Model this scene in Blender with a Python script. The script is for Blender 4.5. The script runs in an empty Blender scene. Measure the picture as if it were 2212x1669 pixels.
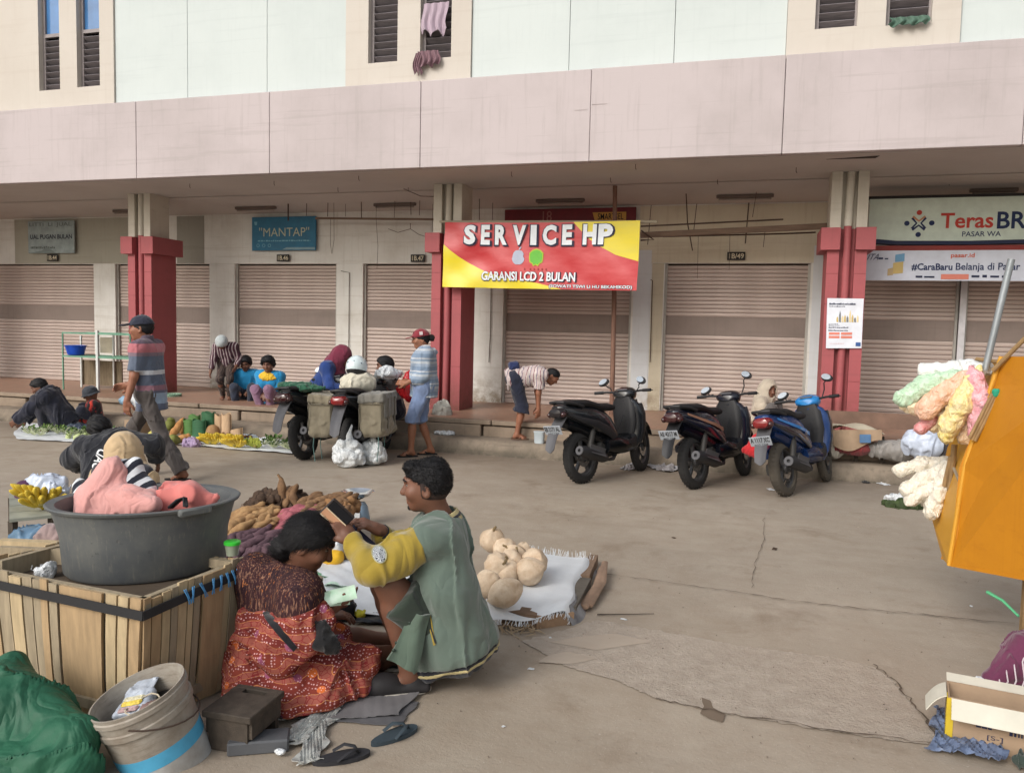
import bpy,math,random
import numpy as np
from mathutils import Vector,Matrix
random.seed(7)
rng=np.random.default_rng(7)
sc=bpy.context.scene
COL=sc.collection
PI=math.pi
R=math.radians
FPX,YAW,PITCH,ROLL,CAMZ=1729.7,0.29075,0.07331,-0.02281,1.60
_cy,_sy=math.cos(YAW),math.sin(YAW)
_F=Vector((-_sy*math.cos(PITCH),_cy*math.cos(PITCH),-math.sin(PITCH)))
_R0=Vector((_cy,_sy,0));_D0=_F.cross(_R0)
_r=_R0*math.cos(ROLL)+_D0*math.sin(ROLL)
_d=_D0*math.cos(ROLL)-_R0*math.sin(ROLL)
cam=bpy.data.cameras.new('camera');camo=bpy.data.objects.new('camera',cam);COL.objects.link(camo)
m3=Matrix((_r,-_d,-_F)).transposed()
camo.matrix_world=Matrix.Translation((0,0,CAMZ))@m3 .to_4x4()
cam.sensor_width=36;cam.sensor_fit='HORIZONTAL';cam.lens=FPX/2212*36
cam.clip_start=0.05;cam.clip_end=600
sc.camera=camo
w=bpy.data.worlds.new('World');sc.world=w;w.use_nodes=True
nt=w.node_tree;nt.nodes.clear()
sky=nt.nodes.new('ShaderNodeTexSky');sky.sky_type='NISHITA';sky.sun_disc=False
SUN_EL,SUN_AZ=R(34),R(-155)
sky.sun_elevation=SUN_EL;sky.sun_rotation=SUN_AZ
sky.air_density=1.6;sky.dust_density=4.0;sky.ozone_density=1.0
hs=nt.nodes.new('ShaderNodeHueSaturation');hs.inputs['Saturation'].default_value=0.42
bg=nt.nodes.new('ShaderNodeBackground');bg.inputs[1].default_value=0.15
wo=nt.nodes.new('ShaderNodeOutputWorld')
nt.links.new(sky.outputs[0],hs.inputs['Color']);nt.links.new(hs.outputs[0],bg.inputs[0]);nt.links.new(bg.outputs[0],wo.inputs[0])
sl=bpy.data.lights.new('sun','SUN');sl.energy=1.25;sl.angle=R(26);sl.color=(1.0,.985,.965)
so=bpy.data.objects.new('sun',sl);COL.objects.link(so)
_sd=Vector((math.sin(SUN_AZ)*math.cos(SUN_EL),math.cos(SUN_AZ)*math.cos(SUN_EL),math.sin(SUN_EL)))
so.rotation_euler=_sd.to_track_quat('Z','Y').to_euler()
sc.view_settings.view_transform='Standard';sc.view_settings.look='None'
sc.view_settings.gamma=1.0;sc.view_settings.use_curve_mapping=False
sc.view_settings.exposure=0.08
def _ray(px,py):
 return _r*(px-1106)+_d*(py-834.5)+_F*FPX
def G(px,py,z=0.0):
 r=_ray(px,py);return r*((z-CAMZ)/r.z)+Vector((0,0,CAMZ))
def P(px,py,Y):
 r=_ray(px,py);return r*(Y/r.y)+Vector((0,0,CAMZ))
def V(*a):return Vector(a)
MATS={}
class NT:
 def __init__(s,name):
  s.m=bpy.data.materials.new(name);s.m.use_nodes=True;s.t=s.m.node_tree
  s.b=s.t.nodes['Principled BSDF'];s.o=s.t.nodes['Material Output']
  s.tc=s.n('ShaderNodeTexCoord')
 def n(s,k,**kw):
  nd=s.t.nodes.new(k)
  for a,v in kw.items():setattr(nd,a,v)
  return nd
 def l(s,a,b):s.t.links.new(a,b)
 def co(s,scale=None,src='Object',rot=None,loc=None):
  o=s.tc.outputs[src]
  if scale is None:return o
  mp=s.n('ShaderNodeMapping');s.l(o,mp.inputs[0]);mp.inputs['Scale'].default_value=scale
  if rot:mp.inputs['Rotation'].default_value=rot
  if loc:mp.inputs['Location'].default_value=loc
  return mp.outputs[0]
 def noise(s,scale,det=4,rough=.55,co=None,dist=0):
  nd=s.n('ShaderNodeTexNoise');s.l(co if co else s.co(),nd.inputs['Vector'])
  nd.inputs['Scale'].default_value=scale;nd.inputs['Detail'].default_value=det
  nd.inputs['Roughness'].default_value=rough;nd.inputs['Distortion'].default_value=dist
  return nd.outputs['Fac']
 def ramp(s,fac,stops,const=False):
  nd=s.n('ShaderNodeValToRGB');s.l(fac,nd.inputs[0]);e=nd.color_ramp.elements
  if const:nd.color_ramp.interpolation='CONSTANT'
  while len(e)>1:e.remove(e[0])
  e[0].position=stops[0][0];e[0].color=(*stops[0][1],1)
  for p_,c in stops[1:]:
   x=e.new(p_);x.color=(*c,1)
  return nd.outputs[0]
 def rng(s,fac,a,b,c=0,d=1):
  nd=s.n('ShaderNodeMapRange');s.l(fac,nd.inputs[0])
  for i,v in enumerate((a,b,c,d)):nd.inputs[i+1].default_value=v
  return nd.outputs[0]
 def mix(s,fac,a,b,mode='MIX'):
  nd=s.n('ShaderNodeMix',data_type='RGBA',blend_type=mode)
  for sock,v in((nd.inputs[0],fac),(nd.inputs[6],a),(nd.inputs[7],b)):
   if isinstance(v,(int,float)):sock.default_value=v
   elif isinstance(v,tuple):sock.default_value=(*v,1)if len(v)==3 else v
   else:s.l(v,sock)
  return nd.outputs[2]
 def math(s,op,a,b=None):
  nd=s.n('ShaderNodeMath',operation=op)
  for i,v in enumerate((a,b)):
   if v is None:continue
   if isinstance(v,(int,float)):nd.inputs[i].default_value=v
   else:s.l(v,nd.inputs[i])
  return nd.outputs[0]
 def col(s,c):
  if isinstance(c,tuple):s.b.inputs['Base Color'].default_value=(*c,1)
  else:s.l(c,s.b.inputs['Base Color'])
 def bump(s,h,strength=.3,dist=.01):
  nd=s.n('ShaderNodeBump');nd.inputs['Strength'].default_value=strength;nd.inputs['Distance'].default_value=dist
  s.l(h,nd.inputs['Height']);s.l(nd.outputs[0],s.b.inputs['Normal'])
 def sep(s,src='Object'):
  nd=s.n('ShaderNodeSeparateXYZ');s.l(s.co(src=src),nd.inputs[0]);return nd.outputs
def srgb(r,g,b):
 f=lambda c:(c/255/12.92)if c<=10.31 else((c/255+.055)/1.055)**2.4
 return(f(r),f(g),f(b))
def sh(c,k):return tuple(max(0,min(1,x*k))for x in c)
def mat(name,c,rough=.75,var=.18,scale=6,bump=.25,bscale=60,metal=0,coat=0,c2=None,sheen=0,stretch=None,trans=0,alpha=1,spec=.4,dist=.004,wrk=0,wd=.02):
 """cloth, paint, skin, plastic: two-tone noise over a base colour plus fine relief"""
 if name in MATS:return MATS[name]
 t=NT(name)
 co=t.co(stretch)if stretch else None
 n1=t.noise(scale,5,.6,co)
 a=c2 if c2 else sh(c,1-var)
 t.col(t.mix(t.rng(n1,.32,.68),a,sh(c,1+var*.6)if not c2 else c))
 n2=t.noise(bscale,3,.6,co)
 if wrk:
  rd=t.math('ABSOLUTE',t.math('SUBTRACT',t.noise(wrk,2.5 if wrk<10 else 4,.5,t.co((1,1,.7)),.6),.5));t.bump(t.math('ADD',t.rng(rd,0,.22),t.math('MULTIPLY',n2,.10)),.42 if wrk<10 else .5,wd)
 elif bump:t.bump(n2,bump,dist)
 t.l(t.rng(n1,.3,.7,max(0,rough-.08),min(1,rough+.08)),t.b.inputs['Roughness'])
 t.b.inputs['Metallic'].default_value=metal;t.b.inputs['Coat Weight'].default_value=coat
 t.b.inputs['Specular IOR Level'].default_value=spec
 if sheen:t.b.inputs['Sheen Weight'].default_value=sheen
 if trans:t.b.inputs['Transmission Weight'].default_value=trans
 if alpha<1:t.b.inputs['Alpha'].default_value=alpha
 MATS[name]=t.m
 return t.m
def fast_mesh(name,v,quads=None,tris=None,smooth=True):
 me=bpy.data.meshes.new(name)
 v=np.asarray(v,np.float32).reshape(-1,3)
 q=np.zeros((0,4),np.int32)if quads is None else np.asarray(quads,np.int32).reshape(-1,4)
 t=np.zeros((0,3),np.int32)if tris is None else np.asarray(tris,np.int32).reshape(-1,3)
 me.vertices.add(len(v));me.vertices.foreach_set('co',v.ravel())
 nl=q.size+t.size;me.loops.add(nl)
 me.loops.foreach_set('vertex_index',np.concatenate([q.ravel(),t.ravel()]))
 n=len(q)+len(t);me.polygons.add(n)
 st=np.concatenate([np.arange(len(q))*4,q.size+np.arange(len(t))*3]).astype(np.int32)
 me.polygons.foreach_set('loop_start',st)
 me.polygons.foreach_set('use_smooth',np.full(n,smooth))
 me.update(calc_edges=True);me.validate()
 return me
def link(name,me,m=None,parent=None,loc=None,rot=None,scale=None):
 o=bpy.data.objects.new(name,me);COL.objects.link(o)
 if m is not None and me is not None and not me.materials:me.materials.append(m)
 if parent is not None:o.parent=parent
 if loc is not None:o.location=loc
 if rot is not None:o.rotation_euler=rot
 if scale is not None:o.scale=scale if not isinstance(scale,(int,float))else(scale,)*3
 return o
def tag(o,label=None,cat=None,group=None,kind=None):
 if label:o['label']=label
 if cat:o['category']=cat
 if group:o['group']=group
 if kind:o['kind']=kind
 return o
def thing(name,label,cat,loc=(0,0,0),rotz=0,group=None):
 o=bpy.data.objects.new(name,None);COL.objects.link(o);o.location=loc;o.rotation_euler=(0,0,rotz)
 o.empty_display_size=.1
 return tag(o,label,cat,group)
def dup(o,parent=None,**kw):
 c=o.copy();COL.objects.link(c)
 if parent is not None:c.parent=parent
 for k in list(o.children):dup(k,c)
 for a,v in kw.items():setattr(c,a,v)
 return c
def frame_of(d,up=None):
 d=Vector(d).normalized()
 up=Vector(up)if up is not None else(Vector((0,0,1))if abs(d.z)<.95 else Vector((1,0,0)))
 s=d.cross(up).normalized();u=s.cross(d).normalized()
 return d,s,u
def noise3(p,seed=0,f=1.0,n=4):
 """cheap smooth pseudo-noise on an (N,3) array"""
 r=np.random.default_rng(seed);p=np.asarray(p,np.float32)*f
 out=np.zeros(p.shape[:-1],np.float32);a=1.0
 for k in range(n):
  for j in range(3):
   d=r.normal(size=3);d/=np.linalg.norm(d)
   out+=a*np.sin((p*d.astype(np.float32)).sum(-1)*(1.7**k)*2+r.uniform(0,6.28)+1.3*out)
  a*=.55
 return out/3.5
class MB:
 def __init__(s):s.v=[];s.f=[]
 def add(s,v,f):
  b=len(s.v);s.v+=[tuple(x)for x in v];s.f+=[tuple(i+b for i in q)for q in f];return s
 def box(s,x0,x1,y0,y1,z0,z1,M=None,ch=0):
  if ch:
   c=V((x0+x1)/2,(y0+y1)/2,(z0+z1)/2);h=((x1-x0)/2,(y1-y0)/2,(z1-z0)/2)
   return s.rbox(c,h,ch,M)
  v=[V(x,y,z)for z in(z0,z1)for x,y in((x0,y0),(x1,y0),(x1,y1),(x0,y1))]
  if M:v=[M@p for p in v]
  return s.add(v,[(3,2,1,0),(4,5,6,7),(0,1,5,4),(1,2,6,5),(2,3,7,6),(3,0,4,7)])
 def rbox(s,c,h,ch,M=None):
  """chamfered box"""
  v=[];idx={}
  for sx in(-1,1):
   for sy in(-1,1):
    for sz in(-1,1):
     for ax in range(3):
      p=[c[0]+sx*(h[0]-(ch if ax!=0 else 0)),c[1]+sy*(h[1]-(ch if ax!=1 else 0)),c[2]+sz*(h[2]-(ch if ax!=2 else 0))]
      idx[(sx,sy,sz,ax)]=len(v);v.append(V(*p))
  f=[]
  for ax in range(3):
   o1,o2=[(1,2),(2,0),(0,1)][ax]
   for sg in(-1,1):
    q=[]
    for a,b in((-1,-1),(1,-1),(1,1),(-1,1)):
     k=[0,0,0];k[ax]=sg;k[o1]=a;k[o2]=b;q.append(idx[(*k,ax)])
    f.append(tuple(q if sg>0 else q[::-1]))
  for ax in range(3):
   o1,o2=[(1,2),(2,0),(0,1)][ax]
   for a in(-1,1):
    for b in(-1,1):
     def K(sg,face):
      k=[0,0,0];k[ax]=sg;k[o1]=a;k[o2]=b;return idx[(*k,face)]
     q=(K(-1,o1),K(1,o1),K(1,o2),K(-1,o2))
     f.append(q if a*b<0 else q[::-1])
  for sx in(-1,1):
   for sy in(-1,1):
    for sz in(-1,1):
     q=tuple(idx[(sx,sy,sz,a)]for a in range(3))
     f.append(q if sx*sy*sz>0 else q[::-1])
  if M:v=[M@p for p in v]
  return s.add(v,f)
 def bar(s,a,b,w,h,up=None):
  a,b=Vector(a),Vector(b);d,sd,u=frame_of(b-a,up)
  v=[p+sd*(i*w/2)+u*(j*h/2)for p in(a,b)for i,j in((-1,-1),(1,-1),(1,1),(-1,1))]
  return s.add(v,[(0,1,2,3),(7,6,5,4),(1,0,4,5),(2,1,5,6),(3,2,6,7),(0,3,7,4)])
 def tube(s,path,r,n=8,cap=True,sq=None):
  path=[Vector(p)for p in path];L=len(path);rs=r if isinstance(r,(list,tuple))else[r]*L
  v=[];up=None
  for i,p in enumerate(path):
   t=path[min(i+1,L-1)]-path[max(i-1,0)]
   d,sd,u=frame_of(t,up);up=u
   for k in range(n):
    a=2*PI*k/n
    v.append(p+(sd*math.cos(a)+u*math.sin(a)*(sq or 1))*rs[i])
  f=[(i*n+k,i*n+k+n,i*n+(k+1)%n+n,i*n+(k+1)%n)for i in range(L-1)for k in range(n)]
  if cap:f+=[tuple(range(n)),tuple(range(L*n-1,(L-1)*n-1,-1))]
  return s.add(v,f)
 def lathe(s,prof,n=24,M=None,closed=False,wob=None):
  v=[]
  for i,(r,z)in enumerate(prof):
   for k in range(n):
    a=2*PI*k/n;p=V(r*math.cos(a),r*math.sin(a),z)
    if wob:p=wob(p,a,i)
    v.append(M@p if M else p)
  L=len(prof);f=[]
  for i in range(L-1 if not closed else L):
   j=(i+1)%L
   for k in range(n):f.append((i*n+k,i*n+(k+1)%n,j*n+(k+1)%n,j*n+k))
  if not closed:
   if prof[0][0]>1e-5:f.append(tuple(range(n-1,-1,-1)))
   if prof[-1][0]>1e-5:f.append(tuple(range((L-1)*n,L*n)))
  return s.add(v,f)
 def ell(s,c,r,n=12,m=8,M=None):
  prof=[(max(1e-6,math.sin(PI*i/m)),-math.cos(PI*i/m))for i in range(m+1)]
  c=Vector(c);T=Matrix.Translation(c)@((M.to_4x4()if M else Matrix.Identity(4))@Matrix.Diagonal((r[0],r[1],r[2],1)))
  return s.lathe(prof,n,T)
 def loft(s,rings,caps=True):
  n=len(rings[0]);v=[p for rg in rings for p in rg];L=len(rings)
  f=[(i*n+k,i*n+(k+1)%n,(i+1)*n+(k+1)%n,(i+1)*n+k)for i in range(L-1)for k in range(n)]
  if caps:f+=[tuple(range(n-1,-1,-1)),tuple(range((L-1)*n,L*n))]
  return s.add(v,f)
 def prism(s,poly,a,b,ax='y'):
  """polygon of (u,w) extruded along an axis from a to b"""
  mk={'y':lambda u,w_,t:V(u,t,w_),'z':lambda u,w_,t:V(u,w_,t),'x':lambda u,w_,t:V(t,u,w_)}[ax]
  n=len(poly);v=[mk(u,w_,a)for u,w_ in poly]+[mk(u,w_,b)for u,w_ in poly]
  return s.add(v,[tuple(range(n)),tuple(range(2*n-1,n-1,-1))]+[(k,k+n,(k+1)%n+n,(k+1)%n)for k in range(n)])
 def sheet(s,fn,nu,nv,th=.004):
  """double-skinned sheet from fn(u,v)->Vector"""
  g=[[Vector(fn(i/nu,j/nv))for j in range(nv+1)]for i in range(nu+1)]
  v=[];W=nv+1
  for i in range(nu+1):
   for j in range(nv+1):
    du=g[min(i+1,nu)][j]-g[max(i-1,0)][j];dv=g[i][min(j+1,nv)]-g[i][max(j-1,0)]
    nn=du.cross(dv);nn=nn.normalized()if nn.length>1e-9 else V(0,0,1)
    v.append((g[i][j]+nn*th/2,g[i][j]-nn*th/2))
  N=len(v);vv=[a for a,b in v]+[b for a,b in v];f=[]
  for i in range(nu):
   for j in range(nv):
    a,b,c,d=i*W+j,(i+1)*W+j,(i+1)*W+j+1,i*W+j+1
    f.append((a,b,c,d));f.append((d+N,c+N,b+N,a+N))
  edge=[(i*W,(i+1)*W)for i in range(nu)]+[((i+1)*W+nv,i*W+nv)for i in range(nu)]+[(j+1,j)for j in range(nv)]+[(nu*W+j,nu*W+j+1)for j in range(nv)]
  f+=[(b,a,a+N,b+N)for a,b in edge]
  return s.add(vv,f)
 def mesh(s,name,smooth=False):
  me=bpy.data.meshes.new(name);me.from_pydata(s.v,[],s.f)
  if smooth:me.polygons.foreach_set('use_smooth',[True]*len(me.polygons))
  me.update();return me
 def build(s,name,m,parent=None,smooth=False,loc=None,rot=None,fix=True):
  me=s.mesh(name,smooth)
  if fix:fixn(me)
  if smooth and smooth!='all':sharp(me)
  return link(name,me,m,parent,loc,rot)
def fixn(me):
 import bmesh
 b=bmesh.new();b.from_mesh(me);bmesh.ops.recalc_face_normals(b,faces=b.faces);b.to_mesh(me);b.free()
def sharp(me,ang=42):
 try:me.set_sharp_from_angle(angle=R(ang))
 except Exception:pass
def ring(c,a,b,ra,rb,n=16,e=2.0):
 """superellipse ring in the plane of unit vectors a,b"""
 out=[]
 for k in range(n):
  t=2*PI*k/n;ct,st=math.cos(t),math.sin(t)
  out.append(Vector(c)+Vector(a)*(ra*math.copysign(abs(ct)**(2/e),ct))+Vector(b)*(rb*math.copysign(abs(st)**(2/e),st)))
 return out
class SDF:
 def __init__(s):s.p=[]
 def rc(s,a,b,ra,rb=None,k=.02,clip=None,sub=False):
  rb=ra if rb is None else rb;a=np.array(a,np.float32);b=np.array(b,np.float32);m=max(ra,rb)
  def fn(q):
   ab=b-a;l2=max(float(ab@ab),1e-9)
   t=np.clip(((q-a)@ab)/l2,0,1)
   return np.linalg.norm(q-a-t[...,None]*ab,axis=-1)-(ra+(rb-ra)*t)
  s.p.append((fn,np.minimum(a,b)-m,np.maximum(a,b)+m,k,clip,sub));return s
 def el(s,c,r,M=None,k=.02,clip=None,sub=False):
  c=np.array(c,np.float32);r=np.array(r,np.float32)
  A=np.eye(3,dtype=np.float32)if M is None else np.array(M.to_3x3(),np.float32)
  def fn(q):
   l=(q-c)@A
   k0=np.linalg.norm(l/r,axis=-1);k1=np.linalg.norm(l/(r*r),axis=-1)
   return k0*(k0-1)/np.maximum(k1,1e-6)
  e=np.sqrt((A*A)@(r*r))
  s.p.append((fn,c-e,c+e,k,clip,sub));return s
 def bx(s,c,h,M=None,rd=.01,k=.01,clip=None,sub=False):
  c=np.array(c,np.float32);h=np.array(h,np.float32)-rd
  A=np.eye(3,dtype=np.float32)if M is None else np.array(M.to_3x3(),np.float32)
  def fn(q):
   l=np.abs((q-c)@A)-h
   return np.linalg.norm(np.maximum(l,0),axis=-1)+np.minimum(l.max(-1),0)-rd
  e=np.abs(A)@(h+rd)
  s.p.append((fn,c-e,c+e,k,clip,sub));return s
 def mesh(s,name,cell=.008,disp=None,cut=None,smooth=True):
  lo=np.min([p[1]for p in s.p if not p[5]],0)-3*cell-.012;hi=np.max([p[2]for p in s.p if not p[5]],0)+3*cell+.012
  n=np.ceil((hi-lo)/cell).astype(int)+1
  F=np.full(n,.3,np.float32)
  ax=[lo[i]+np.arange(n[i],dtype=np.float32)*cell for i in range(3)]
  for fn,a,b,k,clip,sub in s.p:
   m=.05+k
   i0=np.maximum(np.floor((a-m-lo)/cell).astype(int),0);i1=np.minimum(np.ceil((b+m-lo)/cell).astype(int)+1,n)
   if(i1<=i0).any():continue
   q=np.stack(np.meshgrid(*[ax[i][i0[i]:i1[i]]for i in range(3)],indexing='ij'),-1)
   d=fn(q).astype(np.float32)
   if clip is not None:
    for cp,cn in(clip if isinstance(clip,list)else[clip]):
     cn=np.array(Vector(cn).normalized(),np.float32);d=np.maximum(d,(q-np.array(cp,np.float32))@cn)
   S=F[i0[0]:i1[0],i0[1]:i1[1],i0[2]:i1[2]]
   if sub:
    h=np.clip(.5-.5*(S+d)/k,0,1);S[...]=S*(1-h)-d*h+k*h*(1-h)
   else:
    h=np.clip(.5+.5*(S-d)/k,0,1);S[...]=S*(1-h)+d*h-k*h*(1-h)
  near=np.abs(F)<.035
  if disp is not None or cut is not None:
   I=np.argwhere(near);q=lo+I.astype(np.float32)*cell
   if disp is not None:F[near]+=disp(q)
  if cut is not None:
   q=np.stack(np.meshgrid(*ax,indexing='ij'),-1)
   for cp,cn in cut:
    cn=np.array(Vector(cn).normalized(),np.float32);F=np.maximum(F,(q-np.array(cp,np.float32))@cn)
  F[0]=F[-1]=.05;F[:,0]=F[:,-1]=.05;F[:,:,0]=F[:,:,-1]=.05
  v,f=nets(F,lo,cell)
  return fast_mesh(name,v,f,smooth=smooth)
 def build(s,name,m,parent=None,cell=.008,disp=None,cut=None):
  return link(name,s.mesh(name,cell,disp,cut),m,parent)
def nets(F,lo,h):
 s=F<0
 c=np.zeros(np.array(F.shape)-1,np.int8)
 C8=[(x,y,z)for x in(0,1)for y in(0,1)for z in(0,1)]
 nx,ny,nz=c.shape
 for x,y,z in C8:c+=s[x:x+nx,y:y+ny,z:z+nz]
 act=(c>0)&(c<8);I=np.argwhere(act);N=len(I)
 idx=np.full(act.shape,-1,np.int32);idx[act]=np.arange(N)
 vals=[F[I[:,0]+x,I[:,1]+y,I[:,2]+z]for x,y,z in C8]
 acc=np.zeros((N,3),np.float32);cnt=np.zeros(N,np.float32)
 for a in range(8):
  for b in range(a+1,8):
   if sum(abs(C8[a][i]-C8[b][i])for i in range(3))!=1:continue
   va,vb=vals[a],vals[b];m=(va<0)!=(vb<0)
   t=va[m]/(va[m]-vb[m])
   ca=np.array(C8[a],np.float32);cb=np.array(C8[b],np.float32)
   acc[m]+=ca+(cb-ca)*t[:,None];cnt[m]+=1
 v=lo+(I+acc/np.maximum(cnt,1)[:,None])*h
 fs=[]
 for ax in range(3):
  S=np.moveaxis(s,ax,0);ID=np.moveaxis(idx,ax,0)
  E=S[:-1,1:-1,1:-1]!=S[1:,1:-1,1:-1]
  J=np.argwhere(E);i,j,k=J[:,0],J[:,1],J[:,2]
  q=np.stack([ID[i,j,k],ID[i,j+1,k],ID[i,j+1,k+1],ID[i,j,k+1]],1)
  neg=S[:-1,1:-1,1:-1][E]
  if ax==1:neg=~neg
  q=np.where((neg)[:,None],q,q[:,::-1]);q=q if ax!=1 else q
  fs.append(q)
 f=np.concatenate(fs);f=f[(f>=0).all(1)]
 return v,f
def folds(amp=.006,f=14,seed=1,st=(1,1,1)):
 stn=np.array(st,np.float32)
 def fn(q):
  n=noise3(q*stn,seed,f,3);r=noise3(q*stn,seed+40,f*.8,2)
  return amp*(.7*n-1.5*np.exp(-(r/.16)**2)+.35)
 return fn
def text_data(s,offset=0.0,space=1.0):
 cu=bpy.data.curves.new('lettering','FONT');cu.body=s;cu.align_x='LEFT';cu.offset=offset;cu.space_character=space
 cu.resolution_u=3;cu.fill_mode='FRONT'
 o=bpy.data.objects.new('lettering',cu);COL.objects.link(o)
 bpy.context.view_layer.update()
 me=o.to_mesh();v=np.array([x.co[:2]for x in me.vertices]);f=[tuple(p.vertices)for p in me.polygons]
 o.to_mesh_clear();bpy.data.objects.remove(o);bpy.data.curves.remove(cu)
 v=(v-v.min(0))/(v.max(0)-v.min(0));return v,f
def lettering(s,fn,m,parent,u0,u1,v0,v1,offset=0.0,space=1.0,name='lettering',slant=0):
 """text stretched over the (u0..u1, v0..v1) window of the surface fn(u,v)"""
 v,f=text_data(s,offset,space)
 mb=MB();mb.add([fn(u0+(u1-u0)*(a+slant*b),v0+(v1-v0)*b)for a,b in v],f)
 return mb.build(name,m,parent,fix=False)
def flat(x0,x1,z0,z1,Y):
 return lambda u,v:V(x0+(x1-x0)*u,Y,z0+(z1-z0)*v)
def patch(poly,fn,m,parent,name='print'):
 mb=MB();mb.add([fn(u,v)for u,v in poly],[tuple(range(len(poly)))]);return mb.build(name,m,parent,fix=False)
def m_road():
 t=NT('road_concrete');co=t.co()
 big=t.noise(.55,6,.6);mid=t.noise(3.5,6,.65);fine=t.noise(55,5,.7);wide=t.noise(.16,3,.5)
 c=t.mix(t.rng(big,.3,.7),srgb(151,139,124),srgb(175,163,148))
 c=t.mix(t.rng(mid,.35,.75,0,.45),c,srgb(134,115,96))
 c=t.mix(t.rng(wide,.4,.65,0,.55),c,srgb(160,151,141))
 c=t.mix(t.rng(t.noise(1.7,6,.7,None,.4),.55,.68,0,.5),c,srgb(122,105,88))
 c=t.mix(t.rng(t.noise(.9,5,.7,t.co(loc=(4,7,0),scale=(1,1,1))),.56,.66,0,.4),c,srgb(180,168,154))
 sp=t.noise(130,3,.8)
 c=t.mix(t.rng(sp,.60,.72,0,.5),c,srgb(96,88,80))
 c=t.mix(t.rng(t.noise(90,2,.5),.66,.72,0,.45),c,srgb(196,188,176))
 st=t.noise(6,4,.6,t.co((.12,1.2,1)))
 c=t.mix(t.rng(st,.52,.72,0,.16),c,srgb(118,104,90))
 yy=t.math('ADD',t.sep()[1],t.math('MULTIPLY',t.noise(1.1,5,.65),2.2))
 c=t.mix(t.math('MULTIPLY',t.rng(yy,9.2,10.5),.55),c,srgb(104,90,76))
 t.col(c)
 h=t.math('ADD',t.math('MULTIPLY',fine,.6),t.math('MULTIPLY',mid,1.2))
 t.bump(h,.45,.012);t.l(t.rng(mid,.3,.7,.62,.9),t.b.inputs['Roughness'])
 t.b.inputs['Specular IOR Level'].default_value=.35
 return t.m
def m_patch():
 t=NT('rough_concrete')
 mid=t.noise(9,7,.7);fine=t.noise(60,5,.75);big=t.noise(1.5,4,.6)
 c=t.mix(t.rng(mid,.3,.7),srgb(160,147,133),srgb(188,176,163))
 c=t.mix(t.rng(big,.35,.65,0,.5),c,srgb(170,156,142))
 c=t.mix(t.rng(t.noise(45,4,.7),.6,.7,0,.4),c,srgb(190,182,173))
 t.col(c);t.bump(t.math('ADD',fine,t.math('MULTIPLY',mid,1.5)),.8,.015)
 t.b.inputs['Roughness'].default_value=.9
 return t.m
def m_stained(name,c,stain,amt=.35,streak=True,scale=1.2,rough=.8,base=None):
 t=NT(name)
 n=t.noise(scale,6,.62);f=t.noise(14,4,.6)
 k=t.mix(t.rng(n,.42,.74,0,amt),c,stain)
 if streak:
  st=t.noise(4,5,.65,t.co((5,5,.25)))
  k=t.mix(t.rng(st,.54,.78,0,amt*.8),k,stain)
 k=t.mix(t.rng(f,.35,.7,0,.12),k,sh(c,1.08))
 if streak:k=t.mix(t.rng(t.noise(1.6,6,.7,t.co((.25,3,7))),.56,.62,0,amt*.45),k,stain)
 if base:
  z=t.sep()[2]
  k=t.mix(t.math('MULTIPLY',t.rng(z,base[0],base[1],1,0),t.rng(t.noise(7,5,.7),.3,.6)),k,base[2])
 t.col(k);t.bump(t.math('ADD',f,t.noise(70,3,.6)),.18,.004);t.b.inputs['Roughness'].default_value=rough
 t.b.inputs['Specular IOR Level'].default_value=.3
 return t.m
M_ROAD=m_road();M_PATCH=m_patch()
M_KERB=m_stained('kerb_concrete',srgb(142,129,114),srgb(84,77,68),.8,True,3,.9,base=(0.01,.13,srgb(86,80,70)))
M_STEP=m_stained('step_concrete',srgb(150,134,118),srgb(104,92,80),.6,True,3,.9)
M_PINK=m_stained('fascia_paint',srgb(191,181,182),srgb(160,151,150),.6,True,.7,.75)
M_MINT=m_stained('mint_paint',srgb(203,211,210),srgb(184,193,193),.45,True,.8,.75)
M_CREAM=m_stained('cream_paint',srgb(203,196,187),srgb(182,171,160),.35,True,1.0,.75)
M_WALL=m_stained('shop_wall_paint',srgb(222,222,218),srgb(164,156,142),.45,True,1.3,.8,base=(.4,1.0,srgb(142,128,110)))
M_SOFFIT=m_stained('soffit_paint',srgb(192,187,183),srgb(160,154,150),.4,False,.8,.9)
M_RED=m_stained('red_column_paint',srgb(166,88,92),srgb(128,76,78),.4,True,2,.6,base=(.38,.95,srgb(120,74,66)))
M_UPCOL=m_stained('upper_column_paint',srgb(200,194,182),srgb(160,150,134),.4,True,1.5,.75)
M_DARKGAP=mat('gap_shadow_filler',srgb(60,54,50),.9)
def m_tile():
 t=NT('terracotta_tile')
 br=t.n('ShaderNodeTexBrick');t.l(t.co((2.5,2.5,2.5)),br.inputs[0]);br.offset=0;br.inputs['Mortar Size'].default_value=.012
 br.inputs['Brick Width'].default_value=1;br.inputs['Row Height'].default_value=1
 br.inputs['Color1'].default_value=(*srgb(164,126,104),1);br.inputs['Color2'].default_value=(*srgb(152,116,96),1);br.inputs['Mortar'].default_value=(*srgb(110,88,74),1)
 c=t.mix(t.rng(t.noise(2.5,6,.65),.42,.68,0,.5),br.outputs[0],srgb(140,122,108))
 t.col(c);t.b.inputs['Roughness'].default_value=.42;t.bump(br.outputs['Fac'],-.2,.003)
 return t.m
M_TILE=m_tile()
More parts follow.
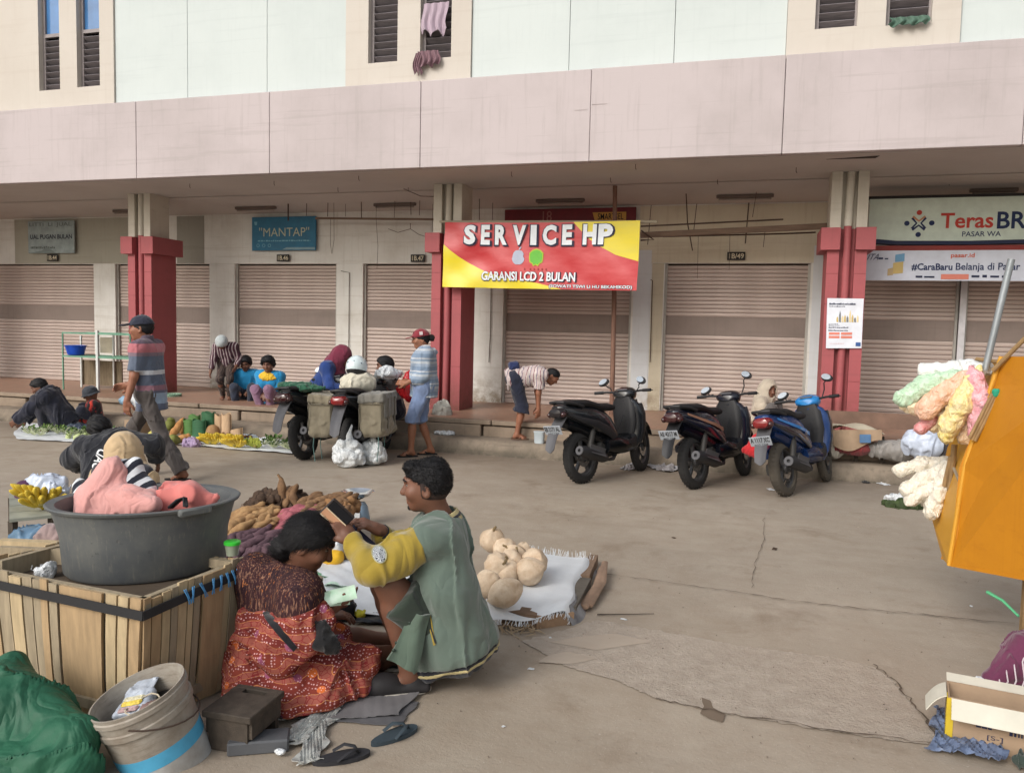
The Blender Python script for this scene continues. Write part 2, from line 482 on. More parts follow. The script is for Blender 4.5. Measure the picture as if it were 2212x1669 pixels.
def m_shutter():
 t=NT('shutter_steel')
 oi=t.n('ShaderNodeObjectInfo')
 n=t.noise(2.2,5,.65,t.co((1,1,7)));f=t.noise(18,4,.7,t.co((1,1,3)))
 c=t.mix(t.rng(n,.36,.7),srgb(194,178,170),srgb(170,154,146))
 c=t.mix(t.rng(f,.6,.75,0,.5),c,srgb(160,143,130))
 c=t.mix(t.math('MULTIPLY',oi.outputs['Random'],.22),c,srgb(140,128,120))
 t.col(c);t.b.inputs['Roughness'].default_value=.5;t.b.inputs['Metallic'].default_value=.15
 t.bump(t.noise(30,3,.6),.08,.003)
 return t.m
M_SHUT=m_shutter()
M_SHUTBAND=m_stained('shutter_band_steel',srgb(138,125,118),srgb(112,101,94),.5,True,2,.55)
M_JAMB=mat('jamb_steel',srgb(170,168,162),.5,bump=.05)
YC,YS,YW,ZK,ZF,ZC=9.40,9.863,12.25,.177,.389,3.617
mb=MB()
def gz(x,y):return 0.0
N=60
mb.add([(-40,-14,0),(30,-14,0),(30,YC+.3,0),(-40,YC+.3,0)],[(0,1,2,3)])
tag(mb.build('street',M_ROAD),kind='structure')
def blotch(name,pts,z,m,jag=.03,seed=1,n=8):
 """irregular outline through picture-surveyed ground points, laid as a thin sheet"""
 r=random.Random(seed);W=[G(*p)for p in pts];out=[]
 for i,p in enumerate(W):
  q=W[(i+1)%len(W)];L=(q-p).length
  for k in range(n):
   t=k/n;a=p.lerp(q,t);a+=V(r.uniform(-1,1),r.uniform(-1,1),0)*jag*min(1,L*2);out.append((a.x,a.y,z))
 b=MB();b.add(out,[tuple(range(len(out)))])
 return tag(b.build(name,m),kind='structure')
blotch('street_repair',[(1130,1385),(1290,1340),(1420,1362),(1600,1395),(1800,1420),(1885,1440),(1930,1470),(2000,1560),(2040,1612),(1930,1600),(1760,1575),(1560,1540),(1420,1510),(1330,1470),(1220,1440)],.004,M_PATCH,.014,3,20)
M_SCAR=m_stained('worn_screed',srgb(170,157,143),srgb(156,143,129),.6,False,5,.9)
blotch('street_scar',[(1185,1388),(1260,1375),(1330,1370),(1410,1388),(1330,1400),(1290,1406),(1230,1396)],.0058,M_SCAR,.012,5,22)
blotch('street_scar',[(1180,1420),(1225,1408),(1290,1425),(1230,1436),(1160,1432)],.0058,M_SCAR,.012,6,22)
M_SPILL=m_stained('dried_spill',srgb(116,102,88),srgb(96,84,73),.5,False,8,.7)
blotch('street_stain',[(1515,1508),(1535,1515),(1540,1530),(1568,1545),(1560,1562),(1530,1552),(1512,1542),(1520,1528)],.0058,M_SPILL,.008,9,5)
M_DAMP=m_stained('damp_concrete',srgb(134,118,103),srgb(118,102,88),.6,False,3,.62)
0 and blotch('street_damp',[(1010,1020),(1200,1025),(1420,1060),(1700,1085),(1850,1100),(1700,1120),(1400,1088),(1150,1055)],.004,M_DAMP,.06,11)
0 and blotch('street_damp',[(700,1010),(900,1012),(980,1030),(820,1040),(720,1034)],.004,M_DAMP,.05,12)
def crack(pts,wd,seed):
 r=random.Random(seed);W=[]
 for i in range(len(pts)-1):
  a,b=G(*pts[i]),G(*pts[i+1])
  for k in range(10):W.append(a.lerp(b,k/10)+V(r.uniform(-1,1),r.uniform(-1,1),0)*.012)
 v=[];f=[]
 for i,p in enumerate(W):
  d=(W[min(i+1,len(W)-1)]-W[max(i-1,0)]).normalized();n=V(-d.y,d.x,0);k=wd*r.uniform(.15,1.0)*.7
  v+=[(p+n*k)[:2]+(.010,),(p-n*k)[:2]+(.010,)]
 f=[(2*i,2*i+1,2*i+3,2*i+2)for i in range(len(W)-1)]
 b=MB();b.add(v,f);tag(b.build('street_crack',mat('crack_dirt',srgb(92,80,69),.95)),kind='structure')
crack([(1298,1240),(1420,1256),(1560,1276),(1700,1298),(1850,1316),(2000,1330),(2212,1352)],.009,1)
crack([(1650,1120),(1648,1180),(1630,1215),(1622,1280)],.004,2)
crack([(1420,1512),(1560,1542),(1800,1580),(2040,1614)],.007,3)
crack([(1885,1438),(1932,1472),(1998,1556),(2042,1612)],.008,5)
crack([(1290,1250),(1180,1235),(1040,1146)],.004,4)
def kerb(x0,x1):
 b=MB();n=int((x1-x0)/.12);rings=[]
 for i in range(n+1):
  x=x0+(x1-x0)*i/n;w1=.012*math.sin(x*3.1)+.01*math.sin(x*9.7+1);w2=.008*math.sin(x*5.3+2)
  rings.append([V(x,YC+w1,0),V(x,YC+.035+w1,.075),V(x,YC+.07+w1*.7,.135),V(x,YC+.12+w1*.4,ZK-.008+w2),V(x,YC+.17,ZK+w2*.3),V(x,YS+.12,ZK),V(x,YS+.12,-.02),V(x,YC+.05,-.02)])
 b.loft(rings);o=b.build('kerb',M_KERB,smooth=True);tag(o,kind='structure');return o
kerb(-24,9)
wk=MB();wk.box(-24,9,YS+.13,YW+.9,.0,ZF-.06);tag(wk.build('walkway',M_STEP),kind='structure')
wf=MB();wf.box(-24,9,YS+.06,YW+.9,ZF-.055,ZF);tag(wf.build('walkway_floor',M_TILE),kind='structure')
st=tag(bpy.data.objects.new('step',None),kind='structure');COL.objects.link(st)
x=-23.5;i=0;r_=random.Random(4)
while x<8.5:
 L=r_.uniform(1.5,2.1);b=MB();j=r_.uniform(-.03,.05)
 b.box(x+.012,x+L-.012,YS+j,YS+.12,ZK-.02,ZF-.075+r_.uniform(-.01,.01),ch=.012)
 b.build('step_stone',M_STEP,st);x+=L;i+=1
x=-23.6
while x<8.5:
 L=r_.uniform(1.9,2.6);b=MB();j=r_.uniform(-.015,.02)
 b.box(x+.006,x+L-.006,YS-.02+j,YS+.058,ZF-.06,ZF-.002,ch=.008)
 b.build('nosing',m_stained('nosing_concrete%d'%(i%3),srgb(140,118,100),srgb(100,84,72),.5,True,3,.8)if i<0 else M_STEP,st);x+=L
hall=thing('market_building','long pink and mint market hall with red columns and a row of closed shutters','building',(-4,YW,0))
hall.location=(0,0,0)
def B(name,m,fn,parent=hall,**kw):
 b=MB();fn(b);return b.build(name,m,parent,**kw)
def X(px,py=700,Y=YW):return P(px,py,Y).x
SH=[(-18.9,-16.3),(-15.6,X(204)),(X(250),X(453)),(X(507),X(726)),(X(783),X(1003)),(X(1086),X(1362)),(X(1432),X(1746)),(X(1800),X(2070)),(X(2084),X(2084)+2.5),(6.0,8.2)]
ZT=2.61
def wall(b):
 xs=[-24]+[v for s in SH for v in s]+[9]
 for i in range(0,len(xs),2):b.box(xs[i],xs[i+1],YW,YW+.22,ZF-.03,ZT)
 b.box(-24,9,YW,YW+.22,ZT+.0015,ZC)
B('shop_wall',M_WALL,wall)
B('wall_panel',m_stained('shaded_wall_grey',srgb(150,148,140),srgb(120,116,106),.4,True,1,.8),lambda b:b.box(X(384),X(442),YW-.006,YW,ZT+.01,3.46))  # thin grey overlay: arcade shade put into the wall colour
B('wall_panel',m_stained('shaded_wall_dim',srgb(168,166,154),srgb(134,130,118),.4,True,1,.8),lambda b:b.box(-13.8,X(292),YW-.006,YW,ZT+.01,3.46))  # shaded stretch of wall at far left, darkened by colour
B('wall_panel',m_stained('ochre_wall_paint',srgb(212,205,186),srgb(176,162,138),.5,True,1,.8),lambda b:b.box(X(1375),X(1775),YW-.006,YW,ZT+.01,3.46))
B('pier_panel',m_stained('ochre_pier_paint',srgb(200,192,172),srgb(164,150,128),.5,True,1,.8,base=(.4,.9,srgb(134,118,98))),lambda b:b.box(X(1405),X(1430),YW-.006,YW,ZF+.002,ZT))
B('pier_panel',m_stained('blue_white_paint',srgb(212,216,220),srgb(178,176,174),.35,True,1.2,.8,base=(.4,.8,srgb(160,146,128))),lambda b:b.box(X(1366),X(1403),YW-.008,YW,ZF+.002,ZT+.2))
B('pier_panel',m_stained('blue_white_paint2',srgb(208,212,216),srgb(178,176,174),.35,True,1.2,.8,base=(.4,.8,srgb(160,146,128))),lambda b:b.box(X(1751),X(1792),YW-.008,YW,ZF+.002,ZT+.25))
B('back_wall',M_DARKGAP,lambda b:b.box(-24,9,YW+.5,YW+.6,0,3.6))
NS=36
for i,(a,c)in enumerate(SH):
 if i in(0,9):continue
 ys=YW+.09;hb=(1.55,1.83)
 sh_=MB();sh_.box(a,c,ys+.02,ys+.04,ZF,ZT);root=sh_.build('shutter',M_DARKGAP,hall)
 sb=MB();sb.box(a+.002,c-.002,ys-.004,ys+.018,hb[0],hb[1]);sb.build('shutter_band',M_SHUTBAND,root)
 def slatmesh(dz):
  b=MB();n=7;pr=[]
  for k in range(n):
   t=k/(n-1);pr.append((ys-.007*math.sin(PI*t)**.35,dz*(.02+.92*t)))
  pr+=[(ys+.012,dz*.94),(ys+.012,dz*.02)]
  rows=[[V(a+.004,y,z)for y,z in pr],[V((a+c)/2,y,z)for y,z in pr],[V(c-.004,y,z)for y,z in pr]]
  b.loft(rows);me=b.mesh('slat',True);fixn(me);sharp(me,50);return me
 up=13;lo_=17
 for(z0,z1,n)in((hb[1],ZT-.02,up),(ZF+.075,hb[0],lo_)):
  dz=(z1-z0)/n;me=slatmesh(dz)
  for k in range(n):link('slat',me,M_SHUT,root,loc=(0,random.uniform(-.002,.002),z0+k*dz))
 bb=MB();bb.box(a+.002,c-.002,ys-.02,ys+.018,ZF+.004,ZF+.072,ch=.006);bb.build('bottom_rail',M_SHUT,root)
 for xx in(a+.018,c-.018):
  g=MB();g.box(xx-.0165,xx+.0165,ys-.045,ys+.019,ZF,ZT-.002);g.build('guide_rail',M_JAMB,root)
B('shutter_post',mat('white_post',srgb(206,206,210),.6),lambda b:b.box(X(2070)-.0,X(2084),YW-.03,YW+.2,ZF,ZT-.002))
def ceil(b):
 b.add([V(-24,11.28,ZC),V(9,11.28,ZC),V(9,YW+.01,3.475),V(-24,YW+.01,3.475)],[(0,1,2,3)])
 b.add([V(-24,11.28,ZC+.1),V(9,11.28,ZC+.1),V(9,YW+.01,3.575),V(-24,YW+.01,3.575)],[(3,2,1,0)])
B('ceiling',M_SOFFIT,ceil,fix=False)
YB=9.67
B('soffit',M_SOFFIT,lambda b:b.box(-24,9,YB+.101,11.25,ZC,ZC+.3))
def gap(b):
 a,c=G(1785,344,ZC),G(1900,337,ZC);b.prism([(a.x,a.y),(c.x,c.y-.02),(c.x-.03,c.y+.10)],ZC-.004,ZC-.001,'z')
B('soffit_gap',M_DARKGAP,gap)
B('beam_groove',M_DARKGAP,lambda b:b.box(-24,9,11.25,11.28,ZC+.012,ZC+.3))
ZBT=4.708
fx=[-24,-21.4,-18.3,-15.1,-12.0,P(294,300,YB).x,P(582,290,YB).x,P(908,270,YB).x,P(1275,250,YB).x,P(1694,220,YB).x,2.6,5.2,9]
for i in range(len(fx)-1):
 j=random.uniform(-.005,.005)
 B('fascia_panel',M_PINK,lambda b:b.box(fx[i]+.003,fx[i+1]-.003,YB+j,YB+.098,ZC+.004,ZBT,ch=.006))
B('fascia_core',M_DARKGAP,lambda b:b.box(-24,9,YB+.08,YB+.10,ZC+.01,ZBT-.02))
B('balcony_ledge',M_PINK,lambda b:b.box(-24,9,YB+.1,YB+.6,ZBT-.1,ZBT-.012))
for(px,py,px2,py2)in[(1278,226,1312,224),(1240,238,1268,236)]:
 a=P(px,py,YB-.0062);c=P(px2,py2,YB-.0062);b=MB();b.bar(a,c,.0012,.004,up=(0,0,1));b.build('fascia_hairline_crack',mat('hairline_dirt',srgb(178,168,166),.9),hall)
YU=9.80
WINS=[(85,130,195,None),(167,216,187,None),(795,858,135,None),(907,974,126,None),(1760,1851,60,None),(1913,2012,52,None)]
ZTOP=7.4
ux=[]
e=[-24,P(-560,0,YU).x,P(-250,0,YU).x,P(249,150,YU).x,P(749,120,YU).x,P(1019,100,YU).x,P(1700,60,YU).x,P(2074,50,YU).x,5.2,9]
kinds=['mint','cream','cream','mint','cream','mint','cream','mint','mint']
joints=[P(405,120,YU).x,P(577,110,YU).x,P(1230,100,YU).x,P(1457,90,YU).x]
for i in range(len(e)-1):
 a,c=e[i],e[i+1]
 if kinds[i]=='mint':
  xs=[a]+[j for j in joints if a<j<c]+[c]
  for k in range(len(xs)-1):
   B('wall_panel',M_MINT,lambda b:b.box(xs[k]+.003,xs[k+1]-.003,YU,YU+.2,ZBT-.01,ZTOP,ch=.003))
 else:
  w_in=[]
  for(l,rr,bot,_)in WINS:
   wl,wr,wz=P(l,bot,YU-.03).x,P(rr,bot,YU-.03).x,P((l+rr)/2,bot,YU-.03).z
   if a<wl<c:w_in.append((wl,wr,wz))
  def cream(b):
   xs=[a]+[v for q in w_in for v in q[:2]]+[c]
   for k in range(0,len(xs),2):b.box(xs[k],xs[k+1],YU-.03,YU+.2,ZBT-.008,ZTOP)
   for wl,wr,wz in w_in:b.box(wl,wr,YU-.03,YU+.2,ZBT-.008,wz);b.box(wl,wr,YU-.03,YU+.2,wz+1.75,ZTOP)
  B('wall_section',M_CREAM,cream)
M_LOUV=mat('louvre_wood',srgb(128,122,126),.6,var=.25,stretch=(1,8,8))
M_FRAMEG=mat('window_frame_paint',srgb(150,142,142),.55)
M_GLASSB=mat('blue_window_glass',srgb(74,122,176),.08,var=.3,scale=2,bump=.02,spec=.8)
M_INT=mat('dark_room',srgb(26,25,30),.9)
for wi,(l,rr,bot,_)in enumerate(WINS):
 wl,wr=P(l,bot,YU-.03).x,P(rr,bot,YU-.03).x;wz=P((l+rr)/2,bot,YU-.03).z;yf=YU+.05
 b=MB();t=.045
 b.box(wl,wl+t,yf,yf+.06,wz,wz+1.75);b.box(wr-.02,wr,yf,yf+.06,wz,wz+1.75);b.box(wl+t,wr-.02,yf,yf+.06,wz,wz+.03)
 ztr=wz+(.80 if wi<2 else 1.1)
 b.box(wl+t,wr-.02,yf,yf+.06,ztr,ztr+.05)
 win=b.build('window',M_FRAMEG,hall)
 n=int((ztr-wz-.03)/.092)
 lv=MB();lv.box(wl+t+.002,wr-.022,-.045,.045,-.005,.005,Matrix.Rotation(R(-38),4,'X'))
 me=lv.mesh('louvre');fixn(me)
 for k in range(n):link('louvre',me,M_LOUV,win,loc=(0,yf+.035,wz+.075+k*.092))
 p=MB();p.box(wl+t,wr-.02,yf+.03,yf+.036,ztr+.05,wz+1.74);p.build('pane',M_GLASSB,win)
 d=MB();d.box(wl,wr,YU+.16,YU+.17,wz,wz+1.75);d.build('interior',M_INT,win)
B('roof_slab',M_PINK,lambda b:b.box(-24,9,YU-.3,YU+4,ZTOP,ZTOP+.2))
YP=10.8
def column(xc):
 w2=.23;d=.58;ch=.10
 def shaft(b):
  b.box(xc-w2,xc-.09,YP,YP+d,ZF-.02,2.65);b.box(xc+.09,xc+w2,YP,YP+d,ZF-.02,2.65);b.box(xc-.09,xc+.09,YP+ch,YP+d,ZF-.02,2.65)
 col=B('column',M_RED,shaft)
 def cap(b):
  for x0,x1,y0 in((-.315,-.09,-.065),(.09,.315,-.065),(-.09,.09,ch)):
   b.box(xc+x0,xc+x1,YP+y0,YP+d+.07,2.652,2.925)
 B('capital',M_RED,cap,col)
 def up(b):
  b.box(xc-.215,xc-.09,YP,YP+.44,2.927,ZC-.001);b.box(xc+.09,xc+.215,YP,YP+.44,2.927,ZC-.001);b.box(xc-.09,xc+.09,YP+ch,YP+.44,2.927,ZC-.001)
 B('upper_shaft',M_UPCOL,up,col)
 B('rain_pipe',M_RED,lambda b:b.tube([(xc-.005,YP+.045,ZF),(xc+.004,YP+.045,1.6),(xc,YP+.045,2.95)],.047,12),col,smooth=True)
 B('rain_pipe',M_UPCOL,lambda b:b.tube([(xc,YP+.045,2.952),(xc+.01,YP+.045,ZC-.002)],.047,12),col,smooth=True)
 for z in(1.02,1.98,2.36):
  B('joint_line',mat('red_joint',srgb(120,58,60),.8),lambda b:(b.box(xc-w2-.001,xc-.09,YP-.0015,YP+.003,z,z+.006),b.box(xc+.09,xc+w2+.001,YP-.0015,YP+.003,z,z+.006)),col)
for xc in(-19.9,-14.67,-9.587,-4.19-.06,1.068,6.3):column(xc)
def flat_mat(name,c,rough=.6,var=.1,**k):return mat(name,c,rough,var=var,bump=.05,**k)
INK=flat_mat('navy_ink',srgb(32,40,72));WHITE=flat_mat('white_ink',srgb(232,234,236));BLACK=flat_mat('black_ink',srgb(30,29,30))
def board(name,label,cat,x0,y0,x1,y1,Y,m,th=.03,frame=None,group=None):
 a,c=P(x0,(y0+y1)/2,Y),P(x1,(y0+y1)/2,Y);xm=(x0+x1)/2
 zt,zb=P(xm,y0,Y).z,P(xm,y1,Y).z
 t=thing(name,label,cat,((a.x+c.x)/2,Y,zb),group=group)
 w2,h=(c.x-a.x)/2,zt-zb
 b=MB();b.box(-w2,w2,0,th,0,h,ch=min(.004,th/3));b.build('panel',m,t)
 return t,(lambda off=.003:(lambda u,v:V(-w2+2*w2*u,-off,h*v))),w2,h
def dashes(fn,m,parent,u0,u1,v0,v1,seed,name='fine_print'):
 r=random.Random(seed);b=MB();u=u0
 while u<u1-.005:
  w_=r.uniform(.01,.045)*(1 if u1-u0>.3 else 1);w_=min(w_,u1-u)
  k=r.uniform(.6,1)
  b.add([fn(u,v0),fn(u+w_,v0),fn(u+w_,v0+(v1-v0)*k),fn(u,v0+(v1-v0)*k)],[(0,1,2,3)]);u+=w_+r.uniform(.006,.014)
 return b.build(name,m,parent,fix=False)
t,f,w2,h=board('shop_sign','faded grey blue shop sign with dark lettering above the leftmost shutter','sign',60.5,477,160,547,12.17,flat_mat('faded_sign_vinyl',srgb(150,164,166),var=.25))
lettering('UAL PUGAN BULAN',f(),flat_mat('sign_ink_dark',srgb(54,62,74)),t,.05,.96,.44,.58,offset=.03)
lettering('LITTI  LI  JUAL',f(),flat_mat('sign_ink_faint',srgb(96,106,104)),t,.04,.95,.80,.95)
dashes(f(),flat_mat('sign_ink_faint',srgb(96,106,104)),t,.06,.6,.14,.22,3)
patch([(.05,.01),(.6,.01),(.42,.2),(.3,.08)],f(.004),flat_mat('sign_swoosh',srgb(122,136,136)),t)
t,f,w2,h=board('shop_sign','blue shop sign reading MANTAP in quotes above the second shutter','sign',544,468,682,541,12.17,flat_mat('blue_sign_vinyl',srgb(52,116,150),var=.2))
lettering("''MANTAP''",f(),flat_mat('pale_yellow_ink',srgb(190,196,170)),t,.12,.90,.42,.68,offset=-.005)
dashes(f(),flat_mat('sky_ink',srgb(120,176,196)),t,.1,.92,.27,.31,5)
for u in(.10,.19,.28):
 b=MB();b.lathe([(.030,0),(.030,.002),(.022,.002),(.022,0)],14,Matrix.Translation(f(.0)(u,.15))@Matrix.Rotation(R(90),4,'X'),closed=True);b.build('emblem',flat_mat('sky_ink',srgb(120,176,196)),t)
patch([(.48,.02),(.99,.02),(.99,.09),(.55,.09)],f(.004),flat_mat('sky_band',srgb(126,158,172)),t)
patch([(.04,.86),(.09,.86),(.08,.76),(.05,.76)],f(.004),flat_mat('sky_ink',srgb(120,176,196)),t,'emblem')
t,f,w2,h=board('shop_sign','dark maroon sign partly hidden behind the red and yellow banner','sign',1090,450,1373,512,12.17,flat_mat('maroon_sign_vinyl',srgb(112,36,46),var=.25))
lettering('18',f(),flat_mat('ghost_ink',srgb(150,96,92)),t,.30,.37,.55,.92)
patch([(.70,.52),(.93,.52),(.93,.84),(.68,.84)],f(.004),flat_mat('gold_ink',srgb(196,150,70)),t,'gold_panel')
lettering('SMARTSEL',f(.006),BLACK,t,.72,.91,.58,.80,offset=.01)
for(x0,y0,x1,y1,s,wh)in[(101,549,124.5,564,'1B.44','under the faded grey blue sign'),(597.5,549.5,624.6,564.5,'1B.46','under the blue MANTAP sign'),(887,549.5,917.7,566,'1B.47','left of the red and yellow banner'),(1571,544,1610,562,'1B/49','above the wide shutter right of the banner')]:
 t,f,w2,h=board('number_plate','small black shop number plate %s'%wh,'number plate',x0,y0,x1,y1,12.20,BLACK,.012,group='shop number plates above the shutters')
 lettering(s,f(.002),flat_mat('cream_ink',srgb(205,196,172)),t,.10,.92,.18,.82,offset=.02)
M_LBOX=flat_mat('lightbox_acrylic',srgb(206,220,208),.35,var=.12)
Yt=11.62
a=P(1877,476,Yt);zt,zb=P(1990,428,Yt).z,P(1990,523,Yt).z;W=3.0;h=zt-zb
t=thing('bank_sign','white lightbox bank sign reading Teras at the right edge of the arcade','sign',(a.x,Yt,zb))
b=MB();b.prism([(0,.055),(.35,.02),(1.2,.012),(W,.05),(W,h),(0,h)],0,.16);b.build('lightbox',M_LBOX,t)
b=MB();b.prism([(-.0,-.002),(.35,-.03),(1.2,-.035),(W,.0),(W,.048),(1.2,.010),(.35,.018),(0,.053)],-.012,.17);b.build('lower_edge',INK,t)
b=MB();b.box(-.02,W,-.012,.17,h+.001,h+.035);b.build('top_trim',BLACK,t)
fb=lambda u,v:V(u,-.004,v)
pxm=P(2003,476,Yt).x-P(2002,476,Yt).x
def bx_(px):return P(px,476,Yt).x-a.x
def bz_(py):return P(2000,py,Yt).z-zb
ORG,NAVY=flat_mat('red_orange_ink',srgb(190,62,50)),flat_mat('bank_navy_ink',srgb(26,44,88))
lettering('Teras',fb,ORG,t,bx_(2032),bx_(2146),bz_(494),bz_(461),offset=.02)
lettering('BRI',fb,NAVY,t,bx_(2154),bx_(2226),bz_(496),bz_(460),offset=.02)
lettering('PASAR WA',fb,NAVY,t,bx_(2080),bx_(2164),bz_(512),bz_(501),offset=.01)
cx,cz=bx_(1985),bz_(482);rr=pxm*6
for dx,dz,m_ in((0,25,ORG),(-26,0,NAVY),(28,0,NAVY),(0,-27,NAVY)):
 b=MB();b.add([V(cx+dx*pxm+rr*math.cos(k*PI/8),-.004,cz+dz*pxm+rr*math.sin(k*PI/8))for k in range(16)],[tuple(range(16))]);b.build('emblem_dot',m_,t)
for sx,sz,m_ in((0,1,flat_mat('tan_ink',srgb(196,140,104))),(-1,0,NAVY),(1,0,NAVY),(0,-1,NAVY)):
 b=MB();p_=lambda u,v:V(cx+pxm*u,-.0045,cz+pxm*v)
 for k in(0,1):
  if sx==0:pts=[(0,3),(0,7),(12*(1-2*k),18),(15*(1-2*k),14)];pts=[(u,v*sz)for u,v in pts]
  else:pts=[(3,0),(7,0),(17,11*(1-2*k)),(13,14*(1-2*k))];pts=[(u*sx,v)for u,v in pts]
  b.add([p_(u,v)for u,v in pts],[(0,1,2,3)])
 b.build('emblem_chevron',m_,t,fix=False)
b=MB();zr=P(1990,541,Yt).z-zb;b.box(.0,W,.03,.06,zr,-.04);b.build('red_fascia',flat_mat('sign_red',srgb(150,62,58)),t)
Yv=11.5;a=P(1868,570,Yv);zt,zb=P(1990,541,Yv).z,P(1990,606,Yv).z;h=zt-zb
t=thing('shop_banner','white vinyl banner reading CaraBaru Belanja hung below the bank sign','banner',(a.x,Yv,zb))
def vin(u,v):return V(u*W,.006*math.sin(u*23)*(1-v)-.004*math.sin(u*9+v*3),h*v)
b=MB();b.sheet(vin,60,4,.004);b.build('vinyl',flat_mat('white_vinyl',srgb(204,210,224),.5),t,smooth=True)
def fv(u,v):p=vin(u,v);return V(p.x,p.y-.008,p.z)
pu=lambda px:(P(px,570,Yv).x-a.x)/W
pv=lambda py:(P(2000,py,Yv).z-zb)/h
lettering('#CaraBaru',fv,NAVY,t,pu(1969),pu(2058),pv(585),pv(569),offset=.025)
lettering('Belanja di Pasar',fv,NAVY,t,pu(2065),pu(2204),pv(588),pv(568),offset=.012)
lettering('ITA',fv,NAVY,t,pu(1872),pu(1896),pv(561),pv(548),slant=.25)
dashes(fv,NAVY,t,pu(1897),pu(1918),pv(560),pv(556),8)
lettering('pasar.id',fv,flat_mat('orange_ink',srgb(204,104,82)),t,pu(2053),pu(2104),pv(559),pv(547),offset=.02)
dashes(fv,INK,t,pu(1979),pu(2028),pv(600),pv(594),9);dashes(fv,INK,t,pu(2100),pu(2170),pv(599),pv(593),10)
patch([(pu(2034),pv(603)),(pu(2094),pv(603)),(pu(2094),pv(592)),(pu(2034),pv(592))],fv,flat_mat('salmon_ink',srgb(216,130,112)),t,'button_print')
for(x0,y0,x1,y1,m_)in((1929,565,1951,592,flat_mat('print_gold',srgb(200,176,112))),(1933,547,1953,566,flat_mat('print_sky',srgb(110,160,196))),(1918,578,1930,596,flat_mat('print_tan',srgb(190,168,128)))):
 patch([(pu(x0),pv(y1)),(pu(x1),pv(y1-2)),(pu(x1),pv(y0)),(pu(x0),pv(y0+3))],fv,m_,t,'picture_print')
Yq=10.775
c4=[P(1784,752,Yq),P(1861,752,Yq),P(1866,645,Yq),P(1787,644,Yq)]
t=thing('poster','white printed poster fixed to the front of the right red column','poster',c4[0])
def pst(u,v):
 p=(c4[0].lerp(c4[1],u)).lerp(c4[3].lerp(c4[2],u),v)-c4[0];return V(p.x,p.y-.006*math.sin(u*5+v)-.004*math.sin(v*7),p.z)
b=MB();b.sheet(pst,10,12,.003);b.build('paper',flat_mat('poster_paper',srgb(222,226,236)),t,smooth=True)
fp=lambda u,v:pst(u,v)+V(0,-.005,0)
for i,(u0,u1,v0,v1)in enumerate([(.06,.80,.87,.91),(.06,.5,.83,.85),(.06,.32,.475,.49),(.06,.36,.45,.462),(.06,.62,.405,.43),(.06,.6,.345,.375),(.1,.5,.09,.1)]):
 dashes(fp,INK if i!=6 else flat_mat('pink_ink',srgb(206,150,150)),t,u0,u1,v0,v1,20+i)
for u0,u1,v0,v1 in((.07,.37,.27,.32),(.41,.72,.27,.32),(.07,.37,.20,.25),(.41,.72,.20,.25)):
 patch([(u0,v0),(u1,v0),(u1,v1),(u0,v1)],fp,flat_mat('salmon_ink',srgb(216,130,112)),t,'tile_print')
patch([(.83,.04),(.97,.04),(.97,.12),(.83,.12)],fp,flat_mat('blue_ink',srgb(60,92,150)),t,'corner_print')
r_=random.Random(5)
for k in range(9):
 u=.27+k*.07;hh=r_.uniform(.05,.15)+(.1 if k in(1,5,6)else 0)
 patch([(u,.53),(u+.055,.52),(u+.05,.53+hh*.7),(u+.025,.53+hh),(u,.53+hh*.6)],fp,[flat_mat('print_gold',srgb(200,176,112)),flat_mat('print_grey',srgb(120,124,128)),flat_mat('print_cream',srgb(226,206,160))][k%3],t,'picture_print')
Yn=10.66
q4=[P(956,620,Yn),P(1376,628,Yn-.03),P(1383,476,Yn),P(961,480,Yn)]
t=thing('phone_service_banner','red and yellow phone repair banner reading SERVICE HP strung across the arcade','banner',q4[0])
def bn(u,v):
 p=(q4[0].lerp(q4[1],u)).lerp(q4[3].lerp(q4[2],u),v)-q4[0]
 sag=.018*math.sin(PI*u)*v
 w_=.034*math.sin((u*7.5+v*2.6)*1.9)*(.25+u)*(1.05-v)+.020*math.sin((u*13-v*9))*math.exp(-((u-.13)/.16)**2)+.008*math.sin(u*31+v*12)*(1-u*.5)
 return V(p.x,p.y-w_,p.z-sag)
def m_vinyl(name,c,c2):
 tt=NT(name);n=tt.noise(2.0,4,.6,tt.co((1,1,3),rot=(0,R(35),0)));k=tt.mix(tt.rng(n,.35,.7),c,c2);tt.col(k)
 tt.b.inputs['Roughness'].default_value=.42;tt.bump(tt.noise(9,4,.6),.25,.01);return tt.m
M_BR=m_vinyl('banner_red',srgb(186,44,50),srgb(202,84,88));M_BY=m_vinyl('banner_yellow',srgb(228,208,40),srgb(216,200,66))
b=MB();b.sheet(bn,72,26,.003);b.build('cloth',M_BR,t,smooth=True)
def bo(off):return lambda u,v:bn(u,v)+V(0,-off,0)
def interp(pts,u):
 for(a_,va),(c_,vc)in zip(pts,pts[1:]):
  if a_<=u<=c_:return va+(vc-va)*(u-a_)/(c_-a_)
 return pts[-1][1]
lo_pts=[(0,.66),(.035,.575),(.09,.46),(.14,.375),(.21,.275),(.28,.2),(.36,.145),(.5,.09),(.56,.05),(.63,0)]
up_pts=[(.675,1),(.70,.92),(.725,.84),(.76,.74),(.81,.64),(.89,.51),(1.0,.42)]
b=MB();nn=44
for i in range(nn+1):
 u=.63*i/nn;vt=interp(lo_pts,u)
 for j in range(9):b.v.append(tuple(bo(.006)(u,vt*j/8)))
for i in range(nn):
 for j in range(8):b.f.append((i*9+j,(i+1)*9+j,(i+1)*9+j+1,i*9+j+1))
b.build('yellow_corner',M_BY,t,smooth='all',fix=False)
b=MB();nn=26
for i in range(nn+1):
 u=.675+.325*i/nn;vb=interp(up_pts,u)
 for j in range(9):b.v.append(tuple(bo(.006)(u,vb+(1-vb)*j/8)))
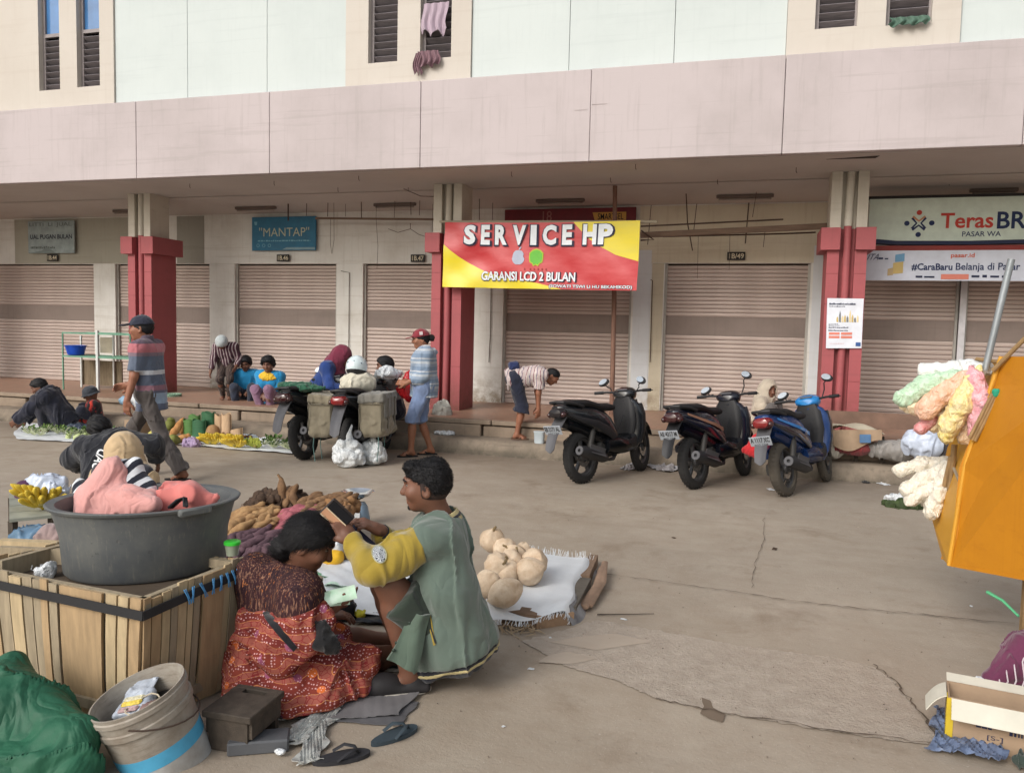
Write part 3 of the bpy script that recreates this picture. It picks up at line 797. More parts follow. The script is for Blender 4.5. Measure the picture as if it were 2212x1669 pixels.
for i in range(nn):
 for j in range(8):b.f.append((i*9+j,(i+1)*9+j,(i+1)*9+j+1,i*9+j+1))
b.build('yellow_corner',M_BY,t,smooth='all',fix=False)
SHADOWINK=flat_mat('banner_dark_ink',srgb(44,40,66));LT=flat_mat('banner_white_ink',srgb(226,232,238))
for s_,u0,u1,v0,v1,of,sp in[(ch,(a_-40)/2080,(c_-40)/2080,.66,.962,.05,1.0)for ch,a_,c_ in(('S',272,404),('E',462,560),('R',616,748),('V',806,950),('I',1000,1064),('C',1130,1274),('E',1336,1440),('H',1552,1690),('P',1708,1855))]+[('GARANSI LCD 2 BULAN',.214,.695,.115,.255,.03,1.0)]:
 k=.010 if v1-v0>.2 else .005
 lettering(s_,bo(.016),SHADOWINK,t,u0-k*.6,u1+k,v0-k*2.4,v1+k*1.2,offset=of+.01,space=sp,name='lettering_outline')
 lettering(s_,bo(.026),LT,t,u0,u1,v0,v1,offset=of,space=sp)
lettering('(SOWATI TSWI LI HU BEKAHIKOD)',bo(.009),SHADOWINK,t,.565,.98,.004,.075,offset=.06)
lettering('(SOWATI TSWI LI HU BEKAHIKOD)',bo(.011),LT,t,.567,.978,.010,.070,offset=.02)
ap=[]
for k in range(48):
 a_=2*PI*k/48+PI/2;rr=1+.12*math.cos(2*a_+PI)*(1 if math.sin(a_)>0 else .4)-.10*math.exp(-((((a_-PI/2+PI)%(2*PI))-PI)/.3)**2)-.08*math.exp(-((((a_+PI/2+PI)%(2*PI))-PI)/.3)**2)
 x_,y_=rr*math.cos(a_),rr*math.sin(a_)*1.02
 dx,dy=x_-1.18,y_-.22;dd=math.hypot(dx,dy)
 if dd<.42:x_,y_=1.18+dx/dd*.42,.22+dy/dd*.42
 ap.append((x_,y_))
SILV=flat_mat('silver_ink',srgb(176,184,204))
em=lambda x_,y_:(.402+.0345*x_,.470+.105*y_)
b=MB();b.add([bo(.010)(*em(x_,y_))for x_,y_ in ap]+[bo(.010)(*em(0,0))],[(i,(i+1)%48,48)for i in range(48)]);b.build('apple_emblem',SILV,t,fix=False)
b=MB();b.add([bo(.010)(*em(x_,y_))for x_,y_ in((.02,1.08),(.10,1.35),(.38,1.62),(.40,1.40),(.22,1.15))],[(0,1,2,3,4)]);b.build('apple_leaf',SILV,t,fix=False)
gm=lambda x_,y_:(.494+.0375*x_,.475+.125*y_)
hexa=[(0,1),(.45,.85),(.8,.5),(.82,-.1),(.75,-.55),(.4,-.75),(.3,-1),(0,-.85),(-.3,-1),(-.4,-.75),(-.75,-.55),(-.82,-.1),(-.8,.5),(-.45,.85)]
b=MB();b.add([bo(.009)(*gm(x_*1.16,y_*1.08))for x_,y_ in hexa],[tuple(range(14))]);b.build('green_emblem_edge',flat_mat('lime_ink',srgb(176,196,60)),t,fix=False)
b=MB();b.add([bo(.011)(*gm(x_,y_*.92))for x_,y_ in hexa],[tuple(range(14))]);b.build('green_emblem',flat_mat('green_ink',srgb(104,186,66)),t,fix=False)
for k,u in enumerate((.435,.465,.485,.505,.525,.545)):
 b=MB();b.add([bo(.010)(u+du*.006,.28+dv*.03)for du,dv in((0,0),(1,0),(1,1),(0,1))],[(0,1,2,3)]);b.build('small_letter',flat_mat('dull_red_ink',srgb(150,44,44)),t,fix=False)
b=MB();b.bar(P(950,479,10.72)-q4[0],P(1420,479,10.72)-q4[0],.03,.03);b.build('batten',mat('grey_batten',srgb(150,140,122),.8,stretch=(1,9,9)),t)
M_TIMB=mat('weathered_timber',srgb(128,98,84),.85,var=.3,stretch=(6,6,.7),scale=5);M_RUST=mat('rusty_iron',srgb(82,66,58),.8,var=.3)
M_TIMBH=mat('weathered_batten',srgb(120,100,86),.85,var=.3,stretch=(.7,8,8),scale=5)
pb,pt=P(1321,900,11.33),P(1328.5,400,11.33)
o=MB();o.tube([(pb.x,pb.y,ZF),((pb.x+pt.x)/2+.012,11.335,2.0),(pt.x,pt.y,ZC-.001)],[.036,.034,.031],10)
tag(o.build('timber_pole',M_TIMB,smooth=True),'brown timber pole standing behind the red and yellow banner','pole')
def rod(name,label,cat,pts,Y,r,m,group=None):
 w_=[P(*p,Y)if len(p)==2 else P(p[0],p[1],p[2])for p in pts];b=MB();b.tube([p-w_[0]for p in w_],r,6)
 o=b.build(name,m,smooth=True,loc=w_[0]);return tag(o,label,cat,group)
def bat(name,label,x0,y0,x1,y1,Y,w_,h_):
 a,c=P(x0,y0,Y),P(x1,y1,Y);b=MB();b.bar(V(0,0,0),c-a,w_,h_);return tag(b.build(name,M_TIMBH,loc=a),label,'beam')
bat('timber_beam','thick brown timber beam from the banner to the right red column',1384,508,1796,488,11.35,.06,.075)
bat('timber_batten','thin wooden batten from the MANTAP sign to the middle column',682,471.5,945,474,11.9,.03,.032)
rod('iron_bar','thin upper iron bar above the thick timber beam','bar',[(1384,489),(1692,474)],11.5,.012,M_RUST)
rod('iron_bar','thin lower iron bar below the thick timber beam','bar',[(1432,511),(1690,505),(1762,502)],11.6,.012,M_RUST)
rod('iron_bar','short iron strut at the right end of the banner','bar',[(1385,498),(1412,518),(1384,519)],11.3,.014,M_RUST)
Z6=lambda x,y:((680+x/3.338)/1.1573,(480+y/3.338)/1.1573)
Z7=lambda x,y:((1300+x/3.338)/1.1573,(480+y/3.338)/1.1573)
GW='wires and hooks hanging from the arcade ceiling'
for k,(pts,r)in enumerate([([Z6(135,15),Z6(135,240)],.014),([Z6(290,15),Z6(288,200)],.006),([Z6(468,60),Z6(464,205)],.007),([Z6(500,10),Z6(516,40),Z6(518,400),Z6(500,515),Z6(488,440),Z6(490,220)],.004),([Z6(613,100),Z6(613,205)],.004),([Z6(745,55),Z6(747,215)],.009),([Z6(872,105),Z6(868,215),Z6(884,450),Z6(876,640)],.004),([Z6(1022,55),Z6(1026,90),Z6(1020,215)],.005),([Z6(1158,85),Z6(1160,190)],.007),([Z6(1234,45),Z6(1230,195)],.006),([Z6(1342,100),Z6(1338,330)],.004),([Z6(970,308),Z6(1050,338),Z6(1155,308),Z6(1225,355),Z6(1300,378)],.006),([Z6(1155,260),Z6(1155,310)],.006),([Z6(1730,45),Z6(1730,235)],.007),([Z6(1842,90),Z6(1840,235)],.006),([Z7(1385,-10),Z7(1398,260),Z7(1440,490)],.011),([Z7(1475,100),Z7(1450,320)],.007),([Z7(1095,110),Z7(1065,440)],.007),([Z7(1910,90),Z7(1895,260),Z7(1880,430)],.012),([Z7(1975,-10),Z7(1940,210)],.006),([Z7(1488,370),Z7(1480,720)],.004),([Z7(1752,340),Z7(1745,650)],.004),([Z7(2048,300),Z7(2030,460)],.006),([(2014,545),(2014,490),(2017,470)],.005),([(2030,535),(2050,500),(2060,475)],.01)]):
 L=[Z6,Z7]
 od=['first','second','third','fourth','fifth','sixth','seventh','eighth','ninth','tenth','eleventh','twelfth','thirteenth'][k if k<13 else k-13 if k<15 else k-15]
 nm='left of the middle column' if k<13 else 'behind the banner top' if k<15 else 'over the wide shutter on the right'
 rod('hanging_wire','%s thin dark wire from the left hanging %s'%(od,nm),'wire',pts,11.75,r*.8,M_RUST,GW+' '+nm)
rod('loose_cable','loose black cable sagging along the soffit to the middle column','cable',[Z6(640,-275+195),Z6(820,-285+195),Z6(1000,-255+195),Z6(1100,-220+195),Z6(1240,-160+195),Z6(1385,-155+195)],11.1,.006,M_RUST)
for(x,y0,y1,wh)in((644,0,0,''),):pass
rod('wall_conduit','thin conduit down the white pier right of the second shutter','conduit',[Z6(575,658),Z6(645,672),Z6(640,1310)],12.23,.006,M_RUST)
rod('wall_conduit','thin black cable down the blue white pier right of the banner','conduit',[Z7(1090,730),Z7(1106,740),Z7(1085,1420)],12.22,.007,M_RUST)
rod('wall_conduit','thin black cable down the white pier below the banner left half','conduit',[Z6(1830,700),Z6(1822,1200),Z6(1810,1420)],12.23,.007,M_RUST)
for(x0,y0,x1,y1,wh)in[(509,442,596,441,'left of the MANTAP sign'),(808,438,898,436,'left of the middle column'),(1158,432,1263,429,'above the maroon sign'),(1548,420,1672,416,'over the wide shutter on the right'),(2095,408,2200,403,'over the bank sign'),(245,447,300,446,'left of the left column')]:
 Yl=11.85;a,c=P(x0,y0,Yl),P(x1,y1,Yl);L=(c.x-a.x)
 zc=ZC-(Yl-11.28)/(YW-11.28)*(ZC-3.475)
 t=thing('tube_light','unlit dusty tube light on the ceiling %s'%wh,'tube light',((a.x+c.x)/2,Yl,zc),group='unlit tube lights under the arcade')
 b=MB();b.box(-L/2,L/2,-.03,.03,-.045,-.002,ch=.006);b.build('housing',mat('lamp_housing',srgb(110,98,92),.7),t)
 b=MB();b.tube([(-L/2+.03,0,-.062),(L/2-.03,0,-.062)],.014,8);b.build('tube',mat('dusty_lamp_tube',srgb(150,140,134),.4),t,smooth=True)
M_HOOK=M_RUST
for k,(px,py)in enumerate([(620,452),(405,458),(788,452),(1095,455)]):pass
for k,(px,py)in enumerate([(592,391),(730,405),(775,380),(882,405),(1105,371),(1319,384),(1373,355),(1550,388),(1720,362),(2050,390),(410,397)]):
 g=G(px,py,ZC-.001);b=MB();b.tube([(0,0,0),(0,0,-.05),(.012,0,-.065)],.004,5)
 tag(b.build('soffit_hook',M_RUST,loc=g),'small rusty hook left in the balcony soffit','hook','small rusty hooks in the balcony soffit')
def hang(name,label,m,x0,x1,y0,y1,Y,seed,depth=.05,fringe=0):
 a,c=P(x0,y0,Y),P(x1,y0,Y);zb=P(x0,y1,Y).z;r=np.random.default_rng(seed);ph=r.uniform(0,6,4)
 def fn(u,v):
  z=a.z+(zb-a.z)*v*(1-.22*abs(math.sin(u*7+ph[0]))*v)
  return V(a.x+(c.x-a.x)*u+.02*math.sin(v*5+ph[1]),Y-depth*(math.sin(u*22+ph[2])*.5+.5)*(.3+.7*v),z)
 b=MB();b.sheet(fn,40,10,.006);return tag(b.build(name,m,smooth=True),label,'cloth')
M_MAUVE=mat('mauve_cloth',srgb(176,158,172),.9,var=.25,sheen=.3,stretch=(12,1,1));M_MAUVED=mat('dull_plum_cloth',srgb(128,100,108),.9,var=.35,stretch=(12,1,1))
hang('drying_cloth','mauve pleated cloth hanging in the middle upper window',M_MAUVE,913,968,10,84,YU-.02,3)
hang('fringed_rag','dark plum rag bunched over the sill of the middle upper window',M_MAUVED,906,950,112,150,YU-.07,5,.06)
hang('fringed_rag','thin frayed rag strip trailing left below the middle upper window',M_MAUVED,896,912,116,165,YU-.08,6,.03)
hang('green_tarp_roll','green tarp roll sagging out of the right upper window',mat('green_tarp_roll',srgb(84,112,98),.7),1922,2006,40,62,YU-.08,8,.06)
def m_skin(name,c):
 t=NT(name);n=t.noise(9,5,.6);k=t.mix(t.rng(n,.3,.7),sh(c,.84),sh(c,1.12));t.col(k)
 t.b.inputs['Roughness'].default_value=.5;t.b.inputs['Specular IOR Level'].default_value=.4
 t.b.inputs['Subsurface Weight'].default_value=.12;t.b.inputs['Subsurface Radius'].default_value=(.02,.008,.005);t.b.inputs['Subsurface Scale'].default_value=.5
 t.bump(t.noise(140,3,.6),.12,.002);return t.m
SK={'a':m_skin('skin_brown',srgb(148,100,78)),'b':m_skin('skin_dark_brown',srgb(116,80,64)),'c':m_skin('skin_warm_brown',srgb(152,104,80))}
M_HAIR=mat('black_hair',srgb(24,23,26),.6,var=.5,scale=60,bump=.6,bscale=420,dist=.003,spec=.3)
M_EYE=mat('eye_dark',srgb(18,14,12),.2,bump=0)
M_SCLERA=mat('eye_white',srgb(116,104,96),.3,bump=0)
def cloth(name,c,**k):
 kw=dict(rough=.92,var=.16,scale=5,bump=.35,bscale=260,sheen=.25,dist=.002,wrk=5.5,wd=.03);kw.update(k);return mat(name,c,**kw)
def m_stripes(name,stops,axis=2,scale=1.0,off=0.0,wob=.0,rough=.9,rep=False,coord=None,fuzz=.0):
 """printed / woven stripes along an object axis; stops = [(pos, colour)]"""
 t=NT(name);p=coord(t)if coord else t.sep()[axis]
 n=t.noise(5,4,.6)
 if wob:p=t.math('ADD',p,t.math('MULTIPLY',t.math('SUBTRACT',n,.5),wob))
 x=t.math('ADD',t.math('MULTIPLY',p,scale),off)
 if rep:x=t.math('FRACT',x)
 c=t.ramp(x,stops,const=not fuzz)
 c=t.mix(t.rng(n,.3,.7,0,.35),c,t.mix(1,c,(.62,.6,.6),'MULTIPLY'))
 t.col(c);t.b.inputs['Roughness'].default_value=rough;t.b.inputs['Sheen Weight'].default_value=.2;t.b.inputs['Specular IOR Level'].default_value=.25
 rd=t.math('ABSOLUTE',t.math('SUBTRACT',t.noise(5,2.5,.5,None,.6),.5));t.bump(t.math('ADD',t.rng(rd,0,.22),t.math('MULTIPLY',t.noise(260,2,.6),.10)),.34,.03);return t.m
def ik(a,b,l1,l2,hint):
 d=b-a;L=min(d.length,(l1+l2)*.998);d=d.normalized();b2=a+d*L
 x=(l1*l1-l2*l2+L*L)/(2*L);h=math.sqrt(max(l1*l1-x*x,0))
 hp=hint-d*hint.dot(d);hp=hp.normalized()if hp.length>1e-6 else V(0,0,1)
 return a+d*x+hp*h,b2
def pose(root,phi,s=1.0,pel=(0,0,.90),neck=(.0,0,1.38),head=(.035,0,1.535),face=None,up=None,wl=(.06,.25,.78),wr=(.06,-.25,.78),al=(0,.1,.08),ar=(0,-.1,.08),elh=((-1,.6,-.4),(-1,-.6,-.4)),knh=((1,.25,.2),(1,-.25,.2)),fdl=(1,.12,0),fdr=(1,-.12,0),shw=.165,twist=0,hdl=None,hdr=None):
 """joints relative to the root, from (forward, left, up) positions"""
 f,l,z=V(math.cos(phi),math.sin(phi),0),V(-math.sin(phi),math.cos(phi),0),V(0,0,1)
 D=lambda q:f*q[0]+l*q[1]+z*q[2]
 W=lambda q:D(q)*s
 J={'s':s,'pel':W(pel),'neck':W(neck),'head':W(head)}
 t=(J['neck']-J['pel']).normalized();lt=(l*math.cos(twist)+f*math.sin(twist));lt=(lt-t*lt.dot(t)).normalized()
 J['shL']=J['neck']+(lt*shw-t*.055)*s;J['shR']=J['neck']+(-lt*shw-t*.055)*s
 J['hpL']=J['pel']+(l*.085-t*.03)*s;J['hpR']=J['pel']+(-l*.085-t*.03)*s
 for S,w_,a_,i in(('L',wl,al,0),('R',wr,ar,1)):
  J['el'+S],J['wa'+S]=ik(J['sh'+S],W(w_),.275*s,.25*s,D(elh[i]))
  J['kn'+S],J['an'+S]=ik(J['hp'+S],W(a_),.43*s,.42*s,D(knh[i]))
 J['ftL'],J['ftR']=D(fdl).normalized(),D(fdr).normalized()
 J['face']=(D(face)if face else f).normalized();J['up']=(D(up)if up else(J['head']-J['neck'])).normalized()
 J['hdL']=tuple(D(q)for q in hdl)if hdl else None;J['hdR']=tuple(D(q)for q in hdr)if hdr else None
 return J
def axes(J):
 t=(J['neck']-J['pel']).normalized();l=(J['shL']-J['shR']);l=(l-t*l.dot(t)).normalized();f=l.cross(t)
 hf=J['face'];hu=J['up'];hu=(hu-hf*hu.dot(hf)).normalized();hl=hu.cross(hf)
 return t,l,f,hf,hu,hl
def torso(S,J,inf=0.0,fat=1.0,shr=0.058,k=.05,fem=0,top=True,belly=0):
 s=J['s'];t,l,f,*_=axes(J);pe,ne=J['pel'],J['neck'];h=(ne-pe).length
 pts=[(0.0,.062,.102*fat,-.005),(.26,.052,.094*fat,.0),(.50,.058,.098*fat,.008),(.74,.070,.104*fat,.006)]
 for sg in(-1,1):
  q=[(pe+t*h*a+(l*sg*b+f*c)*s,r*s+inf)for a,b,r,c in pts]
  for(p1,r1),(p2,r2)in zip(q,q[1:]):S.rc(p1,p2,r1,r2,k=k*s)
  S.rc(pe+t*h*.78,J['sh'+('L' if sg>0 else 'R')],.075*s+inf,shr*s+inf,k=k*s)
  S.rc(ne-t*.03*s,J['sh'+('L' if sg>0 else 'R')],.05*s+inf*.6,shr*.95*s+inf,k=k*s)
  if fem:S.el(pe+t*h*.66+(l*sg*.07+f*.085)*s,[(.055+fem)*s+inf]*3,k=.04*s)
 if belly:S.el(pe+t*h*.3+f*.05*s,[belly+inf]*3,k=.06)
def arm(S,J,side,fr=1.0,inf=0.0,r=(.050,.041,.028),k=.02,hand=False):
 s=J['s'];a,e,w_=J['sh'+side],J['el'+side],J['wa'+side]
 if fr<=.5:
  u=fr/.5;p=a.lerp(e,u);d=(e-a).normalized()
  S.rc(a,p+d*.03,r[0]*s+inf,(r[0]+(r[1]-r[0])*u)*s+inf,k=k,clip=(p,d))
 else:
  S.rc(a,e,r[0]*s+inf,r[1]*s+inf,k=k)
  u=(fr-.5)/.5;p=e.lerp(w_,u);d=(w_-e).normalized()
  S.rc(e,p+d*(.02 if fr<1 or inf else 0),r[1]*s+inf,(r[1]+(r[2]-r[1])*u)*s+inf,k=k,clip=(p,d)if(fr<1 or inf)else None)
def handp(S,w_,d,n,s=1.0,curl=.5,thumb=1,fat=1.0,spread=1.0):
 """palm, four unequal fingers and a thumb; d: wrist->fingers, n: palm side normal, thumb: side sign"""
 d=Vector(d).normalized();n=Vector(n);n=(n-d*n.dot(d)).normalized();sd=d.cross(n)*thumb
 M=Matrix((d,sd,n)).transposed()
 S.rc(w_-d*.01,w_+d*.03,.026*s,.028*s,k=.015)
 S.bx(w_+d*.052*s,V(.047,.040,.0135)*s*V(1,1,1).x,M,rd=.012*s,k=.015)
 for i,(o,L)in enumerate(((.030,.066),(.010,.076),(-.011,.070),(-.031,.054))):
  b=w_+(d*(.092-abs(o)*.12)+sd*o)*s;c=curl*(1+.12*i)
  dd=d*math.cos(c*.7)+n*math.sin(c*.7)+sd*o*2.2*spread;m=b+dd.normalized()*L*.52*s
  d2=d*math.cos(c*1.7)+n*math.sin(c*1.7)+sd*o*1.6*spread;e=m+d2 .normalized()*L*.5*s
  r=.0088*s*fat
  S.rc(b,m,r,r*.95,k=.006);S.rc(m,e,r*.95,r*.78,k=.004)
 b=w_+(d*.022+sd*.034)*s;m=b+(d*.7+sd*.62+n*.25).normalized()*.042*s;e=m+(d*.9+sd*.2+n*.35).normalized()*.032*s
 S.rc(b,m,.0125*s*fat,.0105*s*fat,k=.012);S.rc(m,e,.0105*s*fat,.0082*s*fat,k=.004)
def leg(S,J,side,fr=1.0,inf=0.0,r=(.082,.054,.036),k=.03,flare=0.0):
 s=J['s'];a,e,w_=J['hp'+side],J['kn'+side],J['an'+side]
 if fr<=.5:
  u=fr/.5;p=a.lerp(e,u);d=(e-a).normalized()
  S.rc(a,p+d*.03,r[0]*s+inf,(r[0]+(r[1]-r[0])*u)*s+inf+flare,k=k,clip=(p,d))
 else:
  S.rc(a,e,r[0]*s+inf,r[1]*s+inf,k=k)
  u=(fr-.5)/.5;p=e.lerp(w_,u);d=(w_-e).normalized()
  S.rc(e,p+d*(.02 if fr<1 or inf else 0),r[1]*s+inf,(r[1]+(r[2]-r[1])*u)*s+inf+flare,k=k,clip=(p,d)if(fr<1 or inf)else None)
  if not inf:
   bk=(e-a).normalized();c=e.lerp(w_,.3);S.rc(c+bk*.012,e.lerp(w_,.5),.05*s,.042*s,k=.03)
def foot(S,J,side,bare=True):
 s=J['s'];w_,fd=J['an'+side],J['ft'+side];z=V(0,0,1);sd=z.cross(fd)*(1 if side=='L' else-1)
 S.rc(w_,w_-fd*.03*s-z*.04*s,.036*s,.032*s,k=.02)
 S.rc(w_-z*.02*s,w_+(fd*.10-z*.055)*s,.034*s,.022*s,k=.02)
 S.rc(w_+(fd*.09-sd*.02-z*.058)*s,w_+(fd*.09+sd*.025-z*.058)*s,.021*s,k=.015)
 for i,(o,L)in enumerate(((-.030,.155),(-.012,.152),(.004,.146),(.018,.138),(.031,.126))):
  p=w_+(fd*(L-.02)-fd*.0+sd*o-z*.064)*s;S.rc(w_+(fd*.1+sd*o*.8-z*.060)*s,p,.012*s,(.013 if i==0 else .009)*s,k=.008)
def headp(S,J,big=1.0,ears=True,neck=True):
 s=J['s']*big;t,l,f,hf,hu,hl=axes(J);c=J['head'];M=Matrix((hf,hl,hu)).transposed()
 S.el(c+hu*.012*s-hf*.008*s,V(.100,.079,.100)*s,M,k=.02)
 S.el(c+hf*.022*s-hu*.05*s,V(.070,.062,.072)*s,M,k=.035)
 S.el(c+hf*.062*s-hu*.098*s,V(.026,.030,.024)*s,M,k=.03)
 S.rc(c+hf*.088*s+hu*.012*s,c+hf*.113*s-hu*.030*s,.011*s,.0155*s,k=.014)
 S.rc(c+(hf*.092-hu*.036+hl*.013)*s,c+(hf*.092-hu*.036-hl*.013)*s,.011*s,k=.01)
 S.rc(c+(hf*.086+hu*.030+hl*.04)*s,c+(hf*.092+hu*.030)*s,.010*s,.012*s,k=.015);S.rc(c+(hf*.086+hu*.030-hl*.04)*s,c+(hf*.092+hu*.030)*s,.010*s,.012*s,k=.015)
 for dz in(-.062,-.076):S.rc(c+(hf*.088+hu*dz+hl*.018)*s,c+(hf*.088+hu*dz-hl*.018)*s,.0085*s,k=.009)
 for sg in(-1,1):
  S.el(c+(hf*.094+hl*sg*.033+hu*.010)*s,V(.012,.018,.011)*s,M,k=.012,sub=True)
  S.el(c+(hf*.066+hl*sg*.044-hu*.028)*s,[.024*s]*3,k=.03)
  if ears:
   S.el(c+(-hf*.012+hl*sg*.080-hu*.018)*s,V(.022,.010,.034)*s,M,k=.008)
   S.el(c+(-hf*.006+hl*sg*.090-hu*.016)*s,V(.012,.007,.020)*s,M,k=.006,sub=True)
 if neck:S.rc(J['neck']-t*.02*J['s'],c-hu*.07*s-hf*.025*s,.056*J['s'],.050*J['s'],k=.03)
def eyes(J,root,big=1.0,brow=True):
 s=J['s']*big;*_,hf,hu,hl=axes(J);c=J['head'];M=Matrix((hf,hl,hu)).transposed()
 for sg in(-1,1):
  e=c+(hf*.083+hl*sg*.033+hu*.008)*s
  b=MB();b.ell(e-hf*.003*s,V(.0095,.0135,.0062)*s,10,8,M);b.build('eye',M_SCLERA,root,smooth='all')
  b=MB();b.ell(e+hf*.002*s,V(.0062,.0075,.0068)*s,8,6,M);b.build('iris',M_EYE,root,smooth='all')
  if brow:
   b=MB();b.tube([c+(hf*.098+hl*sg*.014+hu*.030)*s,c+(hf*.098+hl*sg*.034+hu*.036)*s,c+(hf*.084+hl*sg*.054+hu*.030)*s],[.0035*s,.005*s,.003*s],6);b.build('eyebrow',M_HAIR,root,smooth='all')
def hair(J,root,big=1.0,thick=.013,line=(.62,.78),lump=.006,f=60,back=.0,low=None,name='hair',m=None):
 """hair cap: hairline plane normal = line[0]*face - line[1]*up"""
 s=J['s']*big;*_,hf,hu,hl=axes(J);c=J['head'];M=Matrix((hf,hl,hu)).transposed();S=SDF()
 cl=[(c+hu*.012*s+hf*.030*s,hf*line[0]-hu*line[1])]
 if low is not None:cl.append((c-hu*low*s,-hu))
 S.el(c+hu*.014*s-hf*.010*s,V(.100+thick,.079+thick,.100+thick)*s,M,k=.012,clip=cl)
 S.el(c+hu*.040*s+hf*.010*s,V(.088+thick,.074+thick,.075+thick)*s,M,k=.012,clip=[(c+hf*.078*s+hu*.055*s,hf*.8-hu*.6)])
 return S.build(name,m or M_HAIR,root,.006,disp=lambda q:lump*noise3(q,3,f,2))
def strands(o,root,n,ln,flow=None,lift=.35,w=.0011,seed=1,name='hair_strands'):
 """short strands rooted on a hair surface; flow(p)->direction they are combed in"""
 me=o.data;rg=np.random.default_rng(seed);N=len(me.vertices);co=np.zeros(N*3,np.float32);me.vertices.foreach_get('co',co);co=co.reshape(-1,3);no=np.array([tuple(v.normal)for v in me.vertices],np.float32);b=MB()
 for i in rg.integers(0,N,n):
  p,nn=Vector(co[i]),Vector(no[i]);d=Vector(rg.normal(size=3));d=flow(p)+d*.25 if flow else d
  d=(d-nn*d.dot(nn)).normalized();L=ln*rg.uniform(.6,1.2);a=p-nn*.001;m=a+(d*(1-lift)+nn*lift)*L*.5+nn*.0015;e=m+(d*1.0+nn*lift*.3+Vector(rg.normal(size=3))*.18)*L*.5;s=d.cross(nn).normalized()*w
  b.add([a-s,a+s,m+s*.8,m-s*.8,e],[(0,1,2,3),(3,2,4)])
 x=b.build(name,M_HAIR,root,smooth='all',fix=False);tag(x,kind='stuff');return x
def hemplane(J,hem,tilt=None):
 t,l,f,*_=axes(J);return(J['pel']-t*hem,-(tilt if tilt is not None else t))
def shirt(J,root,m,sleeve=.45,hem=.14,inf=.016,fat=1.0,name='shirt',cell=.009,fold=.005,seed=1,fem=0,sl_inf=None,cut=None,belly=0,neckcut=True):
 S=SDF();s=J['s'];t,l,f,*_=axes(J)
 torso(S,J,inf,fat,fem=fem,belly=belly)
 S.rc(J['pel'],J['pel']-t*hem*s,.13*fat*s+inf,.135*fat*s+inf,k=.05)if hem>.1 else None
 for sd in 'LR':
  if sleeve:arm(S,J,sd,sleeve,sl_inf if sl_inf is not None else inf+.006,k=.035)
 c=[hemplane(J,hem)]if cut is None else cut
 if neckcut:S.rc(J['neck']-t*.012*s,J['neck']+t*.12*s,.058*s,.07*s,k=.006,sub=True)
 return S.build(name,m,root,cell,disp=folds(fold,11,seed,(1,1,.6)),cut=c)
def trousers(J,root,m,fr=1.0,inf=.016,name='trousers',flare=.0,cell=.009,fold=.006,seed=2,fat=1.0):
 S=SDF();t,l,f,*_=axes(J);s=J['s']
 for sg in(-1,1):S.rc(J['pel']+(l*sg*.055-t*.02)*s,J['pel']+(l*sg*.05+t*.10)*s,.104*fat*s+inf,.098*fat*s+inf,k=.04,clip=(J['pel']+t*.12*s,t))
 S.rc(J['hpL'],J['hpR'],.09*fat*s+inf,k=.04)
 for sd in 'LR':leg(S,J,sd,fr,inf,flare=flare)
 return S.build(name,m,root,cell,disp=folds(fold,13,seed,(1,1,.7)))
def body(J,root,sk,cell=.008,hands=True,bare=True,hand_curl=.45,big=1.0,fat=1.0,ears=True,thick=1.0):
 S=SDF();torso(S,J,0,fat)
 s=J['s'];t,l,f,*_=axes(J)
 S.rc(J['hpL'],J['hpR'],.085*s,k=.04)
 for sd in 'LR':
  arm(S,J,sd,r=(.050*thick,.041*thick,.029));leg(S,J,sd,r=(.080*thick,.053*thick,.036));foot(S,J,sd)
  if hands:
   e,w_=J['el'+sd],J['wa'+sd];hd=J.get('hd'+sd)
   d,n=hd[:2]if hd else((w_-e).normalized(),(l*(-1 if sd=='L' else 1))-f*.3)
   handp(S,w_,d,n,s*.98,hd[2]if hd and len(hd)>2 and isinstance(hd[2],(int,float))else hand_curl,thumb=(1 if sd=='R' else-1)*(-1),fat=1.0 if cell<.0065 else 1.25)
 headp(S,J,big,ears)
 return S.build('body',SK[sk],root,cell)
def sandals(J,root,m):
 for sd in 'LR':
  a,fd=J['an'+sd],J['ft'+sd];s=J['s'];z=V(0,0,1);sdv=z.cross(fd);b=MB()
  c=a+fd*.045*s;zb=a.z-.083*s
  pts=[(c+fd*(.135*math.cos(k*PI/8))*s+sdv*(.046*math.sin(k*PI/8)*(1+.12*math.cos(k*PI/8)))*s)for k in range(16)]
  b.add([V(p.x,p.y,zb)for p in pts]+[V(p.x,p.y,zb+.014)for p in pts],[tuple(range(15,-1,-1)),tuple(range(16,32))]+[(k,(k+1)%16,16+(k+1)%16,16+k)for k in range(16)])
  b.tube([a+(fd*.10)*s-z*.032*s,a+(fd*.05+sdv*.04)*s-z*.055*s,a+(fd*.02+sdv*.046)*s-z*.07*s],.007,6);b.tube([a+(fd*.10)*s-z*.032*s,a+(fd*.05-sdv*.04)*s-z*.055*s,a+(fd*.02-sdv*.046)*s-z*.07*s],.007,6)
  b.build('sandal',m,root)
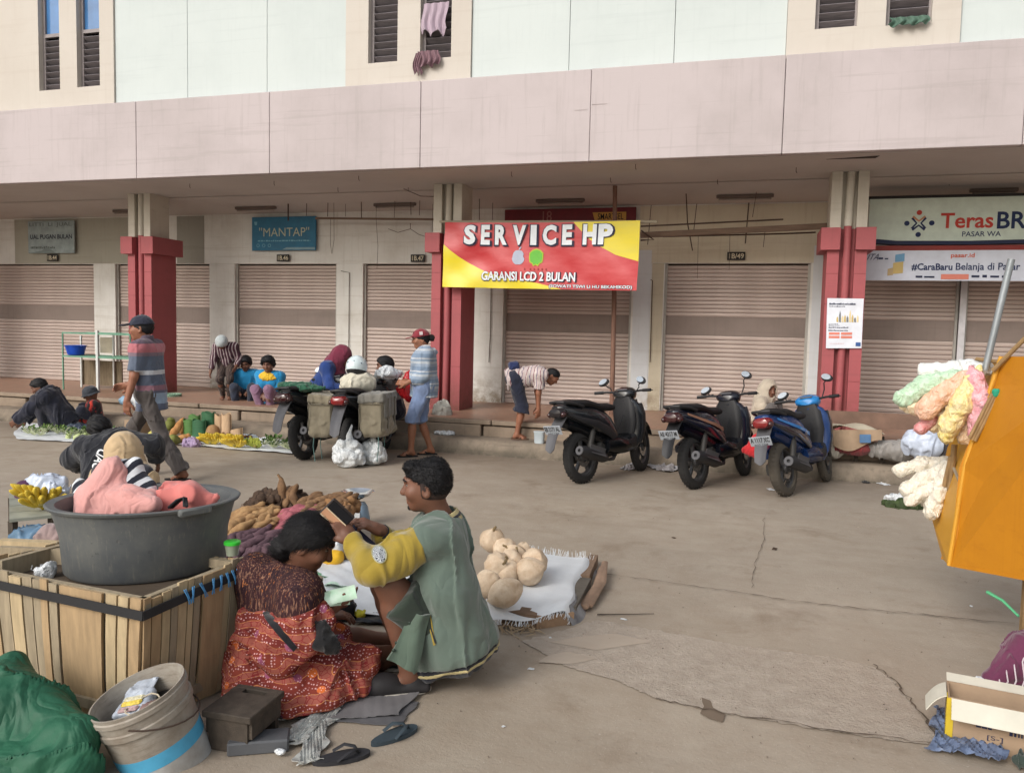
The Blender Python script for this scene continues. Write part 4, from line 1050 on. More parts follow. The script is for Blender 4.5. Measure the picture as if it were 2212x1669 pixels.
def cap(J,root,m,big=1.0,visor=True,m2=None):
 s=J['s']*big;*_,hf,hu,hl=axes(J);c=J['head'];M=Matrix((hf,hl,hu)).transposed();S=SDF()
 S.el(c+hu*.022*s-hf*.006*s,V(.119,.099,.112)*s,M,k=.01,clip=(c+hu*.030*s,-hu-hf*.08))
 o=S.build('cap',m,root,.006,disp=folds(.002,30,4))
 if visor:
  S=SDF();S.el(c+hu*.036*s+hf*.125*s,V(.085,.075,.030)*s,M,k=.01,clip=[(c+hu*.040*s,-hu-hf*.0)])
  S.el(c+hu*.018*s+hf*.125*s,V(.10,.085,.040)*s,M,k=.004,sub=True)
  S2=SDF();S2 .bx(c+hu*.034*s+hf*.140*s,V(.06,.062,.006)*s,M@Matrix.Rotation(R(10),3,'Y'),rd=.005*s);S2 .build('visor',m2 or m,root,.005)
 b=MB();b.ell(c+hu*.136*s-hf*.006*s,V(.01,.01,.006)*s,8,6,M);b.build('button',m,root,smooth='all')
 return o
def hijab(J,root,m,big=1.0,drape=.26,fwd=.05,shd=1,r=1.0,name='headscarf',seed=3,fold=.006,front=None,cell=.008,low=.0):
 s=J['s']*big;t,l,f,hf,hu,hl=axes(J);c=J['head'];M=Matrix((hf,hl,hu)).transposed();S=SDF()
 S.el(c+hu*.012*s-hf*.010*s,V(.122,.102,.122)*s*r,M,k=.03)
 S.rc(c-hu*.03*s-hf*.012*s,J['neck']-t*.02*s,.098*s*r,.105*s*r,k=.04)
 z=V(0,0,1);dn=-(t*.6+z*.4)
 S.rc(J['neck'],J['neck']+dn*drape*s+f*fwd*s,.11*s*r,.155*s*r,k=.06)
 for sg in('LR' if shd else ''):S.rc(J['neck'],J['sh'+sg].lerp(J['el'+sg],.18),.09*s*r,.085*s*r,k=.05)
 S.el(c+hf*.115*s-hu*.012*s,V(.085,.060,.082)*s,M,k=.012,sub=True)
 return S.build(name,m,root,cell,disp=folds(fold,14,seed,(1,1,.5)),cut=[(J['neck']+dn*(drape+low)*s,dn)])
def person(label,loc,group=None):
 return thing('person',label,'person',loc,0,group)
o=G(327,1034);o.z=0
r1=person('man in dark cap and striped polo shirt walking left past the red column',o)
J=pose(V(0,0,0),R(194),1.0,pel=(0,0,.895),neck=(.03,0,1.37),head=(.085,0,1.51),wl=(.11,.27,.75),wr=(.30,-.14,.93),al=(-.36,.09,.10),ar=(.26,-.09,.085),fdl=(1,.1,-.25),knh=((1,.1,.2),(1,-.1,.2)),face=(1,.12,-.02),elh=((-1,.3,-.4),(-.6,-.6,-.6)),hdl=((.05,-.05,-1),(-.2,-1,0)),hdr=((1,.1,-.2),(0,1,-.6)))
body(J,r1,'a',.0075)
WS=lambda*z:[(z_*.6,c)for z_,c in z]
polo=m_stripes('striped_polo_knit',[(0,srgb(96,104,124)),(.45*.77,srgb(150,168,190)),(.45*.87,srgb(98,98,116)),(.45*.895,srgb(138,100,112)),(.45*.95,srgb(92,100,118)),(.45*1.055,srgb(206,208,214)),(.45*1.10,srgb(96,106,124)),(.45*1.235,srgb(132,112,124)),(.45*1.275,srgb(182,112,120)),(.45*1.355,srgb(100,84,98))],2,.45,fuzz=0,wob=.012)
shirt(J,r1,polo,sleeve=.42,hem=.20,inf=.022,fold=.006,sl_inf=.026,fat=.96)
S=SDF();t_,l_,f_,hf_,hu_,hl_=axes(J);S.rc(J['neck']-t_*.01,J['neck']+t_*.045,.072,.066,k=.01);S.rc(J['neck']-t_*.02,J['neck']+t_*.1,.055,.056,k=.004,sub=True);S.build('collar',cloth('polo_collar',srgb(92,80,94)),r1,.006)
trousers(J,r1,cloth('charcoal_trousers',srgb(84,78,76),var=.22),1.0,.010,flare=.036,fold=.008)
hair(J,r1,thick=.008,low=.06);cap(J,r1,cloth('navy_black_cap',srgb(38,42,58)));eyes(J,r1);sandals(J,r1,mat('black_rubber',srgb(34,33,34),.8))
o=G(108,932);o.z=0
r=person('man in dark navy hooded jacket crouching over vegetables at far left',o)
J=pose(V(0,0,0),R(208),.95,pel=(-.17,0,.22),neck=(.03,0,.58),head=(.13,0,.665),up=(.45,0,.9),face=(.85,0,-.5),wl=(.42,.12,.16),wr=(.40,-.10,.14),al=(.02,.15,.08),ar=(.02,-.15,.08),knh=((1,.3,1),(1,-.3,1)))
body(J,r,'b',.0085);navy=cloth('dark_navy_fleece',srgb(36,38,52),var=.25)
shirt(J,r,navy,sleeve=.97,hem=.12,inf=.045,fold=.012,fat=1.05,name='jacket');trousers(J,r,cloth('dark_trousers',srgb(48,48,58)),1.0,.02)
S=SDF();t_,l_,f_,*_=axes(J);S.el(J['neck']-f_*.05+t_*.02,(.09,.10,.07),k=.03);S.build('hood',navy,r,.009,disp=folds(.01,20,5))
hair(J,r,thick=.012);eyes(J,r)
o=G(205,926);o.z=0
r=person('child in dark bucket hat and red black shirt seated among the sacks',o)
J=pose(V(0,0,0),R(222),.78,pel=(-.02,0,.14),neck=(.02,0,.50),head=(.06,0,.645),wl=(.28,.12,.22),wr=(.28,-.12,.22),al=(.42,.14,.08),ar=(.42,-.14,.08),knh=((.4,.8,1),(.4,-.8,1)),face=(1,.1,-.3))
body(J,r,'b',.0085,big=1.1);shirt(J,r,m_stripes('red_black_jersey',[(0,srgb(36,34,38)),(.5,srgb(190,62,50)),(.8,srgb(140,40,38))],0,9,0,.3,rep=True),sleeve=.9,hem=.08,inf=.02);trousers(J,r,navy,1.0,.02)
*_,hf_,hu_,hl_=axes(J);c=J['head'];M=Matrix((hf_,hl_,hu_)).transposed();S=SDF()
S.el(c+hu_*.03,(.098,.088,.088),M,k=.02,clip=(c+hu_*.015,-hu_));S.rc(c+hu_*.02,c-hu_*.012,.105,.135,k=.02,clip=(c-hu_*.005,-hu_));S.build('bucket_hat',cloth('charcoal_felt',srgb(54,58,66)),r,.007,disp=folds(.004,22,3));eyes(J,r,1.1,False)
o=G(238,1078);o.z=0
r=person('person in black sweatshirt with white back lettering bending away behind the beige headscarf',o)
J=pose(V(0,0,0),R(112),.88,pel=(-.08,0,.18),neck=(.14,.10,.60),head=(.24,.20,.68),up=(.5,.3,.8),face=(.8,.45,-.4),wl=(.40,.34,.22),wr=(.30,-.36,.34),al=(.25,.18,.08),ar=(.25,-.18,.08),knh=((1,.4,1),(1,-.4,1)),shw=.19,elh=((-.3,.9,.2),(-.3,-1,.3)))
body(J,r,'b',.0085);black=cloth('black_sweatshirt',srgb(31,33,41),var=.3);shirt(J,r,black,sleeve=.97,hem=.12,inf=.045,fold=.012,fat=1.2,name='sweatshirt')
trousers(J,r,navy,1.0,.02);hair(J,r,thick=.03,line=(.75,.66),lump=.014,f=45)
t_,l_,f_,*_=axes(J)
def on_back(u,v):
 p=J['pel'].lerp(J['neck'],.42+.42*u)+l_*(.11+.09*v)-f_*(.165-.75*max(0,(.11+.09*v)-.05)**1.5);return p
r_oad=r
o=G(268,1152);o.z=0
r=person('person in beige headscarf seated with back to camera behind the grey basin',o)
J=pose(V(0,0,0),R(100),.88,pel=(-.05,0,.14),neck=(0,0,.56),head=(.03,0,.69),wl=(.3,.2,.3),wr=(.3,-.2,.3),al=(.5,.16,.08),ar=(.5,-.16,.08),knh=((.3,.9,.8),(.3,-.9,.8)))
body(J,r,'a',.009);shirt(J,r,cloth('dark_blouse',srgb(44,44,54)),sleeve=.97,hem=.1,inf=.03);trousers(J,r,cloth('dark_skirt_cloth',srgb(48,44,50)),1.0,.03)
hijab(J,r,cloth('beige_scarf_cloth',srgb(198,172,136),var=.12),1.1,drape=.2,r=1.22,fold=.008)
o=G(489,863,ZF)
r=person('person in pale cap, dark striped blouse and patterned trousers stooping by the white pier',o)
J=pose(V(0,0,0),R(-62),.74,pel=(-.06,0,.80),neck=(.08,.0,1.16),head=(.19,-.06,1.20),up=(.8,0,.6),face=(.6,0,-.8),wl=(.2,.22,.70),wr=(.12,-.30,.55),al=(0,.06,.08),ar=(-.03,-.07,.08),knh=((1,.1,.2),(1,-.1,.2)))
body(J,r,'b',.008);shirt(J,r,m_stripes('plum_striped_blouse',[(0,srgb(74,46,58)),(.58,srgb(188,176,176)),(.85,srgb(96,62,72))],0,26,0,.03,rep=True),sleeve=.92,hem=.12,inf=.018,fat=.85)
trousers(J,r,m_stripes('patterned_leggings',[(0,srgb(58,48,46)),(.6,srgb(104,86,78)),(.8,srgb(70,58,54))],0,30,0,.2,rep=True),1.0,.012)
S=SDF();*_,hf_,hu_,hl_=axes(J);M=Matrix((hf_,hl_,hu_)).transposed();S.el(J['head']+hu_*.015,(.105,.095,.105),M,k=.02,clip=(J['head']-hu_*.03+hf_*.02,hf_*.5-hu_*.85));S.build('cap',cloth('pale_grey_cap',srgb(176,184,186)),r,.006)
M_BLUE=cloth('bright_blue_jersey',srgb(34,134,186));M_YEL=cloth('yellow_trim_jersey',srgb(222,180,50))
o=G(531,892,ZK)
r=person('child in bright blue shirt seated on the step, left of the pair',o)
J=pose(V(0,0,0),R(-66),.84,pel=(-.12,0,.36),neck=(-.06,0,.78),head=(.0,.0,.925),wl=(.16,.12,.40),wr=(.16,-.12,.40),al=(.22,.12,.08),ar=(.22,-.12,.08),knh=((1,.2,.8),(1,-.2,.8)),face=(1,-.05,-.35))
body(J,r,'b',.008,big=1.1);shirt(J,r,M_BLUE,sleeve=.85,hem=.1,inf=.022);trousers(J,r,cloth('dark_blue_shorts',srgb(40,46,62)),.9,.02);hair(J,r,1.1,thick=.022,lump=.008);eyes(J,r,1.1)
o=G(578,902,ZK)
r=person('woman in blue shirt with yellow yoke and mauve trousers seated on the step',o)
J=pose(V(0,0,0),R(-80),.9,pel=(-.17,-.02,.33),neck=(-.08,0,.74),head=(-.02,.0,.885),wl=(.17,.05,.40),wr=(.19,.02,.38),al=(.10,.10,.08),ar=(.14,-.02,.08),knh=((1,.1,.8),(1,-.1,.8)),face=(1,.1,-.2),hdl=((.3,-.8,-.3),(-.6,0,-.6)),hdr=((.3,.8,-.3),(-.6,0,-.6)))
body(J,r,'b',.0075,big=1.05)
t_,l_,f_,*_=axes(J)
shirt(J,r,M_BLUE,sleeve=.46,hem=.12,inf=.026,fem=.005)
S=SDF();S.el(J['neck']-t_*.045+f_*.03,(.135,.155,.075),Matrix((f_,l_,t_)).transposed());S.rc(J['neck']-t_*.01,J['neck']+t_*.1,.058,.07,k=.006,sub=True);S.build('yellow_yoke',M_YEL,r,.007,disp=folds(.008,24,4))
trousers(J,r,cloth('mauve_trousers',srgb(136,104,128)),.9,.02);hair(J,r,1.05,thick=.03,lump=.012);eyes(J,r,1.05)
o=G(705,935,ZK)
r=person('woman in maroon headscarf and royal blue jacket leaning over behind the motorbikes',o)
J=pose(V(0,0,0),R(8),.98,pel=(-.12,0,.55),neck=(.10,0,.92),head=(.20,0,1.02),up=(.5,0,.85),face=(.85,-.05,-.45),wl=(.42,.15,.62),wr=(.38,-.18,.60),al=(.12,.12,.08),ar=(.12,-.12,.08),knh=((1,.1,.6),(1,-.1,.6)))
body(J,r,'a',.009);shirt(J,r,cloth('royal_blue_jacket',srgb(36,62,122),var=.25),sleeve=.97,hem=.2,inf=.026,fold=.006,name='jacket');trousers(J,r,cloth('dark_skirt_cloth',srgb(48,44,50)),1.0,.03)
hijab(J,r,cloth('maroon_scarf_cloth',srgb(112,40,62),var=.2),1.0,drape=.34,fwd=.15,shd=0,r=1.16,fold=.006)
o=G(838,938,ZK)
r=person('dark haired person seated behind the white helmet, only the head showing',o)
J=pose(V(0,0,0),R(205),.95,pel=(-.1,0,.36),neck=(0,0,.80),head=(.05,0,.945),al=(.3,.12,.08),ar=(.3,-.12,.08),wl=(.25,.1,.4),wr=(.25,-.1,.4),knh=((1,.1,.6),(1,-.1,.6)),face=(1,0,-.15))
body(J,r,'b',.009);shirt(J,r,cloth('grey_tee',srgb(120,118,120)),hem=.1);trousers(J,r,navy,1.0,.02);hair(J,r,thick=.02);eyes(J,r)
o=G(914,984);o.z=0
r=person('woman in maroon cap, pale striped hoodie and denim shorts standing by the red column',o)
J=pose(V(0,0,0),R(205),.945,pel=(.0,0,.94),neck=(-.01,0,1.38),head=(.05,0,1.52),wl=(.24,.10,.95),wr=(.22,-.10,.97),al=(.16,.09,.085),ar=(-.10,-.09,.085),knh=((1,.1,.2),(1,-.1,.2)),face=(1,.05,-.12),elh=((-1,.5,-.4),(-1,-.5,-.4)),hdl=((.8,-.4,.1),(0,-.8,-.3)))
body(J,r,'c',.0075,fat=1.05)
hoodie=m_stripes('pale_striped_hoodie',[(0,srgb(126,146,170)),(.22,srgb(150,166,186)),(.44,srgb(184,192,200)),(.62,srgb(138,156,178)),(.8,srgb(200,204,208)),(.88,srgb(132,150,174))],2,6.5,0,.02,rep=True)
shirt(J,r,hoodie,sleeve=.78,hem=.16,inf=.032,fat=1.1,fold=.009,fem=.01,name='hoodie',belly=.10)
S=SDF();t_,l_,f_,*_=axes(J);S.el(J['neck']-f_*.07-t_*.035,(.07,.095,.065),k=.03);S.rc(J['neck']+l_*.07,J['neck']-l_*.07-f_*.04,.035,k=.03);S.build('hood',hoodie,r,.008,disp=folds(.008,22,5))
trousers(J,r,cloth('washed_denim',srgb(122,140,176),var=.25),.56,.03,name='shorts',flare=.015,fat=1.1)
hair(J,r,thick=.010);S=SDF();*_,hf_,hu_,hl_=axes(J);S.el(J['head']-hf_*.125-hu_*.0,(.045,.045,.042),k=.02);S.build('hair_bun',M_HAIR,r,.006,disp=folds(.004,60,2))
cap(J,r,cloth('maroon_cap',srgb(134,44,56)));eyes(J,r);sandals(J,r,mat('black_rubber',srgb(34,33,34),.8))
b=MB();p=J['head']+hl_*.092+hu_*.07-hf_*.0;b.add([p+hf_*x_+hu_*y_+hl_*.006 for x_,y_ in((-.022,-.02),(.018,-.022),(.02,.018),(-.02,.02))],[(0,1,2,3)]);b.build('cap_badge',flat_mat('badge_white',srgb(214,200,200)),r)
o=G(1118,948,ZK)
r=person('man in striped shirt and navy shorts bending down on the kerb',o)
J=pose(V(0,0,0),R(22),.85,pel=(-.03,0,.92),neck=(.36,0,1.0),head=(.50,0,.96),up=(.75,0,-.05),face=(.45,-.1,-.9),wl=(.32,.14,.46),wr=(.29,-.10,.40),al=(.0,.07,.085),ar=(-.02,-.07,.085),knh=((1,.1,.2),(1,-.1,.2)),elh=((-1,.5,.2),(-1,-.5,.2)),hdr=((0,.1,-1),(-.4,1,0)),hdl=((0,-.1,-1),(-.4,-1,0)))
J['up']=V(math.cos(R(22)),math.sin(R(22)),.5).normalized();J['face']=(V(math.cos(R(16)),math.sin(R(16)),0)*.75+V(0,0,-.66)).normalized()
body(J,r,'a',.0075)
shirt(J,r,m_stripes('loose_stripe_shirt',[(0,srgb(196,182,180)),(.34,srgb(128,84,92)),(.46,srgb(206,194,190)),(.76,srgb(112,104,128)),(.86,srgb(196,176,172))],0,11,0,.10,rep=True),sleeve=.40,hem=.14,inf=.030,fold=.008)
trousers(J,r,cloth('navy_shorts',srgb(32,36,54)),.60,.03,name='shorts',flare=.05);hair(J,r,thick=.006,low=.05);eyes(J,r);sandals(J,r,mat('brown_rubber',srgb(96,72,58),.8))
S=SDF();t_,l_,f_,*_=axes(J);S.bx(J['pel']-f_*.16-t_*.01,(.07,.10,.055),Matrix((t_,l_,f_)).transposed(),rd=.04);S.build('waist_bag',cloth('navy_nylon',srgb(36,46,84)),r,.007,disp=folds(.005,18,4))
o=G(1650,940,ZK)
r=person('small person in pale beige hood seated behind the blue motorbike',o)
J=pose(V(0,0,0),R(-10),.92,pel=(-.1,0,.16),neck=(-.02,0,.56),head=(.03,0,.69),wl=(.2,.1,.3),wr=(.2,-.1,.3),al=(.3,.12,.08),ar=(.3,-.12,.08),knh=((.6,.5,1),(.6,-.5,1)),face=(.78,-.62,.0))
body(J,r,'b',.0085,big=1.15);hijab(J,r,cloth('pale_beige_hood',srgb(186,176,160)),1.16,drape=.30,r=1.12,name='hood');shirt(J,r,cloth('pale_beige_hood',srgb(186,176,160)),sleeve=.95,hem=.1,inf=.03);trousers(J,r,cloth('grey_trousers',srgb(96,92,92)),1,.02);eyes(J,r,1.12)
from mathutils.bvhtree import BVHTree
def PD(px,py,base,ed,dd):
 """point seen at a photo position, dd metres behind the upright plane through base"""
 r=_ray(px,py);c=V(0,0,CAMZ);t=((base-c).dot(ed)+dd)/r.dot(ed);return c+r*t
def on_mesh(o,px,py,off=.0):
 M=o.matrix_world;p=o
 loc=V(0,0,0)
 while p is not None:loc=loc+p.location;p=p.parent
 bv=_BV.get(o.name)
 if bv is None:
  bv=_BV[o.name]=BVHTree.FromPolygons([tuple(v.co)for v in o.data.vertices],[tuple(f.vertices)for f in o.data.polygons])
 d=_ray(px,py).normalized();h=bv.ray_cast(V(0,0,CAMZ)-loc,d)
 if h[0]is None:return None
 return h[0]-d*off
_BV={}
def decal(o,fn,nu,nv,m,parent,name,off=.004,th=None):
 """thin patch lying on a surface: fn(u,v) -> photo position"""
 b=MB();W=nv+1;ok=True;last=None
 for i in range(nu+1):
  for j in range(nv+1):
   p=on_mesh(o,*fn(i/nu,j/nv),off)
   if p is None:p=last if last is not None else V(0,0,0)
   last=p;b.v.append(tuple(p))
 for i in range(nu):
  for j in range(nv):b.f.append((i*W+j,(i+1)*W+j,(i+1)*W+j+1,i*W+j+1))
 return b.build(name,m,parent,smooth='all',fix=False)
_o=bpy.data.objects
sw=[c for c in r_oad.children if c.name.startswith('sweatshirt')][0]
def _let(u,v):
 p=on_mesh(sw,196+30*u*.55+20*v,1012-46*u+10*v,.006);return p if p is not None else V(0,0,.2)
lettering('OAD',_let,flat_mat('white_ink',srgb(232,234,236)),r_oad,0,1,0,1,offset=.02)
root=G(930,1472);root.z=0;ed=V(root.x,root.y,0).normalized();er=V(ed.y,-ed.x,0);Z=V(0,0,1)
man=person('young man squatting in grey green varsity jacket with mustard sleeves, holding a wallet',root)
Q=lambda px,py,dd=0.:PD(px,py,root,ed,dd)-root
J={'s':1.0,'pel':Q(998,1385,.05),'neck':Q(957,1122,.04),'head':Q(921,1046,.02),'shL':Q(905,1176,-.13),'shR':Q(950,1165,.21),'elL':Q(806,1226,-.20),'waL':Q(757,1166,-.10),'elR':Q(850,1200,.24),'waR':Q(822,1146,.06),'hpL':Q(985,1385,-.05),'hpR':Q(985,1380,.14),'knL':Q(842,1262,-.12),'knR':Q(830,1262,.17),'anL':Q(885,1432,-.10),'anR':Q(868,1412,.15),'ftL':(-er-ed*.15).normalized(),'ftR':(-er+ed*.1).normalized(),'face':(-er+ed*.16-Z*.10).normalized(),'up':(Z-er*.10).normalized()}
J['anL'].z=J['anR'].z=.085
S=SDF();torso(S,J,0,.82,shr=.045)
for sd in 'LR':arm(S,J,sd);leg(S,J,sd,r=(.084,.060,.040));foot(S,J,sd)
S.rc(J['hpL'],J['hpR'],.085,k=.04);headp(S,J,.95)
handp(S,J['waL'],(Q(727,1122,-.08)-J['waL']),(ed*.8-er*.6),1.0,.35,thumb=1,fat=.95)
handp(S,J['waR'],(Q(780,1126,.02)-J['waR']),(-Z*.8+ed*.2-er*.2),1.0,.75,thumb=-1,fat=.95)
mb_=S.build('body',SK['b'],man,.0055)
JK=cloth('sage_green_fleece',srgb(92,107,98),var=.12,scale=3,sheen=.4);YS_=cloth('mustard_fleece',srgb(156,134,48),var=.15,scale=4,sheen=.4)
BLK=cloth('black_rib_knit',srgb(30,32,42));CRM=cloth('cream_rib_knit',srgb(184,170,124))
t_,l_,f_,*_=axes(J)
def jk(S,inf=0):
 q=lambda px,py,dd:Q(px,py,dd)
 for dd in(-.10,.14):
  S.rc(q(950,1175,dd*.8+.02),q(965,1270,dd+.02),.105+inf,.135+inf,k=.06);S.rc(q(965,1270,dd+.02),q(988,1385,dd*1.05+.03),.135+inf,.165+inf,k=.06)
 S.rc(J['neck']-t_*.03,J['shL']-er*-.03,.075+inf,.082+inf,k=.06);S.rc(J['neck']-t_*.03,J['shR'],.07+inf,.08+inf,k=.06);S.rc(q(955,1170,.20),q(978,1300,.17),.105+inf,.13+inf,k=.06)
 S.rc(q(945,1140,.03),q(955,1190,.03),.095+inf,.12+inf,k=.05)
 S.rc(q(932,1360,-.10),q(930,1440,-.09),.10+inf,.08+inf,k=.06)
 S.rc(q(985,1390,.03),q(978,1455,.02),.185+inf,.10+inf,k=.06)
nh=(er*.30-Z*.954).normalized();h0=Q(985,1432,-.16)
_jf=folds(.011,8,12,(1,1,.7))
pleat=lambda q_:_jf(q_)+.006*np.sin((q_@np.array(er*62+ed*55,np.float32)))*np.clip((.32-q_[:,2])/.25,0,1)
creases=lambda q_:.010*np.sin((q_@np.array(er*16+Z*24,np.float32))+2.2*noise3(q_,8,5,2))*np.clip((q_[:,2]-.30)/.2,0,1)
S=SDF();jk(S);S.rc(J['neck']+t_*.0,J['neck']+t_*.12,.066,.075,k=.006,sub=True)
jacket=S.build('jacket',JK,man,.0075,disp=lambda q_:pleat(q_)+creases(q_),cut=[(h0,nh)])
for nm,m_,a0,a1,inf in(('hem_rib',BLK,.0,.062,-.008),('hem_stripe',CRM,.018,.034,-.003)):
 S=SDF();jk(S,inf);S.build(nm,m_,man,.0065,disp=pleat,cut=[(h0+nh*a1,nh),(h0+nh*a0,-nh)])
fq=[Q(836,1424,-.235),Q(897,1450,-.225),Q(930,1328,-.205),Q(892,1322,-.195)]
b=MB();b.sheet(lambda u,v:(fq[0].lerp(fq[1],u)).lerp(fq[3].lerp(fq[2],u),v)+ed*(.012*math.sin(u*6+v*2)-.007*math.sin(PI*u))+er*.004*math.sin(v*6),12,14,.012);fp_=b.build('front_flap',cloth('dull_green_lining',srgb(84,100,88)),man,smooth=True)
for px,py in((856,1388),(850,1404),(884,1345)):
 p=on_mesh(fp_,px,py,.003)
 if p is not None:b=MB();b.ell(p,(.008,.004,.008),8,6);b.build('snap_button',mat('dark_snap',srgb(40,54,46),.4),man,smooth='all')
S=SDF()
S.rc(J['shL']+er*.01,J['shL'].lerp(J['elL'],.5)-Z*.010,.082,.084,k=.05);S.rc(J['shL'].lerp(J['elL'],.5)-Z*.010,J['elL']-Z*.008,.084,.064,k=.05);S.rc(J['elL']-Z*.008,J['elL'].lerp(J['waL'],.80),.066,.048,k=.03)
slv=S.build('sleeve',YS_,man,.006,disp=lambda q_:.007*np.sin(np.linalg.norm(q_-np.array(J['elL'],np.float32),axis=-1)*62+1.5*noise3(q_,5,9,2))*np.clip(.25-np.linalg.norm(q_-np.array(J['elL'],np.float32),axis=-1),0,.2)*5+_jf(q_)*.8,cut=[(J['shL']+er*.03,er*.9+Z*.12-ed*.1)])
S=SDF();S.rc(J['shR'],J['elR'],.085,.072,k=.05);S.rc(J['elR'],J['elR'].lerp(J['waR'],.85),.070,.052,k=.03);S.build('sleeve',YS_,man,.007,disp=folds(.006,12,5))
for w_,e_ in((J['waL'],J['elL']),(J['waR'],J['elR'])):
 for nm,m_,u0,u1,rr in(('cuff',BLK,.83,.99,.042),('cuff_stripe',CRM,.88,.92,.0445)):
  d=(w_-e_).normalized();S=SDF();a,c=e_.lerp(w_,u0),e_.lerp(w_,u1);S.rc(a,c,rr,rr*.9,clip=[(c,d),(a,-d)]);S.build(nm,m_,man,.005)
for nm,m_,k0,k1,rr in(('collar',CRM,-.022,.030,.073),('collar_stripe',BLK,-.002,.012,.0765)):
 d=(t_*.9-er*.25).normalized();c=J['neck']+er*.012;S=SDF();S.rc(c+d*(k0-.02),c+d*(k1+.02),rr+.004,rr-.006,clip=[(c+d*k1,d),(c+d*k0,-d)]);S.rc(c-d*.1,c+d*.15,rr-.012,k=.003,sub=True);S.build(nm,m_,man,.005)
zeb=m_stripes('badge_weave',[(0,srgb(40,44,60)),(.5,srgb(206,212,216))],2,90,0,.9,rep=True)
decal(slv,lambda u,v:(819+14*v*math.cos(2*PI*u)+3*v*math.sin(2*PI*u),1196+18*v*math.sin(2*PI*u)),24,4,zeb,man,'arm_badge',.005)
decal(slv,lambda u,v:(819+(14+2.5*v)*math.cos(2*PI*u)+3*math.sin(2*PI*u),1196+(18+2.5*v)*math.sin(2*PI*u)),24,1,cloth('badge_border',srgb(160,160,130)),man,'badge_border',.006)
decal(jacket,lambda u,v:(921+15*u+9*v-4*u*v,1328+66*u-2*v),10,2,YS_,man,'pocket_trim',.004)
decal(jacket,lambda u,v:(926+13*u+3*v,1345+44*u),8,1,BLK,man,'pocket_slit',.007)
S=SDF()
for sd in 'LR':leg(S,J,sd,.40,.022,flare=.012)
S.rc(Q(985,1380,-.05),Q(858,1285,-.125),.110,.100,k=.03,clip=(Q(868,1288,-.125),J['knL']-J['hpL']));S.rc(J['hpL'],J['hpR'],.11,k=.04);S.build('shorts',cloth('dark_green_shorts',srgb(44,54,46)),man,.008,disp=folds(.006,12,7))
S=SDF();*_,hf_,hu_,hl_=axes(J);c=J['head'];M=Matrix((hf_,hl_,hu_)).transposed()
S.el(c+hu_*.024-hf_*.008,(.100,.081,.090),M,k=.012,clip=[(c+hu_*.012-hf_*.0,hf_*.42-hu_*.9),(c+hf_*.082,hf_)])
S.el(c+hu_*.020-hf_*.045,(.070,.083,.10),M,k=.02,clip=[(c-hu_*.035,-hu_)])
S.el(c+hf_*.056+hu_*.086,(.040,.056,.022),M,k=.02)
hm=S.build('hair',M_HAIR,man,.0055,disp=lambda q_:.003*noise3(q_,3,75,2));strands(hm,man,5200,.016,None,.6,.0011,3)
S=SDF();S.el(c+hu_*.004-hf_*.010,(.1015,.0815,.098),M,k=.01,clip=[(c+hf_*.015,hf_),(c-hu_*.075,-hu_)]);S.build('hair_fade',mat('short_fade_hair',srgb(58,44,40),.7,var=.5,scale=60,bscale=200),man,.0055)
eyes(J,man,.95);S=SDF();S.el(c+hf_*.082-hu_*.098,(.012,.016,.014),M);S.build('goatee',M_HAIR,man,.004)
for sd in 'LR':
 a,fd=J['an'+sd],J['ft'+sd];sv=Z.cross(fd);S=SDF();c=V(a.x,a.y,0)+fd*.055
 S.el(c-fd*.075+Z*.045,(.055,.045,.048),Matrix((fd,sv,Z)).transposed(),k=.02);S.bx(c+Z*.030,(.145,.050,.022),Matrix((fd,sv,Z)).transposed(),rd=.02);S.el(c+fd*.06+Z*.05,(.085,.055,.045),Matrix((fd,sv,Z)).transposed(),k=.02);S.build('shoe',mat('dark_shoe',srgb(40,38,40),.7),man,.006)
 b=MB();b.add([c+fd*(.152*math.cos(k*PI/10))+sv*(.055*math.sin(k*PI/10))+Z*z_ for z_ in(.006,.020)for k in range(20)],[tuple(range(19,-1,-1)),tuple(range(20,40))]+[(k,(k+1)%20,20+(k+1)%20,20+k)for k in range(20)]);b.build('sole',mat('pale_sole',srgb(196,190,180),.7),man)
wp=root+Q(728,1112,-.085);ax=(Q(761,1118,-.06)-Q(727,1086,-.06)).normalized();ay=(Q(694,1105,-.05)-Q(727,1084,-.05));ay=(ay-ax*ay.dot(ax)).normalized();an=ax.cross(ay);an=-an if an.dot(ed)>0 else an
t=thing('wallet','open dark wallet with brown lining held up by the squatting man','wallet',wp);Mx=Matrix((ax,ay,an)).transposed().to_4x4()
b=MB();b.box(-.062,.062,-.046,.046,-.008,.004,Mx,ch=.004);b.build('cover',mat('dark_leather',srgb(46,38,36),.5),t)
b=MB();b.box(-.056,.058,.008,.038,.0045,.008,Mx);b.build('lining',mat('tan_leather',srgb(186,140,108),.6),t)
b=MB();b.box(-.054,.058,-.038,.000,.0045,.010,Mx);b.build('phone_screen',mat('black_screen',srgb(18,20,26),.12,bump=0),t)
for k in(.003,.0395):b=MB();b.box(-.056,.058,k,k+.004,.0045,.009,Mx);b.build('stitch_strip',mat('cream_leather',srgb(214,196,166),.6),t)
t=thing('phone','dark phone with pale edge under the squatting man\'s right hand','phone',root+Q(786,1166,-.02));dx=(Q(802,1182,-.02)-Q(768,1152,-.02)).normalized();M2=Matrix((dx,(ed*.8+Z*.6).normalized(),dx.cross((ed*.8+Z*.6).normalized()))).transposed().to_4x4()
b=MB();b.box(-.066,.066,-.034,.034,-.005,.004,M2,ch=.003);b.build('case',mat('navy_phone_case',srgb(34,36,58),.4),t)
b=MB();b.box(-.060,.066,-.038,-.0345,-.006,.005,M2);b.build('edge',mat('pale_phone_edge',srgb(206,208,216),.4),t)
